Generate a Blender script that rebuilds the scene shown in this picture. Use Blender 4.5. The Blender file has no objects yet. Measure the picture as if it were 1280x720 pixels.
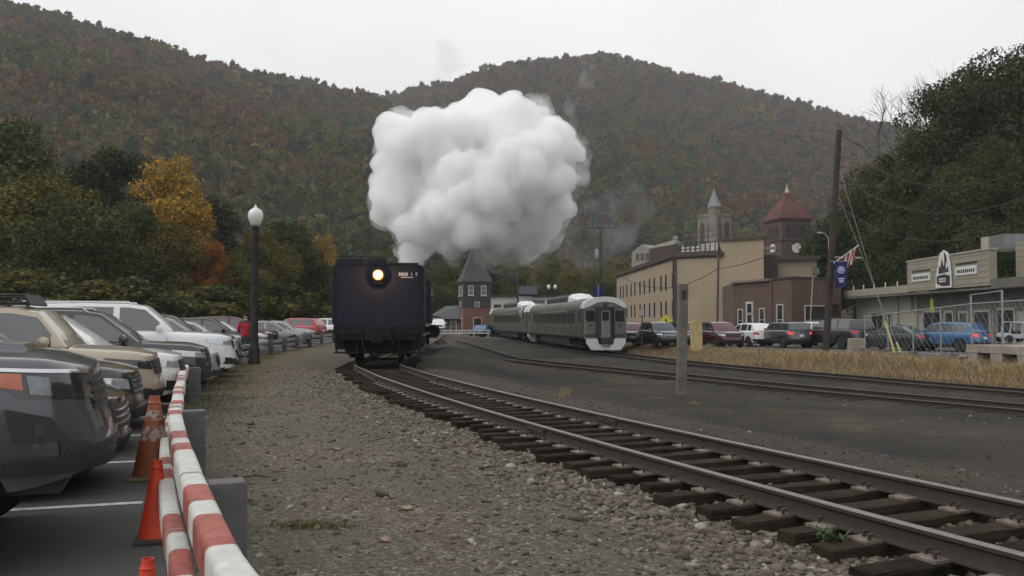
import bpy, bmesh, math, random
import numpy as np
from mathutils import Vector, Matrix, Euler, noise

scene = bpy.context.scene
R = math.radians
# ------------------------------------------------------------------ camera
FPX, HY = 1100.0, 401.0            # focal length in photo pixels, horizon row of the photo
PITCH = math.atan((HY - 360.0) / FPX)
CAMZ = 1.5
cd = bpy.data.cameras.new('camera'); cam = bpy.data.objects.new('camera', cd)
scene.collection.objects.link(cam)
cam.location = (0, 0, CAMZ); cam.rotation_euler = (math.pi / 2 + PITCH, 0, 0)
cd.sensor_width = 36.0; cd.lens = 36.0 * FPX / 1280.0
cd.clip_start = 0.05; cd.clip_end = 12000
scene.camera = cam
# ------------------------------------------------------------------ sky: even overcast
world = bpy.data.worlds.new('World'); scene.world = world; world.use_nodes = True
wn, wl = world.node_tree.nodes, world.node_tree.links
wn.clear()
wo = wn.new('ShaderNodeOutputWorld'); bg = wn.new('ShaderNodeBackground')
sky = wn.new('ShaderNodeTexSky'); sky.sky_type = 'NISHITA'; sky.sun_disc = False
SUN_EL, SUN_AZ = 48.0, 250.0
sky.sun_elevation = R(SUN_EL); sky.sun_rotation = R(SUN_AZ); sky.air_density = 1.0; sky.dust_density = 4.0
hs = wn.new('ShaderNodeHueSaturation'); hs.inputs['Saturation'].default_value = 0.12
wl.new(sky.outputs[0], hs.inputs['Color'])
cloud = wn.new('ShaderNodeTexNoise'); cloud.inputs['Scale'].default_value = 1.6; cloud.inputs['Detail'].default_value = 5
ramp = wn.new('ShaderNodeValToRGB')
ramp.color_ramp.elements[0].position = 0.30; ramp.color_ramp.elements[0].color = (6.3, 6.45, 6.75, 1)
ramp.color_ramp.elements[1].position = 0.72; ramp.color_ramp.elements[1].color = (8.5, 8.5, 8.4, 1)
wl.new(cloud.outputs['Fac'], ramp.inputs['Fac'])
mx = wn.new('ShaderNodeMix'); mx.data_type = 'RGBA'; mx.inputs['Factor'].default_value = 0.88
wl.new(hs.outputs['Color'], mx.inputs['A']); wl.new(ramp.outputs['Color'], mx.inputs['B'])
wl.new(mx.outputs['Result'], bg.inputs['Color']); bg.inputs['Strength'].default_value = 0.132
wl.new(bg.outputs[0], wo.inputs['Surface'])
# ------------------------------------------------------------------ weak sun behind the cloud
sd = bpy.data.lights.new('sun', 'SUN'); sun = bpy.data.objects.new('sun', sd)
scene.collection.objects.link(sun)
sd.energy = 1.0; sd.angle = R(35); sd.color = (1.0, 0.97, 0.93)
az = R(SUN_AZ)
sdir = Vector((math.sin(az) * math.cos(R(SUN_EL)), math.cos(az) * math.cos(R(SUN_EL)), math.sin(R(SUN_EL))))
sun.rotation_euler = sdir.to_track_quat('Z', 'Y').to_euler(); sun.location = (0, 0, 60)
vs = scene.view_settings
vs.view_transform = 'Standard'; vs.look = 'None'; vs.gamma = 1.0; vs.exposure = 0.1; vs.use_curve_mapping = False
cy = scene.cycles
cy.use_denoising = True
cy.max_bounces = 24; cy.diffuse_bounces = 3; cy.glossy_bounces = 3; cy.transmission_bounces = 4
cy.volume_bounces = 24; cy.transparent_max_bounces = 8
cy.use_adaptive_sampling = True; cy.adaptive_threshold = 0.015
cy.sample_clamp_indirect = 4.0

# ------------------------------------------------------------------ photo pixel -> world
_f = Vector((0, math.cos(PITCH), math.sin(PITCH))); _u = Vector((0, -math.sin(PITCH), math.cos(PITCH)))
def ray(px, py):
    return _f + Vector((1, 0, 0)) * ((px - 640) / FPX) - _u * ((py - 360) / FPX)
def at(px, py, y):                 # the point on that ray at distance y along the ground
    r = ray(px, py); return Vector((0, 0, CAMZ)) + r * (y / r.y)
def onz(px, py, z):                # the point on that ray at height z
    r = ray(px, py); return Vector((0, 0, CAMZ)) + r * ((z - CAMZ) / r.z)
def colx(px, y):                   # sideways position of a picture column at distance y
    return (px - 640) / FPX * y * math.cos(PITCH)

# ------------------------------------------------------------------ object helpers
COL = scene.collection
def props(o, label=None, cat=None, group=None, kind=None):
    if label: o['label'] = label
    if cat: o['category'] = cat
    if group: o['group'] = group
    if kind: o['kind'] = kind
    return o
def thing(name, label, cat, loc=(0, 0, 0), rz=0.0, group=None):
    o = bpy.data.objects.new(name, None); COL.objects.link(o)
    o.location = loc; o.rotation_euler = (0, 0, rz); o.empty_display_size = 0.2
    return props(o, label, cat, group)
def link(name, me, parent=None, loc=None, rot=None):
    o = bpy.data.objects.new(name, me); COL.objects.link(o)
    if parent is not None: o.parent = parent
    if loc is not None: o.location = loc
    if rot is not None: o.rotation_euler = rot
    return o
def copy_tree(o, parent=None):
    c = o.copy(); COL.objects.link(c); c.parent = parent
    for ch in o.children: copy_tree(ch, c)
    return c

class MB:
    """collects simple solids, builds them as one mesh"""
    def __init__(s): s.v = []; s.f = []; s.m = []; s.M = Matrix.Identity(4)
    def add(s, vs_, fs, mi=0):
        b = len(s.v)
        s.v += [tuple(s.M @ Vector(p)) for p in vs_]
        s.f += [tuple(b + i for i in f) for f in fs]; s.m += [mi] * len(fs)
        return s
    def box(s, c, d, rot=None, mi=0, taper=1.0):
        x, y, z = d[0] / 2, d[1] / 2, d[2] / 2
        p = [Vector((i * x * (taper if k > 0 else 1), j * y * (taper if k > 0 else 1), k * z)) for k in (-1, 1) for j in (-1, 1) for i in (-1, 1)]
        if rot is not None:
            m = Euler(rot).to_matrix(); p = [m @ q for q in p]
        p = [q + Vector(c) for q in p]
        return s.add(p, [(0, 2, 3, 1), (4, 5, 7, 6), (0, 1, 5, 4), (1, 3, 7, 5), (3, 2, 6, 7), (2, 0, 4, 6)], mi)
    def quad(s, a, b, c, d, mi=0): return s.add([a, b, c, d], [(0, 1, 2, 3)], mi)
    def tube(s, pts, r, n=8, mi=0, caps=True):
        pts = [Vector(p) for p in pts]; rs = r if isinstance(r, (list, tuple)) else [r] * len(pts)
        rings = []; prev = None
        for i, p in enumerate(pts):
            t = (pts[min(i + 1, len(pts) - 1)] - pts[max(i - 1, 0)])
            t = t.normalized() if t.length > 1e-9 else Vector((0, 0, 1))
            if prev is None:
                a = t.cross(Vector((0, 0, 1)));  a = a if a.length > 1e-3 else t.cross(Vector((1, 0, 0)))
            else:
                a = prev - t * prev.dot(t)
            a.normalize(); prev = a; b = t.cross(a)
            rings.append([p + (a * math.cos(2 * math.pi * k / n) + b * math.sin(2 * math.pi * k / n)) * rs[i] for k in range(n)])
        vs_ = [q for g in rings for q in g]; fs = []
        for i in range(len(pts) - 1):
            for k in range(n):
                fs.append((i * n + k, i * n + (k + 1) % n, (i + 1) * n + (k + 1) % n, (i + 1) * n + k))
        if caps: fs += [tuple(range(n - 1, -1, -1)), tuple((len(pts) - 1) * n + k for k in range(n))]
        return s.add(vs_, fs, mi)
    def lathe(s, prof, n=16, c=(0, 0, 0), axis='z', mi=0):
        vs_ = []; fs = []
        for r, z in prof:
            for k in range(n):
                a = 2 * math.pi * k / n; q = (r * math.cos(a), r * math.sin(a), z)
                if axis == 'y': q = (q[0], q[2], -q[1])
                if axis == 'x': q = (q[2], q[0], q[1])
                vs_.append(Vector(q) + Vector(c))
        for i in range(len(prof) - 1):
            for k in range(n): fs.append((i * n + k, i * n + (k + 1) % n, (i + 1) * n + (k + 1) % n, (i + 1) * n + k))
        fs += [tuple(range(n - 1, -1, -1)), tuple((len(prof) - 1) * n + k for k in range(n))]
        return s.add(vs_, fs, mi)
    def prism(s, poly, lo, hi, plane='xz', mi=0):
        """extrude a 2-D polygon; plane xz extrudes along y, yz along x, xy along z"""
        def P(a, b, t): return {'xz': (a, t, b), 'yz': (t, a, b), 'xy': (a, b, t)}[plane]
        n = len(poly); vs_ = [P(a, b, lo) for a, b in poly] + [P(a, b, hi) for a, b in poly]
        fs = [tuple(range(n)), tuple(range(2 * n - 1, n - 1, -1))]
        fs += [(i, (i + 1) % n, n + (i + 1) % n, n + i) for i in range(n)]
        return s.add(vs_, fs, mi)
    def mesh(s, name, mats, smooth=False, fix=True):
        me = bpy.data.meshes.new(name); me.from_pydata(s.v, [], s.f)
        for m in (mats if isinstance(mats, (list, tuple)) else [mats]): me.materials.append(m)
        me.polygons.foreach_set('material_index', s.m)
        if fix:
            bm = bmesh.new(); bm.from_mesh(me); bmesh.ops.recalc_face_normals(bm, faces=bm.faces); bm.to_mesh(me); bm.free()
        if smooth:
            me.polygons.foreach_set('use_smooth', [True] * len(me.polygons))
            try: me.set_sharp_from_angle(angle=R(smooth if smooth > 1 else 38))
            except Exception: pass
        me.update(); return me
    def build(s, name, mats, parent=None, smooth=False, loc=None, rot=None, bevel=0.0):
        o = link(name, s.mesh(name, mats, smooth), parent, loc, rot)
        if bevel:
            b = o.modifiers.new('bevel', 'BEVEL'); b.width = bevel; b.segments = 2; b.limit_method = 'ANGLE'
        return o

def np_mesh(name, verts, faces, mat, fattr=None, fcol=None, smooth=False):
    """numpy verts (n,3), faces (m,k) with constant k"""
    me = bpy.data.meshes.new(name); nv = len(verts); nf, k = faces.shape
    me.vertices.add(nv); me.vertices.foreach_set('co', np.ascontiguousarray(verts, np.float32).ravel())
    me.loops.add(nf * k); me.loops.foreach_set('vertex_index', np.ascontiguousarray(faces, np.int32).ravel())
    me.polygons.add(nf); me.polygons.foreach_set('loop_start', np.arange(0, nf * k, k, dtype=np.int32))
    if smooth: me.polygons.foreach_set('use_smooth', np.ones(nf, bool))
    me.update(calc_edges=True)
    if mat: me.materials.append(mat)
    if fattr is not None:
        a = me.attributes.new('v', 'FLOAT', 'FACE'); a.data.foreach_set('value', np.ascontiguousarray(fattr, np.float32))
    if fcol is not None:
        a = me.attributes.new('tint', 'FLOAT_COLOR', 'FACE'); a.data.foreach_set('color', np.ascontiguousarray(fcol, np.float32).ravel())
    return me

# ------------------------------------------------------------------ materials
class NT:
    def __init__(s, m): s.t = m.node_tree; s.n = s.t.nodes; s.l = s.t.links
    def new(s, k, **kw):
        q = s.n.new(k)
        for a, b in kw.items(): setattr(q, a, b)
        return q
    def link(s, a, b): s.l.new(a, b)
    def noise(s, vec, scale, detail=4, rough=0.55, dist=0.0):
        q = s.new('ShaderNodeTexNoise'); q.inputs['Scale'].default_value = scale; q.inputs['Detail'].default_value = detail
        q.inputs['Roughness'].default_value = rough; q.inputs['Distortion'].default_value = dist
        if vec is not None: s.link(vec, q.inputs['Vector'])
        return q.outputs['Fac']
    def ramp(s, fac, stops):
        q = s.new('ShaderNodeValToRGB'); e = q.color_ramp.elements
        while len(e) < len(stops): e.new(0.5)
        for el, (p, c) in zip(e, stops): el.position = p; el.color = (c[0], c[1], c[2], 1) if len(c) == 3 else c
        s.link(fac, q.inputs['Fac']); return q.outputs['Color']
    def mix(s, fac, a, b, blend='MIX'):
        q = s.new('ShaderNodeMix', data_type='RGBA', blend_type=blend)
        for key, v in (('Factor', fac), ('A', a), ('B', b)):
            if isinstance(v, bpy.types.NodeSocket): s.link(v, q.inputs[key])
            elif isinstance(v, (int, float)): q.inputs[key].default_value = v
            else: q.inputs[key].default_value = (v[0], v[1], v[2], 1)
        return q.outputs['Result']
    def math(s, op, a, b=0.0, clamp=False):
        q = s.new('ShaderNodeMath', operation=op, use_clamp=clamp)
        for i, v in enumerate((a, b)):
            if isinstance(v, bpy.types.NodeSocket): s.link(v, q.inputs[i])
            else: q.inputs[i].default_value = v
        return q.outputs[0]
    def bump(s, h, strength, dist=0.02, nrm=None):
        q = s.new('ShaderNodeBump'); q.inputs['Strength'].default_value = strength; q.inputs['Distance'].default_value = dist
        s.link(h, q.inputs['Height'])
        if nrm is not None: s.link(nrm, q.inputs['Normal'])
        return q.outputs['Normal']
MATS = {}
def new_mat(name):
    m = bpy.data.materials.new(name); m.use_nodes = True
    t = NT(m); b = t.n['Principled BSDF']; MATS[name] = m
    return m, t, b
def paint(name, col, rough=0.5, metal=0.0, var=0.12, scale=3.0, bump=0.0, bscale=60.0, spec=0.5, coat=0.0, dirt=0.0, dirtcol=(0.06, 0.05, 0.04), world_co=False):
    """plain surface: base colour with soft uneven wear and optional fine relief"""
    if name in MATS: return MATS[name]
    m, t, b = new_mat(name)
    if world_co: vec = t.new('ShaderNodeNewGeometry').outputs['Position']
    else: vec = t.new('ShaderNodeTexCoord').outputs['Object']
    n1 = t.noise(vec, scale, 5); lo = [c * (1 - var) for c in col]; hi = [min(1, c * (1 + var)) for c in col]
    c = t.ramp(n1, [(0.3, lo), (0.7, hi)])
    if dirt:
        n2 = t.noise(vec, scale * 2.7, 6, 0.65); k = t.ramp(n2, [(0.45, (0, 0, 0)), (0.75, (dirt, dirt, dirt))])
        c = t.mix(k, c, dirtcol)
    t.link(c, b.inputs['Base Color'])
    b.inputs['Roughness'].default_value = rough; b.inputs['Metallic'].default_value = metal
    b.inputs['Specular IOR Level'].default_value = spec; b.inputs['Coat Weight'].default_value = coat
    b.inputs['Coat Roughness'].default_value = 0.06
    if bump: t.link(t.bump(t.noise(vec, bscale, 3), bump, 0.01), b.inputs['Normal'])
    return m
# ================================================================== lines of the place (metres, from the photograph)
def spline(pts, step=0.25):
    """smooth line through plan points, sampled about every step metres"""
    P = [Vector((p[0], p[1])) for p in pts]
    P = [P[0] * 2 - P[1]] + P + [P[-1] * 2 - P[-2]]
    out = []
    for i in range(1, len(P) - 2):
        n = max(2, int((P[i + 1] - P[i]).length / step))
        for k in range(n):
            t = k / n; a, b, c, d = P[i - 1], P[i], P[i + 1], P[i + 2]
            out.append(0.5 * ((2 * b) + (c - a) * t + (2 * a - 5 * b + 4 * c - d) * t * t + (3 * b - a - 3 * c + d) * t ** 3))
    out.append(P[-2]); return out
MAIN = spline([(7.1, -1.0), (5.13, 3.31), (4.24, 5.3), (3.37, 7.29), (2.53, 9.29), (1.72, 11.28), (0.93, 13.27), (0.17, 15.26), (-0.57, 17.26), (-1.28, 19.25),
               (-1.96, 21.24), (-2.63, 23.23), (-3.24, 25.22), (-3.80, 27.22), (-4.55, 30.0), (-5.15, 34.5), (-5.55, 46), (-6.1, 57), (-7.0, 75), (-8.5, 100), (-10.5, 125)])
SECOND = spline([(21.5, 7), (17.9, 14), (13.35, 22), (9.6, 29.2), (6.5, 36), (2.3, 45.2), (-0.5, 52.5), (-3.8, 63), (-7.0, 78), (-9.6, 100)])
THIRD = spline([(28.5, 6), (24, 13), (16.5, 27), (13.2, 35), (9.9, 45), (6.42, 61.5), (2.95, 87), (-1.4, 113), (-5, 130)])
def line_arrays(L):
    P = np.array([(p.x, p.y) for p in L]); T = np.gradient(P, axis=0); T /= np.linalg.norm(T, axis=1)[:, None]
    return P, T
def offset_to(L, X, Y):
    """signed sideways distance of points to a line, + to its right when going away from the camera"""
    P, T = line_arrays(L); X = np.asarray(X, float).ravel(); Y = np.asarray(Y, float).ravel(); out = np.empty(len(X))
    P2, T2 = P[::2], T[::2]
    for a in range(0, len(X), 4000):
        dx = X[a:a + 4000, None] - P2[None, :, 0]; dy = Y[a:a + 4000, None] - P2[None, :, 1]
        i = (dx * dx + dy * dy).argmin(1); r = np.arange(len(i))
        out[a:a + 4000] = dx[r, i] * T2[i, 1] - dy[r, i] * T2[i, 0]
    return out
def sst(a, b, x): t = np.clip((x - a) / (b - a), 0, 1); return t * t * (3 - 2 * t)
def vnoise(X, Y, sc, seed=0):
    """cheap smooth value noise for arrays"""
    x = np.asarray(X) / sc + seed * 17.3; y = np.asarray(Y) / sc + seed * 9.1
    xi = np.floor(x); yi = np.floor(y); fx = x - xi; fy = y - yi; fx = fx * fx * (3 - 2 * fx); fy = fy * fy * (3 - 2 * fy)
    h = lambda a, b: (np.sin(a * 127.1 + b * 311.7 + seed * 3.7) * 43758.5453) % 1.0
    return (h(xi, yi) * (1 - fx) + h(xi + 1, yi) * fx) * (1 - fy) + (h(xi, yi + 1) * (1 - fx) + h(xi + 1, yi + 1) * fx) * fy
FENCE = [(-1.50, 4.66), (-2.94, 8.2), (-5.75, 16.0), (-6.65, 19.0), (-7.7, 22.8), (-8.35, 25.8), (-9.45, 30.4), (-10.15, 34.6), (-10.75, 39.3), (-11.15, 43.2), (-11.5, 47.2), (-11.85, 51.6), (-12.2, 56.5), (-12.55, 62), (-12.9, 67.5), (-13.25, 73), (-13.6, 79)]
FENCE_LINE = spline([(0.66, 0.0), (-0.36, 2.3), (-0.86, 3.2)] + FENCE + [(-13.2, 72), (-14.2, 90)])
def fence_x(y):
    P, _ = line_arrays(FENCE_LINE); return float(np.interp(y, P[:, 1], P[:, 0]))
LOTZ = -0.28                      # level of the car park across the yard
def ground_z(X, Y):
    X = np.asarray(X, float); Y = np.asarray(Y, float); shp = X.shape; X = X.ravel(); Y = Y.ravel()
    s = offset_to(MAIN, X, Y)
    z = -0.25 * (1 - sst(-3.6, -1.3, s) * 0) * sst(-3.6, -1.3, s)
    right = -0.27 + 0.12 * sst(1.25, 1.7, s) - 0.66 * sst(1.9, 6.2, s)
    z = np.where(s > 0, np.where(s < 1.25, -0.27, right), z)
    z = np.where((s <= 0) & (s > -1.3), -0.26, z)
    fade = sst(30, 36, Y); z = np.where((np.abs(s) < 1.4), z * 1.0, z)
    far = sst(75, 110, Y); z = z * (1 - far) + np.where(s > 0, -0.5 * sst(0, 6, s), 0) * far
    t = offset_to(THIRD, X, Y)
    k = sst(2.0, 4.6, t) * sst(4, 10, Y) ; z = z * (1 - k) + LOTZ * k
    # slope under the trees beyond the station, and beyond the left car park
    z = z + 14.0 * sst(40, 75, X) * sst(20, 60, Y) + 60 * sst(75, 300, X) * sst(20, 60, Y)
    z = z + (vnoise(X, Y, 0.9, 1) - 0.5) * 0.02 + (vnoise(X, Y, 0.31, 2) - 0.5) * 0.012
    z = np.where(Y > 150, z - 1.5 * sst(150, 260, Y), z)
    return z.reshape(shp)
def gz(x, y): return float(ground_z(np.array([x]), np.array([y]))[0])

# ================================================================== ground materials
def ground_material():
    m, t, b = new_mat('ground_mixed')
    pos = t.new('ShaderNodeNewGeometry').outputs['Position']
    zone = t.new('ShaderNodeAttribute', attribute_name='zone').outputs['Color']
    sep = t.new('ShaderNodeSeparateColor'); t.link(zone, sep.inputs['Color'])
    gr_f = t.noise(pos, 26, 8, 0.72); gr_m = t.noise(pos, 3.1, 6, 0.6); gr_l = t.noise(pos, 0.45, 4, 0.6)
    vor = t.new('ShaderNodeTexVoronoi'); vor.inputs['Scale'].default_value = 42; t.link(pos, vor.inputs['Vector'])
    vcol = t.new('ShaderNodeSeparateColor'); t.link(vor.outputs['Color'], vcol.inputs['Color'])
    stone = t.ramp(vcol.outputs[0], [(0.0, (0.045, 0.037, 0.027)), (0.45, (0.105, 0.089, 0.066)), (0.8, (0.170, 0.148, 0.115)), (1.0, (0.32, 0.29, 0.24))])
    grav = t.mix(t.ramp(gr_m, [(0.35, (0, 0, 0)), (0.7, (0.75, 0.75, 0.75))]), stone, (0.090, 0.071, 0.044))
    grav = t.mix(t.ramp(gr_l, [(0.40, (0, 0, 0)), (0.62, (0.6, 0.6, 0.6))]), grav, (0.085, 0.078, 0.066))
    dirt = t.ramp(gr_f, [(0.25, (0.013, 0.011, 0.0092)), (0.55, (0.025, 0.0215, 0.018)), (0.85, (0.050, 0.042, 0.033))])
    dirt = t.mix(t.ramp(gr_m, [(0.5, (0, 0, 0)), (0.8, (0.7, 0.7, 0.7))]), dirt, (0.060, 0.047, 0.032))
    dirt = t.mix(t.ramp(t.noise(pos, 0.16, 6, 0.68, 0.8), [(0.46, (0, 0, 0)), (0.60, (0.85, 0.85, 0.85))]), dirt, (0.052, 0.044, 0.035)); dirt = t.mix(t.ramp(gr_l, [(0.45, (0, 0, 0)), (0.7, (0.6, 0.6, 0.6))]), dirt, (0.046, 0.040, 0.033))
    grass = t.ramp(gr_f, [(0.2, (0.060, 0.052, 0.022)), (0.6, (0.13, 0.105, 0.050)), (0.9, (0.20, 0.155, 0.085))])
    road = t.ramp(gr_f, [(0.2, (0.075, 0.073, 0.07)), (0.8, (0.125, 0.12, 0.112))])
    c = t.mix(sep.outputs[0], dirt, grav)
    edge = t.math('MULTIPLY', sep.outputs[1], t.ramp(gr_m, [(0.3, (0.35, 0.35, 0.35)), (0.6, (1, 1, 1))]))
    c = t.mix(edge, c, grass); c = t.mix(sep.outputs[2], c, road)
    t.link(c, b.inputs['Base Color']); b.inputs['Roughness'].default_value = 0.92; b.inputs['Specular IOR Level'].default_value = 0.25
    n1 = t.bump(vor.outputs['Distance'], 0.55, 0.02); n2 = t.bump(gr_f, 0.5, 0.03, n1)
    t.link(n2, b.inputs['Normal'])
    return m
GROUND_M = ground_material()
# ------------------------------------------------------------------ one sheet from underfoot to the horizon
def axis(spec):
    out = []
    for a, b, st in spec: out += list(np.arange(a, b, st))
    return np.array(out + [spec[-1][1]])
gx = axis([(-6000, -1200, 800), (-1200, -200, 120), (-200, -40, 20), (-40, -14, 2.0), (-14, -6, 0.6), (-6, 10, 0.2), (10, 30, 0.5), (30, 80, 2.5), (80, 300, 20), (300, 1200, 150), (1200, 6000, 800)])
gy = axis([(-300, -20, 40), (-20, -2, 3), (-2, 16, 0.2), (16, 40, 0.4), (40, 80, 1.0), (80, 160, 4), (160, 400, 40), (400, 1600, 150), (1600, 9000, 900)])
GX, GY = np.meshgrid(gx, gy); GZ = ground_z(GX, GY)
idx = np.arange(GX.size).reshape(GX.shape)
gf = np.stack([idx[:-1, :-1], idx[:-1, 1:], idx[1:, 1:], idx[1:, :-1]], -1).reshape(-1, 4)
gme = np_mesh('ground', np.stack([GX, GY, GZ], -1).reshape(-1, 3), gf, GROUND_M, smooth=True)
sx, sy = GX.ravel(), GY.ravel()
s_main = offset_to(MAIN, sx, sy); s_third = offset_to(THIRD, sx, sy)
n3 = vnoise(sx, sy, 1.7, 5); n4 = vnoise(sx, sy, 0.6, 6)
zg = np.clip(1 - sst(-0.9 + n3 * 0.7, 0.6 + n3 * 0.9, s_main), 0, 1)
zg = np.maximum(zg, 0.28 * sst(1.2, 1.8, s_main) * (1 - sst(2.2, 4.5 + 2 * n3, s_main)))
bank = sst(1.5, 2.4, s_third) * (1 - sst(6.5, 8.5, s_third)) * sst(3, 8, sy)
weeds = 0.45 * sst(0.66, 0.86, n3 * 0.6 + n4 * 0.4) * ((s_main > 1.8) | ((s_main < -2.2) & (sy > 14)))
fx_ = np.interp(sy, [p.y for p in FENCE_LINE], [p.x for p in FENCE_LINE])
strip = (1 - sst(0.3, 1.4 + n3, np.abs(sx - fx_ - 0.5))) * sst(13, 22, sy) * (sy < 90)
zgr = np.clip(np.maximum(np.maximum(bank, weeds), strip * 0.9), 0, 1)
zroad = sst(7.5, 8.5, s_third) * (sx < 60) * (sy < 160) * (sy > 5)
zroad = np.maximum(zroad, sst(98, 104, sy) * (1 - sst(124, 128, sy)) * sst(-14, -10, sx) * (sx < 60))
zgr = np.where((sx < -45) | (sy > 165), 1.0, zgr); zgr = np.where(sx > 38, 0.25, zgr); zroad = np.where(sx > 38, 0, zroad)
a = gme.attributes.new('zone', 'FLOAT_COLOR', 'POINT')
a.data.foreach_set('color', np.stack([zg, zgr, zroad, np.ones_like(zg)], -1).astype(np.float32).ravel())
props(link('ground', gme), 'gravel, cinders and dry grass of the railway yard', None, kind='structure')

# ------------------------------------------------------------------ left car park: asphalt with painted stalls
def asphalt():
    m, t, b = new_mat('asphalt'); pos = t.new('ShaderNodeNewGeometry').outputs['Position']
    f = t.noise(pos, 90, 4, 0.7); l = t.noise(pos, 0.7, 5, 0.6)
    c = t.ramp(f, [(0.25, (0.055, 0.054, 0.051)), (0.6, (0.088, 0.086, 0.080)), (0.85, (0.135, 0.13, 0.12))])
    c = t.mix(t.ramp(l, [(0.42, (0, 0, 0)), (0.68, (0.55, 0.55, 0.55))]), c, (0.060, 0.058, 0.054))
    t.link(c, b.inputs['Base Color']); b.inputs['Roughness'].default_value = 0.85
    t.link(t.bump(f, 0.4, 0.01), b.inputs['Normal']); return m
ASPH = asphalt()
ys = np.concatenate([np.arange(-4, 92, 1.0), [92]]); vv = []; ff = []
for i, y in enumerate(ys):
    e = fence_x(max(y, 0.0)) - 0.22 if y > 0 else 0.05 - y * 0.3
    for j, x in enumerate((-48, -30, -20, e - 3, e)): vv.append((x, y, gz(x, y) * 0 + 0.012))
for i in range(len(ys) - 1):
    for j in range(4): ff.append((i * 5 + j, i * 5 + j + 1, i * 5 + j + 6, i * 5 + j + 5))
pl = link('parking_lot', np_mesh('parking_lot', np.array(vv), np.array(ff), ASPH)); props(pl, 'worn grey asphalt of the car park beside the fence', kind='structure')
LINE_M = paint('line_paint', (0.55, 0.55, 0.53), 0.7, var=0.2, scale=6, dirt=0.55, dirtcol=(0.10, 0.10, 0.10), world_co=True)
for k in range(-1, 10):
    cs, sn = math.cos(R(17.2)), math.sin(R(17.2)); x = -14.0; y = 7.14 + 2.4 * k - 10.6 * sn / cs
    while x < fence_x(y) - 0.45: x += .02; y += .02 * sn / cs
    mb = MB(); a_ = Vector((x, y, .017)); d_ = Vector((-cs, -sn, 0)) * 5.2; n_ = Vector((-sn, cs, 0)) * .05
    mb.quad(a_ + d_ - n_, a_ - n_, a_ + n_, a_ + d_ + n_); mb.build('stall_line', LINE_M, pl)

# ================================================================== tracks
def rail_mat(name, head, side):
    m, t, b = new_mat(name); pos = t.new('ShaderNodeNewGeometry').outputs['Position']
    c = t.ramp(t.noise(pos, 14, 6, 0.7), [(0.3, [q * 0.6 for q in side]), (0.7, side)])
    t.link(c, b.inputs['Base Color']); b.inputs['Roughness'].default_value = 0.75; b.inputs['Metallic'].default_value = 0.25
    h, t2, b2 = new_mat(name + '_head'); pos = t2.new('ShaderNodeNewGeometry').outputs['Position']
    c = t2.ramp(t2.noise(pos, 9, 5, 0.6), [(0.3, [q * 0.75 for q in head]), (0.7, head)])
    t2.link(c, b2.inputs['Base Color']); b2.inputs['Roughness'].default_value = 0.42; b2.inputs['Metallic'].default_value = 0.75
    return [m, h]
RAIL_M = rail_mat('rail_steel', (0.27, 0.245, 0.225), (0.055, 0.044, 0.036))
RUST_M = rail_mat('rail_rusty', (0.13, 0.10, 0.085), (0.055, 0.042, 0.035))
RSEC = [(-0.070, 0.0), (0.070, 0.0), (0.070, 0.012), (0.012, 0.035), (0.009, 0.045), (0.009, 0.115), (0.036, 0.130), (0.036, 0.158), (0.028, 0.168),
        (-0.028, 0.168), (-0.036, 0.158), (-0.036, 0.130), (-0.009, 0.115), (-0.009, 0.045), (-0.012, 0.035), (-0.070, 0.012)]
def rail(L, side, ztop, parent, mats, step=1, zfun=None):
    P, T = line_arrays(L); P, T = P[::step], T[::step]; n = len(RSEC); vs_ = []; fs = []; mi = []
    for i in range(len(P)):
        nx, ny = T[i, 1], -T[i, 0]; zt = ztop if zfun is None else zfun(P[i, 1])
        for a, h in RSEC:
            d = side * 0.7535 + a; vs_.append((P[i, 0] + nx * d, P[i, 1] + ny * d, zt - 0.168 + h))
    for i in range(len(P) - 1):
        for k in range(n):
            fs.append((i * n + k, i * n + (k + 1) % n, (i + 1) * n + (k + 1) % n, (i + 1) * n + k)); mi.append(1 if k in (7, 8, 9) else 0)
    mb = MB(); mb.v = vs_; mb.f = fs; mb.m = mi
    o = mb.build('rail', mats, parent, smooth=30); return o
main_track = thing('railway_track', 'curving main track on dark exposed wooden ties', 'railway track', (0, 0, 0))
RT = 0.02
rail(MAIN, -1, RT, main_track, RAIL_M); rail(MAIN, 1, RT, main_track, RAIL_M)
def wood_tie():
    m, t, b = new_mat('tie_wood'); co = t.new('ShaderNodeTexCoord').outputs['Object']
    mp = t.new('ShaderNodeMapping'); mp.inputs['Scale'].default_value = (2, 26, 26); t.link(co, mp.inputs['Vector'])
    rnd = t.new('ShaderNodeObjectInfo').outputs['Random']
    g = t.noise(mp.outputs[0], 1.0, 6, 0.65); g2 = t.noise(co, 5, 5)
    c = t.ramp(g, [(0.3, (0.008, 0.0062, 0.005)), (0.6, (0.021, 0.0165, 0.0125)), (0.85, (0.060, 0.048, 0.036))])
    c = t.mix(t.ramp(g2, [(0.5, (0, 0, 0)), (0.75, (0.55, 0.55, 0.55))]), c, (0.070, 0.054, 0.038))
    c = t.mix(t.math('MULTIPLY', rnd, 0.5), c, (0.058, 0.044, 0.032))
    t.link(c, b.inputs['Base Color']); b.inputs['Roughness'].default_value = 0.95; b.inputs['Specular IOR Level'].default_value = 0.12
    t.link(t.bump(g, 0.8, 0.03), b.inputs['Normal']); return m
TIE_M = wood_tie()
PLATE_M = paint('tie_plate_steel', (0.21, 0.175, 0.145), 0.6, 0.3, 0.35, 14)
SPIKE_M = paint('spike_steel', (0.07, 0.055, 0.047), 0.7, 0.4, 0.2, 10)
rng = random.Random(4)
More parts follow.
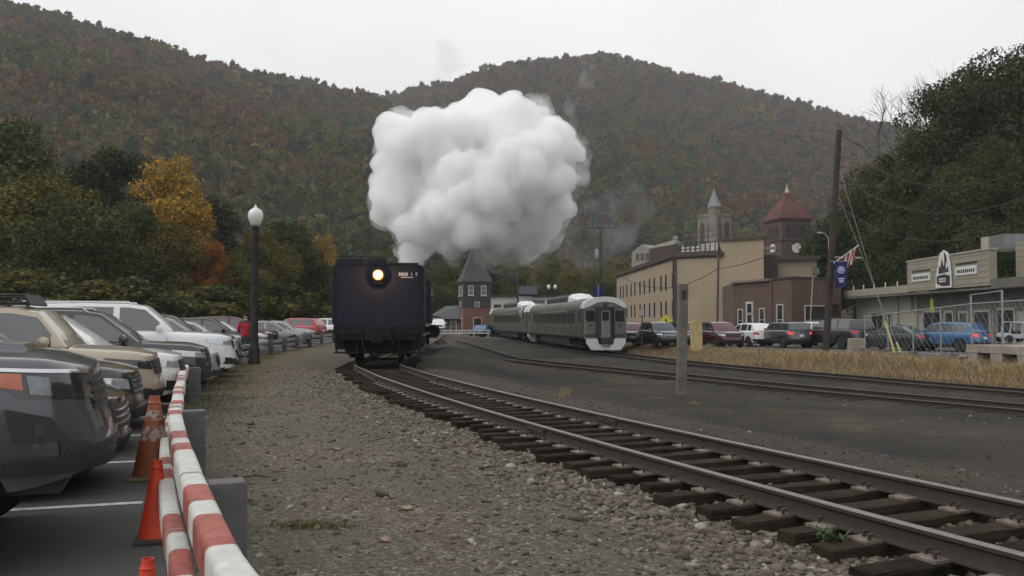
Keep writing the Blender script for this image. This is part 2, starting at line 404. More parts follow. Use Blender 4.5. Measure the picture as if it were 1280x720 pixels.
def tie_mesh(seed):
    r = random.Random(seed); bm = bmesh.new(); bmesh.ops.create_cube(bm, size=1)
    for v in bm.verts: v.co = Vector((v.co.x * 2.62, v.co.y * 0.225, v.co.z * 0.17))
    bmesh.ops.subdivide_edges(bm, edges=[e for e in bm.edges if abs(e.verts[0].co.x - e.verts[1].co.x) > 1], cuts=6)
    bmesh.ops.bevel(bm, geom=[e for e in bm.edges if e.calc_face_angle(0) > 1.2], offset=0.012, segments=1, affect='EDGES')
    for v in bm.verts: v.co += Vector((r.uniform(-.012, .012), r.uniform(-.008, .008), r.uniform(-.006, .006)))
    me = bpy.data.meshes.new('tie'); bm.to_mesh(me); bm.free(); me.materials.append(TIE_M); return me
TIES = [tie_mesh(i) for i in range(7)]
mb = MB(); mb.box((0, 0, 0.011), (0.42, 0.21, 0.022)); mb.box((-0.095, 0, 0.022), (0.02, 0.20, 0.012)); mb.box((0.095, 0, 0.022), (0.02, 0.20, 0.012)); PLATE = mb.mesh('tie_plate', PLATE_M)
mb = MB(); mb.box((0, 0, 0.03), (0.018, 0.018, 0.05)); mb.box((0.012, 0, 0.052), (0.05, 0.032, 0.018)); SPIKE = mb.mesh('spike', SPIKE_M)
mb = MB(); mb.box((0, 0, 0), (0.026, 0.62, 0.085))
for k in range(4): mb.lathe([(0.018, 0.0), (0.018, 0.03)], 6, (0.013, -0.21 + k * 0.14, 0), axis='x')
JOINT = mb.mesh('joint_bar', SPIKE_M)
Pm, Tm = line_arrays(MAIN); Lm = np.concatenate([[0], np.cumsum(np.linalg.norm(np.diff(Pm, axis=0), axis=1))])
def on_main(s): return (np.interp(s, Lm, Pm[:, 0]), np.interp(s, Lm, Pm[:, 1]), math.atan2(np.interp(s, Lm, Tm[:, 1]), np.interp(s, Lm, Tm[:, 0])))
s = 0.8
while True:
    x, y, th = on_main(s)
    if y > 40: break
    near = y < 24
    o = link('tie', TIES[rng.randrange(7)], main_track, (x, y, -0.15 - 0.085 - rng.uniform(0, .008)), (rng.uniform(-.01, .01), rng.uniform(-.006, .006), th - math.pi / 2 + rng.uniform(-.06, .06)))
    o.scale = (rng.uniform(0.94, 1.07), rng.uniform(0.92, 1.12), 1)
    sh = rng.uniform(-.14, .10); o.location += Vector((math.sin(th) * sh, -math.cos(th) * sh, 0))
    if near:
        for sd_ in (-1, 1):
            p = link('tie_plate', PLATE, o, ((sd_ * 0.7535 - sh) / o.scale.x, rng.uniform(-.015, .015), 0.083)); p.scale = (1 / o.scale.x, 1 / o.scale.y, 1)
            for a, q in ((-0.105, .05), (0.105, -.05), (-0.155, -.06)):
                if rng.random() < 0.85:
                    k = link('spike', SPIKE, o, ((sd_ * 0.7535 - sh + a) / o.scale.x, q, 0.093)); k.rotation_euler = (0, 0, math.pi if a > 0 else 0)
    s += rng.uniform(0.49, 0.57)
for s_, sd_ in ((15.2, -1), (15.9, 1), (27.5, -1), (26.5, 1)):
    x, y, th = on_main(s_); nx, ny = math.sin(th), -math.cos(th)
    for f_ in (-1, 1):
        d = sd_ * 0.7535 + f_ * 0.024
        link('joint_bar', JOINT, main_track, (x + nx * d, y + ny * d, RT - 0.168 + 0.08), (0, 0, th - math.pi / 2 + (math.pi if f_ < 0 else 0)))
for L, nm, lab in ((SECOND, 'yard_track', 'dark yard track half sunk in cinders beyond the short wooden post'), (THIRD, 'siding_track', 'rusty siding along the dry grass bank under the silver railcars')):
    tt = thing(nm, lab, 'railway track'); P_, _t = line_arrays(L); zy = P_[:, 1]; zl = ground_z(P_[:, 0], P_[:, 1]) + 0.10
    for sd_ in (-1, 1): rail(L, sd_, -0.68, tt, RUST_M, 2, (lambda yy: float(max(-0.68, np.interp(yy, zy, zl)))) if L is SECOND else None)
    P, T = line_arrays(L); LL = np.concatenate([[0], np.cumsum(np.linalg.norm(np.diff(P, axis=0), axis=1))]); s = 0.5
    while s < LL[-1]:
        x, y = np.interp(s, LL, P[:, 0]), np.interp(s, LL, P[:, 1]); th = math.atan2(np.interp(s, LL, T[:, 1]), np.interp(s, LL, T[:, 0]))
        if 15 < y < 60:
            o = link('tie', TIES[rng.randrange(7)], tt, (x, y, -0.905 + rng.uniform(0, .03)), (0, 0, th - math.pi / 2 + rng.uniform(-.03, .03)))
        s += 0.55

# ================================================================== loose stones (nobody could count them)
def pebble(r):
    """a chipped 12-face stone"""
    bm = bmesh.new(); bmesh.ops.create_icosphere(bm, subdivisions=1, radius=1)
    for v in bm.verts: v.co *= r.choice((0.5, 0.75, 1.0, 1.2)) * r.uniform(0.9, 1.1)
    vs_ = np.array([v.co[:] for v in bm.verts]); fs = np.array([[v.index for v in f.verts] for f in bm.faces]); bm.free(); return vs_, fs
def stones(name, pts, sizes, seed, mat, label):
    r = np.random.default_rng(seed); pr = random.Random(seed); prot = [pebble(pr) for _ in range(10)]
    V, F, A, base = [], [], [], 0
    which = r.integers(0, 10, len(pts))
    for k in range(10):
        sel = np.where(which == k)[0]; vs_, fs = prot[k]; n = len(sel)
        ang = r.uniform(0, 6.283, n); c, s_ = np.cos(ang), np.sin(ang)
        sc = sizes[sel, None] * np.stack([r.uniform(.8, 1.35, n), r.uniform(.7, 1.1, n), r.uniform(.4, .75, n)], 1)
        v = vs_[None] * sc[:, None, :]
        vx = v[..., 0] * c[:, None] - v[..., 1] * s_[:, None]; vy = v[..., 0] * s_[:, None] + v[..., 1] * c[:, None]
        tl = r.uniform(-.35, .35, n)[:, None]
        v = np.stack([vx, vy, v[..., 2] + vx * tl], -1) + pts[sel][:, None, :]
        V.append(v.reshape(-1, 3)); F.append((fs[None] + (np.arange(n) * len(vs_))[:, None, None]).reshape(-1, 3) + base); base += n * len(vs_)
        A.append(np.repeat(r.random(n), len(fs)))
    me = np_mesh(name, np.concatenate(V), np.concatenate(F), mat, fattr=np.concatenate(A))
    return props(link(name, me), label, None, kind='stuff')
def stone_mat(name, stops):
    m, t, b = new_mat(name); v = t.new('ShaderNodeAttribute', attribute_name='v').outputs['Fac']
    pos = t.new('ShaderNodeNewGeometry').outputs['Position']
    c = t.mix(t.ramp(t.noise(pos, 40, 4), [(0.35, (0, 0, 0)), (0.7, (0.5, 0.5, 0.5))]), t.ramp(v, stops), (0.10, 0.085, 0.065))
    t.link(c, b.inputs['Base Color']); b.inputs['Roughness'].default_value = 0.88; b.inputs['Specular IOR Level'].default_value = 0.3; return m
GRAV_M = stone_mat('gravel_stone', [(0, (0.050, 0.041, 0.031)), (0.45, (0.125, 0.104, 0.078)), (0.85, (0.20, 0.175, 0.14)), (0.96, (0.25, 0.225, 0.185)), (1, (0.40, 0.37, 0.32))])
CIND_M = stone_mat('cinder_stone', [(0, (0.028, 0.025, 0.023)), (0.6, (0.062, 0.055, 0.048)), (0.93, (0.10, 0.09, 0.075)), (1, (0.30, 0.28, 0.25))])
rg = np.random.default_rng(11)
def scatter(n, ymin, ymax, smin, smax, power=1.6):
    u = rg.random(n); y = ymin * (ymax / ymin) ** (u ** (1 / power) if power < 1 else u)
    P, T = line_arrays(MAIN); s = rg.uniform(smin, smax, n)
    xx = np.interp(y, P[:, 1], P[:, 0]); tx = np.interp(y, P[:, 1], T[:, 0]); ty = np.interp(y, P[:, 1], T[:, 1])
    return np.stack([xx + ty * s, y - tx * s], 1), s
p, s = scatter(46000, 2.6, 30, -6.5, 1.2)
keep = p[:, 0] > np.interp(p[:, 1], [q.y for q in FENCE_LINE], [q.x for q in FENCE_LINE]) + 0.1
w = np.clip(1.15 + s / 5.5, 0.16, 1); keep &= rg.random(len(s)) < w; p, s = p[keep], s[keep]
size = rg.lognormal(math.log(0.0150), 0.48, len(s)) * (1 + 1.0 * sst(-3.6, -1.2, s)); size = np.clip(size, 0.006, 0.070)
stones('gravel', np.column_stack([p, ground_z(p[:, 0], p[:, 1]) + size * 0.15]), size, 3, GRAV_M, 'loose brown-grey gravel and ballast beside the main track')
p, s = scatter(26000, 3.2, 45, 1.2, 13); keep = rg.random(len(s)) < np.clip(1.1 - s / 6, 0.25, 1); p, s = p[keep], s[keep]
size = np.clip(rg.lognormal(math.log(0.014), 0.45, len(s)), 0.006, 0.06)
stones('cinders', np.column_stack([p, ground_z(p[:, 0], p[:, 1]) + size * 0.15]), size, 5, CIND_M, 'dark cinders and chips on the yard floor right of the main track')
# ================================================================== hills with autumn woods
HILL_M = paint('forest_floor', (0.040, 0.032, 0.020), 0.95, var=0.3, scale=0.05, world_co=True)
def leaf_mat(name, base=None, instancer=False):
    m, t, b = new_mat(name)
    if instancer: c0 = t.new('ShaderNodeAttribute', attribute_name='tcol', attribute_type='INSTANCER').outputs['Color']
    else: c0 = t.new('ShaderNodeObjectInfo').outputs['Color']
    v = t.new('ShaderNodeAttribute', attribute_name='v').outputs['Fac']
    c = t.mix(0.35 if instancer else 1.0, c0, t.ramp(v, [(0, (0.45, 0.48, 0.5)), (0.5, (0.95, 0.95, 0.9)), (0.85, (1.35, 1.3, 1.15)), (1, (1.9, 1.65, 1.2))]), 'MULTIPLY')
    t.link(c, b.inputs['Base Color']); b.inputs['Roughness'].default_value = 0.75; b.inputs['Specular IOR Level'].default_value = 0.2
    tr = t.new('ShaderNodeBsdfTranslucent'); t.link(c, tr.inputs['Color'])
    ms = t.new('ShaderNodeMixShader'); ms.inputs[0].default_value = 0.22
    t.link(b.outputs[0], ms.inputs[1]); t.link(tr.outputs[0], ms.inputs[2]); t.link(ms.outputs[0], t.n['Material Output'].inputs['Surface'])
    return m
LEAF_M = leaf_mat('foliage'); FLEAF_M = leaf_mat('forest_foliage', instancer=True)
BARK_M = paint('bark', (0.060, 0.050, 0.042), 0.9, var=0.35, scale=4, bump=0.5, bscale=20)
def crown_mesh(name, seed, n, lobes, env, size, mat, flat=0.0):
    """n leaf-clump quads on the skins of many small lobes spread through an envelope (rx, ry, rz, zc)"""
    r = np.random.default_rng(seed); rx, ry, rz, zc = env
    C = []
    while len(C) < lobes:
        q = r.uniform(-1, 1, 3); d = np.linalg.norm(q)
        if d < 1 and r.random() < 0.25 + 0.75 * d:
            taper = 1 - 0.35 * max(0, q[2]); C.append((q[0] * rx * 0.82 * taper, q[1] * ry * 0.82 * taper, zc + q[2] * rz * 0.85, r.uniform(0.20, 0.40) * min(rx, rz)))
    C = np.array(C); w = C[:, 3] ** 2; k = r.choice(len(C), n, p=w / w.sum())
    d = r.normal(size=(n, 3)); d /= np.linalg.norm(d, axis=1)[:, None]
    rad = C[k, 3] * (1.0 if len(C) < 60 else .8) * np.clip(r.normal(0.92, 0.16, n), 0.2, 1.3)
    P = C[k, :3] + d * rad[:, None] * np.array([1, 1, 0.8])
    nrm = d * 0.6 + r.normal(size=(n, 3)) * 0.7 + np.array([0, 0, 0.25]); nrm /= np.linalg.norm(nrm, axis=1)[:, None]
    a = np.cross(nrm, r.normal(size=(n, 3))); a /= np.linalg.norm(a, axis=1)[:, None]; b = np.cross(nrm, a)
    sz = size * r.uniform(0.5, 1.25, n)[:, None]
    V = np.stack([P - a * sz, P - b * sz * 0.55, P + a * sz, P + b * sz * 0.55], 1).reshape(-1, 3)
    F = np.arange(4 * n).reshape(-1, 4)
    val = np.clip(0.5 + 0.22 * r.normal(size=n) + 0.12 * r.normal(size=len(C))[k], 0, 1)
    return np_mesh(name, V, F, mat, fattr=val)
PROTO = bpy.data.collections.new('forest_tree_forms')
for k in range(7):
    tall = k in (2, 5)
    me = crown_mesh('tree_form', 100 + k, 300, 9, (3.6 if tall else 4.6, 3.6 if tall else 4.6, 6.4 if tall else 5.0, 6.0 if tall else 4.6), 0.95, FLEAF_M)
    PROTO.objects.link(bpy.data.objects.new('tree_form', me))
ng = bpy.data.node_groups.new('forest_trees', 'GeometryNodeTree')
ng.interface.new_socket('Geometry', in_out='INPUT', socket_type='NodeSocketGeometry'); ng.interface.new_socket('Geometry', in_out='OUTPUT', socket_type='NodeSocketGeometry')
gi = ng.nodes.new('NodeGroupInput'); go = ng.nodes.new('NodeGroupOutput')
mp_ = ng.nodes.new('GeometryNodeMeshToPoints'); ip = ng.nodes.new('GeometryNodeInstanceOnPoints'); ci = ng.nodes.new('GeometryNodeCollectionInfo')
ci.inputs['Collection'].default_value = PROTO; ci.inputs['Separate Children'].default_value = True; ci.inputs['Reset Children'].default_value = True
ip.inputs['Pick Instance'].default_value = True
def named(n, ty):
    q = ng.nodes.new('GeometryNodeInputNamedAttribute'); q.data_type = ty; q.inputs['Name'].default_value = n; return [o for o in q.outputs if o.enabled][0]
ng.links.new(gi.outputs[0], mp_.inputs['Mesh']); ng.links.new(mp_.outputs[0], ip.inputs['Points']); ng.links.new(ci.outputs[0], ip.inputs['Instance'])
ng.links.new(named('form', 'INT'), ip.inputs['Instance Index']); ng.links.new(named('rot', 'FLOAT_VECTOR'), ip.inputs['Rotation']); ng.links.new(named('scl', 'FLOAT_VECTOR'), ip.inputs['Scale'])
ng.links.new(ip.outputs[0], go.inputs[0])
PAL = np.array([(0.042, 0.060, 0.015), (0.062, 0.076, 0.017), (0.092, 0.092, 0.019), (0.125, 0.098, 0.024), (0.145, 0.082, 0.024), (0.140, 0.064, 0.028), (0.095, 0.068, 0.036), (0.220, 0.140, 0.034), (0.032, 0.050, 0.022)])
def forest(name, pts, seed, label, zfrac, scale=(0.9, 1.65)):
    """woods that read as one mass: a cloud of points, each carrying one tree"""
    r = np.random.default_rng(seed); n = len(pts)
    me = bpy.data.meshes.new(name); me.vertices.add(n); me.vertices.foreach_set('co', pts.astype(np.float32).ravel()); me.update()
    me.materials.append(FLEAF_M)
    f = me.attributes.new('form', 'INT', 'POINT'); f.data.foreach_set('value', r.integers(0, 7, n).astype(np.int32))
    ro = np.zeros((n, 3)); ro[:, 2] = r.uniform(0, 6.28, n); ro[:, :2] = r.normal(0, .06, (n, 2))
    q = me.attributes.new('rot', 'FLOAT_VECTOR', 'POINT'); q.data.foreach_set('vector', ro.astype(np.float32).ravel())
    sc = r.uniform(*scale, n)[:, None] * np.stack([r.uniform(.85, 1.15, n)] * 2 + [r.uniform(.8, 1.25, n)], 1)
    q = me.attributes.new('scl', 'FLOAT_VECTOR', 'POINT'); q.data.foreach_set('vector', sc.astype(np.float32).ravel())
    u = vnoise(pts[:, 0], pts[:, 1] * 0.7 + pts[:, 2], 95, 3) * 0.5 + vnoise(pts[:, 0], pts[:, 2] * 2, 34, 4) * 0.4 + r.random(n) * 0.30 + zfrac * 0.34 - 0.28
    i = np.clip((u * 8.6).astype(int), 0, 7); i = np.where(r.random(n) < 0.16, 8, i); i = np.where((i == 7) & (r.random(n) < .7), 3, i)
    c = PAL[i] * 1.06 * r.uniform(0.8, 1.15, n)[:, None] * r.uniform(.92, 1.08, (n, 3)); c = np.column_stack([c, np.ones(n)])
    q = me.attributes.new('tcol', 'FLOAT_COLOR', 'POINT'); q.data.foreach_set('color', c.astype(np.float32).ravel())
    o = link(name, me); o.modifiers.new('trees', 'NODES').node_group = ng
    return props(o, label, None, kind='stuff')
def hill(name, ridge, foot, n_trees, seed, label, flabel, power=1.05, back=0.35):
    """ridge: (photo column, photo row, distance); foot: distance; the slope runs from foot to ridge and down behind"""
    px = np.array([r_[0] for r_ in ridge], float)
    tops = np.array([at(*r_) for r_ in ridge]); tops[:, 2] -= 7.0
    nu, nv = 150, 46
    uu = np.linspace(px[0], px[-1], nu); rx = np.interp(uu, px, tops[:, 0]); ry = np.interp(uu, px, tops[:, 1]); rz = np.interp(uu, px, tops[:, 2])
    fx = rx * (foot / ry); fy = np.full(nu, float(foot))
    vv_ = np.concatenate([np.linspace(0, 1, nv), 1 + np.linspace(0.06, back, 6)])
    U = np.arange(nu)
    def surf(ui, v):
        a = np.interp(ui, U, rx); b = np.interp(ui, U, ry); h = np.interp(ui, U, rz); c = np.interp(ui, U, fx); d = np.interp(ui, U, fy)
        X = c + (a - c) * v; Y = d + (b - d) * v
        Z = h * np.where(v <= 1, 0.82 * np.clip(v, 0, 1) ** power + 0.18 * np.sin(np.clip(v, 0, 1) * math.pi / 2) ** 3, 1 - 1.2 * np.clip(v - 1, 0, 9))
        bump_ = (vnoise(X, Y, 120, seed) - 0.5) * 26 + (vnoise(X, Y, 45, seed + 1) - 0.5) * 9
        return X, Y, Z - 2 + bump_ * np.sin(np.clip(v, 0, 1) * math.pi)
    UU, VV = np.meshgrid(U, vv_); X, Y, Z = surf(UU, VV); ii = np.arange(X.size).reshape(X.shape)
    F = np.stack([ii[:-1, :-1], ii[:-1, 1:], ii[1:, 1:], ii[1:, :-1]], -1).reshape(-1, 4)
    o = link(name, np_mesh(name, np.stack([X, Y, Z], -1).reshape(-1, 3), F, HILL_M, smooth=True)); props(o, label, kind='structure')
    r = np.random.default_rng(seed); v = np.sqrt(r.uniform(0.0, 1.15 ** 2, n_trees)); ui = r.uniform(0, nu - 1, n_trees)
    X, Y, Z = surf(ui, v)
    forest(name + '_woods', np.stack([X, Y, Z - 0.5], -1), seed + 5, flabel, np.clip(v, 0, 1))
hill('far_hill', [(300, 200, 1200), (430, 150, 1150), (490, 122, 1120), (520, 115, 1100), (560, 107, 1080), (600, 91, 1060), (650, 80, 1050), (700, 77, 1040), (755, 71, 1030), (800, 80, 1010), (850, 95, 1000), (900, 105, 980),
     (950, 121, 960), (1000, 134, 940), (1050, 149, 920), (1100, 158, 900), (1180, 178, 860), (1280, 205, 820), (1500, 280, 760)], 330, 26000, 21,
     'rounded wooded hill behind the town in autumn colours', 'rust and olive autumn woods covering the hill behind the town')
hill('near_hill', [(-520, -40, 620), (-260, -30, 620), (-100, -12, 640), (0, 8, 660), (60, 23, 680), (120, 41, 700), (190, 59, 720), (240, 78, 740), (300, 94, 770), (360, 105, 800), (420, 118, 840), (470, 126, 880), (520, 150, 910), (600, 215, 930), (680, 300, 940), (740, 370, 950)], 210, 22000, 31,
     'long wooded ridge rising behind the left car park', 'brown and dark green autumn woods on the long ridge behind the car park')

# ================================================================== trees one can tell apart
CROWNS = {}
def crown_of(kind):
    if kind not in CROWNS:
        spec = {'round': [(41, 17000, 44, (5.0, 5.0, 6.4, 8.4), 0.19), (42, 17000, 50, (4.6, 5.0, 6.4, 8.6), 0.19), (43, 17000, 40, (5.4, 4.8, 6.0, 8.2), 0.19)],
                'tall': [(51, 18000, 46, (4.0, 4.0, 7.8, 9.4), 0.18), (52, 18000, 52, (3.8, 4.2, 7.6, 9.6), 0.18)],
                'bush': [(61, 5000, 22, (3.4, 3.4, 2.9, 3.1), 0.24), (62, 5000, 24, (3.0, 3.6, 3.2, 3.3), 0.24)],
                'big': [(71, 34000, 80, (6.4, 6.4, 9.6, 11.6), 0.18), (72, 34000, 95, (6.0, 6.6, 9.4, 11.8), 0.18), (73, 28000, 60, (6.6, 6.2, 9.2, 12.0), 0.18)]}[kind]
        CROWNS[kind] = [crown_mesh('crown', s_, n_, l_, e_, z_, LEAF_M) for s_, n_, l_, e_, z_ in spec]
    return CROWNS[kind]
def trunk_mesh(h, r0, seed, limbs=9, spread=0.32):
    r = random.Random(seed); mb = MB()
    pts = [Vector((0, 0, -0.4))]
    for k in range(1, 7): pts.append(Vector((r.uniform(-.12, .12) * k * .4, r.uniform(-.12, .12) * k * .4, h * k / 6)))
    mb.tube(pts, [r0 * (1.25 - 1.1 * k / 6) for k in range(7)], 7)
    for k in range(limbs):
        t = r.uniform(0.3, 0.92); b = pts[0].lerp(pts[-1], t); a = r.uniform(0, 6.283); L = h * spread * r.uniform(.6, 1.1) * (1.15 - t * .6)
        d = Vector((math.cos(a), math.sin(a), r.uniform(.35, .9))).normalized(); e = b + d * L
        mb.tube([b, b.lerp(e, .5) + Vector((0, 0, -.05 * L)), e], [r0 * .42, r0 * .26, r0 * .08], 5)
        for q in range(3):
            a2 = a + r.uniform(-1, 1); s2 = b.lerp(e, r.uniform(.4, .9)); e2 = s2 + Vector((math.cos(a2), math.sin(a2), r.uniform(.2, .9))).normalized() * L * .5
            mb.tube([s2, e2], [r0 * .16, r0 * .04], 4)
    return mb.mesh('trunk', BARK_M, smooth=True)
TRUNKS = {'round': trunk_mesh(10.5, .26, 1), 'tall': trunk_mesh(13, .26, 2), 'bush': trunk_mesh(4, .10, 3), 'big': trunk_mesh(16, .38, 4)}
def tree(name, kind, loc, h, col, label, group=None, seed=0, wide=1.0):
    r = random.Random(seed); full = {'round': 15.2, 'tall': 17.6, 'bush': 6.4, 'big': 21.6}[kind]; k = h / full
    t = thing(name, label, 'tree', loc, r.uniform(0, 6.28), group)
    o = link('trunk', TRUNKS[kind], t); o.scale = (k, k, k)
    ms = crown_of(kind); c = link('crown', ms[seed % len(ms)], t); c.scale = (k * wide, k * wide, k); c.color = (*col, 1)
    return t
GD, GO, GY_, GL = (0.066, 0.082, 0.022), (0.115, 0.105, 0.024), (0.36, 0.22, 0.035), (0.110, 0.112, 0.032)
# picture column of the crown centre, picture row of its top, distance, width factor
def place(name, kind, px, top, y, col, label, group=None, seed=0, wide=1.0):
    x = colx(px, y); z = gz(x, y) if y < 150 else 0.0
    h = at(px, top, y).z - z
    if y < 115 and px < 430 and kind != 'bush': h *= 1.13
    return tree(name, kind, (x, y, z), h, col, label, group, seed, wide)
LG = 'dark green trees lining the car park'
row = [(-60, 140, 84, GD), (8, 158, 82, GD), (52, 232, 78, GO), (92, 246, 76, GD), (138, 186, 90, (0.036, 0.048, 0.018)), (165, 262, 80, GD), (262, 245, 104, (0.034, 0.040, 0.018)), (322, 292, 92, GO), (352, 285, 100, (0.045, 0.055, 0.02)), (300, 318, 84, GO), (382, 316, 104, GL)]
LEFT_LABELS = ['dark green tree closing the row beyond the sand coloured SUV', "very tall dark green tree above the sand coloured SUV's roof rack", 'rounded olive tree in front of the very tall dark green tree', 'low dark green tree between the rounded olive tree and the high-crowned tree',
  'tall green tree with a high crown next to the yellow tree', 'dark green tree in front of the high-crowned tree, beside the olive one', 'dark tree standing behind the rusty orange tree', 'olive green tree right behind the black street lamp', 'green tree between the street lamp and the gold tree', 'low olive tree between the rusty orange tree and the street lamp', 'pale green tree up against the gold tree']
for i, (px, top, y, col) in enumerate(row):
    place('green_tree', 'tall' if i in (1, 4, 6) else 'round', px, top, y, col, LEFT_LABELS[i], LG, i, 1.15)
place('yellow_tree', 'tall', 212, 203, 88, GY_, 'tall bright yellow autumn tree above the dark green row', None, 1, 0.95)
place('olive_tree', 'round', 222, 290, 82, (0.115, 0.090, 0.022), 'olive tree turning yellow below the tall yellow tree', None, 2, 1.05)
place('orange_tree', 'tall', 267, 301, 82, (0.27, 0.095, 0.022), 'slim rusty orange autumn tree beside the car park', None, 0, 0.72)
place('gold_tree', 'tall', 403, 298, 108, (0.33, 0.20, 0.05), 'pale gold autumn tree just left of the steam tender', None, 1, 0.85)
place('shrub', 'bush', 188, 356, 70, GD, 'low dark bush at the back of the car park under the yellow tree', None, 0, 1.6)
place('shrub', 'bush', 120, 352, 68, GO, 'low olive bush at the back of the car park behind the black crossover', None, 1, 1.8)
for i, (px, top, y, col) in enumerate([(-20, 330, 72, GD), (30, 340, 70, GO), (64, 346, 69, GD), (150, 348, 70, GD), (238, 350, 76, GO), (285, 356, 80, GD), (318, 360, 84, GO), (345, 356, 90, GD), (372, 360, 94, GO), (396, 362, 98, GD), (420, 352, 102, GO)]):
    place('hedge_shrub', 'bush', px, top, y, col, 'leafy shrub filling the foot of the tree row behind the parked cars', 'shrubs under the tree row', i, 1.7)
# along the street behind the depot
for i, (px, top, y, col, kind) in enumerate([(556, 312, 150, GD, 'round'), (580, 300, 160, (0.05, 0.058, 0.02), 'round'), (622, 306, 165, GO, 'round'), (545, 345, 140, GD, 'round'), (690, 318, 175, GL, 'round'), (715, 330, 170, GO, 'round'), (740, 322, 185, GL, 'round')]):
    place('street_tree', kind, px, top, y, col, 'green tree behind the depot tower and railcars', 'trees behind the depot', i, 1.2)
place('pale_tree', 'round', 775, 318, 190, (0.15, 0.13, 0.035), 'yellow-green tree beside the gabled roof dormer of the tan building', None, 1, 1.0)
# tall dark trees on the slope beyond the station
RG = 'tall dark trees on the slope behind the station'
for i, (px, top, y, k) in enumerate([(1272, 30, 92, 'big'), (1218, 52, 98, 'big'), (1180, 82, 100, 'big'), (1335, 5, 90, 'big'), (1145, 175, 100, 'big'), (1105, 176, 104, 'big'), (1070, 232, 106, 'round'), (1040, 262, 110, 'round'), (1240, 150, 84, 'big'), (1190, 200, 86, 'big'), (1295, 170, 80, 'big'), (1120, 262, 96, 'round'), (1085, 285, 98, 'round'), (1160, 262, 90, 'round'), (1225, 262, 80, 'round'), (1270, 255, 76, 'round')]):
    x = colx(px, y); z = gz(x, y); h = at(px, top, y).z - z
    base = 0.0 if h < 24 else h - 24
    c = [(0.042, 0.058, 0.022), (0.050, 0.066, 0.022), (0.070, 0.068, 0.022)][i % 3]
    tree('dark_tree', k, (x, y, z + base * 0), h, c, 'tall dense dark green tree on the slope behind the station', RG, i, 0.95)
# bare tree on the skyline
def bare_tree(px, top, y, label, seed, spread):
    r = random.Random(seed); x = colx(px, y); z = gz(x, y); h = at(px, top, y).z - z; mb = MB()
    def grow(p, d, L, rad, dep):
        e = p + d * L; mid = p.lerp(e, .5) + Vector((r.uniform(-.04, .04), r.uniform(-.04, .04), 0)) * L
        mb.tube([p, mid, e], [rad, rad * .85, rad * .62], 6 if dep < 2 else 4, caps=False)
        if dep >= 6: return
        for k in range(3 if dep < 4 else 2):
            a = r.uniform(0, 6.283); q = (d + Vector((math.cos(a), math.sin(a), r.uniform(-.1, .5))) * spread * r.uniform(.6, 1.1)).normalized()
            grow(p.lerp(e, r.uniform(.72, 1)), q, L * r.uniform(.58, .78), rad * .58, dep + 1)
    grow(Vector((0, 0, -.3)), Vector((0, 0, 1)), h * 0.42, .42, 0)
    mb2 = MB(); zs = max(v[2] for v in mb.v); mb2.v = [(a, b, c * h / zs) for a, b, c in mb.v]; mb2.f = mb.f; mb2.m = mb.m
    t = thing('bare_tree', label, 'tree', (x, y, z)); mb2.build('trunk', paint('pale_bark', (0.11, 0.10, 0.09), .9, var=.2), t, smooth=True)
bare_tree(1128, 98, 112, 'leafless grey tree standing on the skyline beside the dark trees', 5, .55)
bare_tree(1166, 74, 108, 'thin bare treetop sticking up above the dark trees', 9, .28)

# ================================================================== steam
def puff_mesh(name, balls, voxel, amps, seed):
    """union of balls -> even skin -> cauliflower relief"""
    bm = bmesh.new()
    for c, r_ in balls:
        bmesh.ops.create_icosphere(bm, subdivisions=3, radius=r_, matrix=Matrix.Translation(c))
    me = bpy.data.meshes.new('tmp'); bm.to_mesh(me); bm.free()
    o = bpy.data.objects.new('tmp', me); COL.objects.link(o)
    md = o.modifiers.new('r', 'REMESH'); md.mode = 'VOXEL'; md.voxel_size = voxel; md.use_smooth_shade = True
    dg = bpy.context.evaluated_depsgraph_get(); ev = o.evaluated_get(dg); me2 = bpy.data.meshes.new_from_object(ev)
    bpy.data.objects.remove(o); bpy.data.meshes.remove(me)
    bm = bmesh.new(); bm.from_mesh(me2); bmesh.ops.smooth_vert(bm, verts=bm.verts, factor=.5, use_axis_x=True, use_axis_y=True, use_axis_z=True); bm.normal_update()
    off = Vector((seed * 3.1, seed * 1.7, 0)); mv = []
    for v in bm.verts:
        d = 0.0
        for a, s_ in amps:
            p = (v.co + off) / s_ + noise.noise_vector((v.co + off) / (s_ * .8)) * .35
            d += a * (0.62 - noise.voronoi(p)[0][0])
        d += amps[0][0] * .5 * noise.noise((v.co + off) / (amps[0][1] * 1.6))
        mv.append(v.co + v.normal * d)
    for v, q in zip(bm.verts, mv): v.co = q
    bm.to_mesh(me2); bm.free()
    o = bpy.data.objects.new('tmp', me2); COL.objects.link(o); md = o.modifiers.new('r', 'REMESH'); md.mode = 'VOXEL'; md.voxel_size = voxel * .9; md.use_smooth_shade = True
    dg = bpy.context.evaluated_depsgraph_get(); me3 = bpy.data.meshes.new_from_object(o.evaluated_get(dg)); bpy.data.objects.remove(o); bpy.data.meshes.remove(me2); me2 = me3; me2.name = name
    me2.polygons.foreach_set('use_smooth', [True] * len(me2.polygons)); me2.update(); return me2
def vol_mat(name, col, dens, aniso=0.0, patchy=0.0):
    m, t, b = new_mat(name); t.n.remove(b); v = t.new('ShaderNodeVolumePrincipled')
    v.inputs['Color'].default_value = (*col, 1); v.inputs['Density'].default_value = dens; v.inputs['Anisotropy'].default_value = aniso
    if patchy:
        pos = t.new('ShaderNodeNewGeometry').outputs['Position']; k = t.ramp(t.noise(pos, patchy, 5, .6, .6), [(.42, (0, 0, 0)), (.75, (1, 1, 1))]); t.link(t.math('MULTIPLY', k, dens), v.inputs['Density'])
    t.link(v.outputs[0], t.n['Material Output'].inputs['Volume']); return m
SY = 57.0
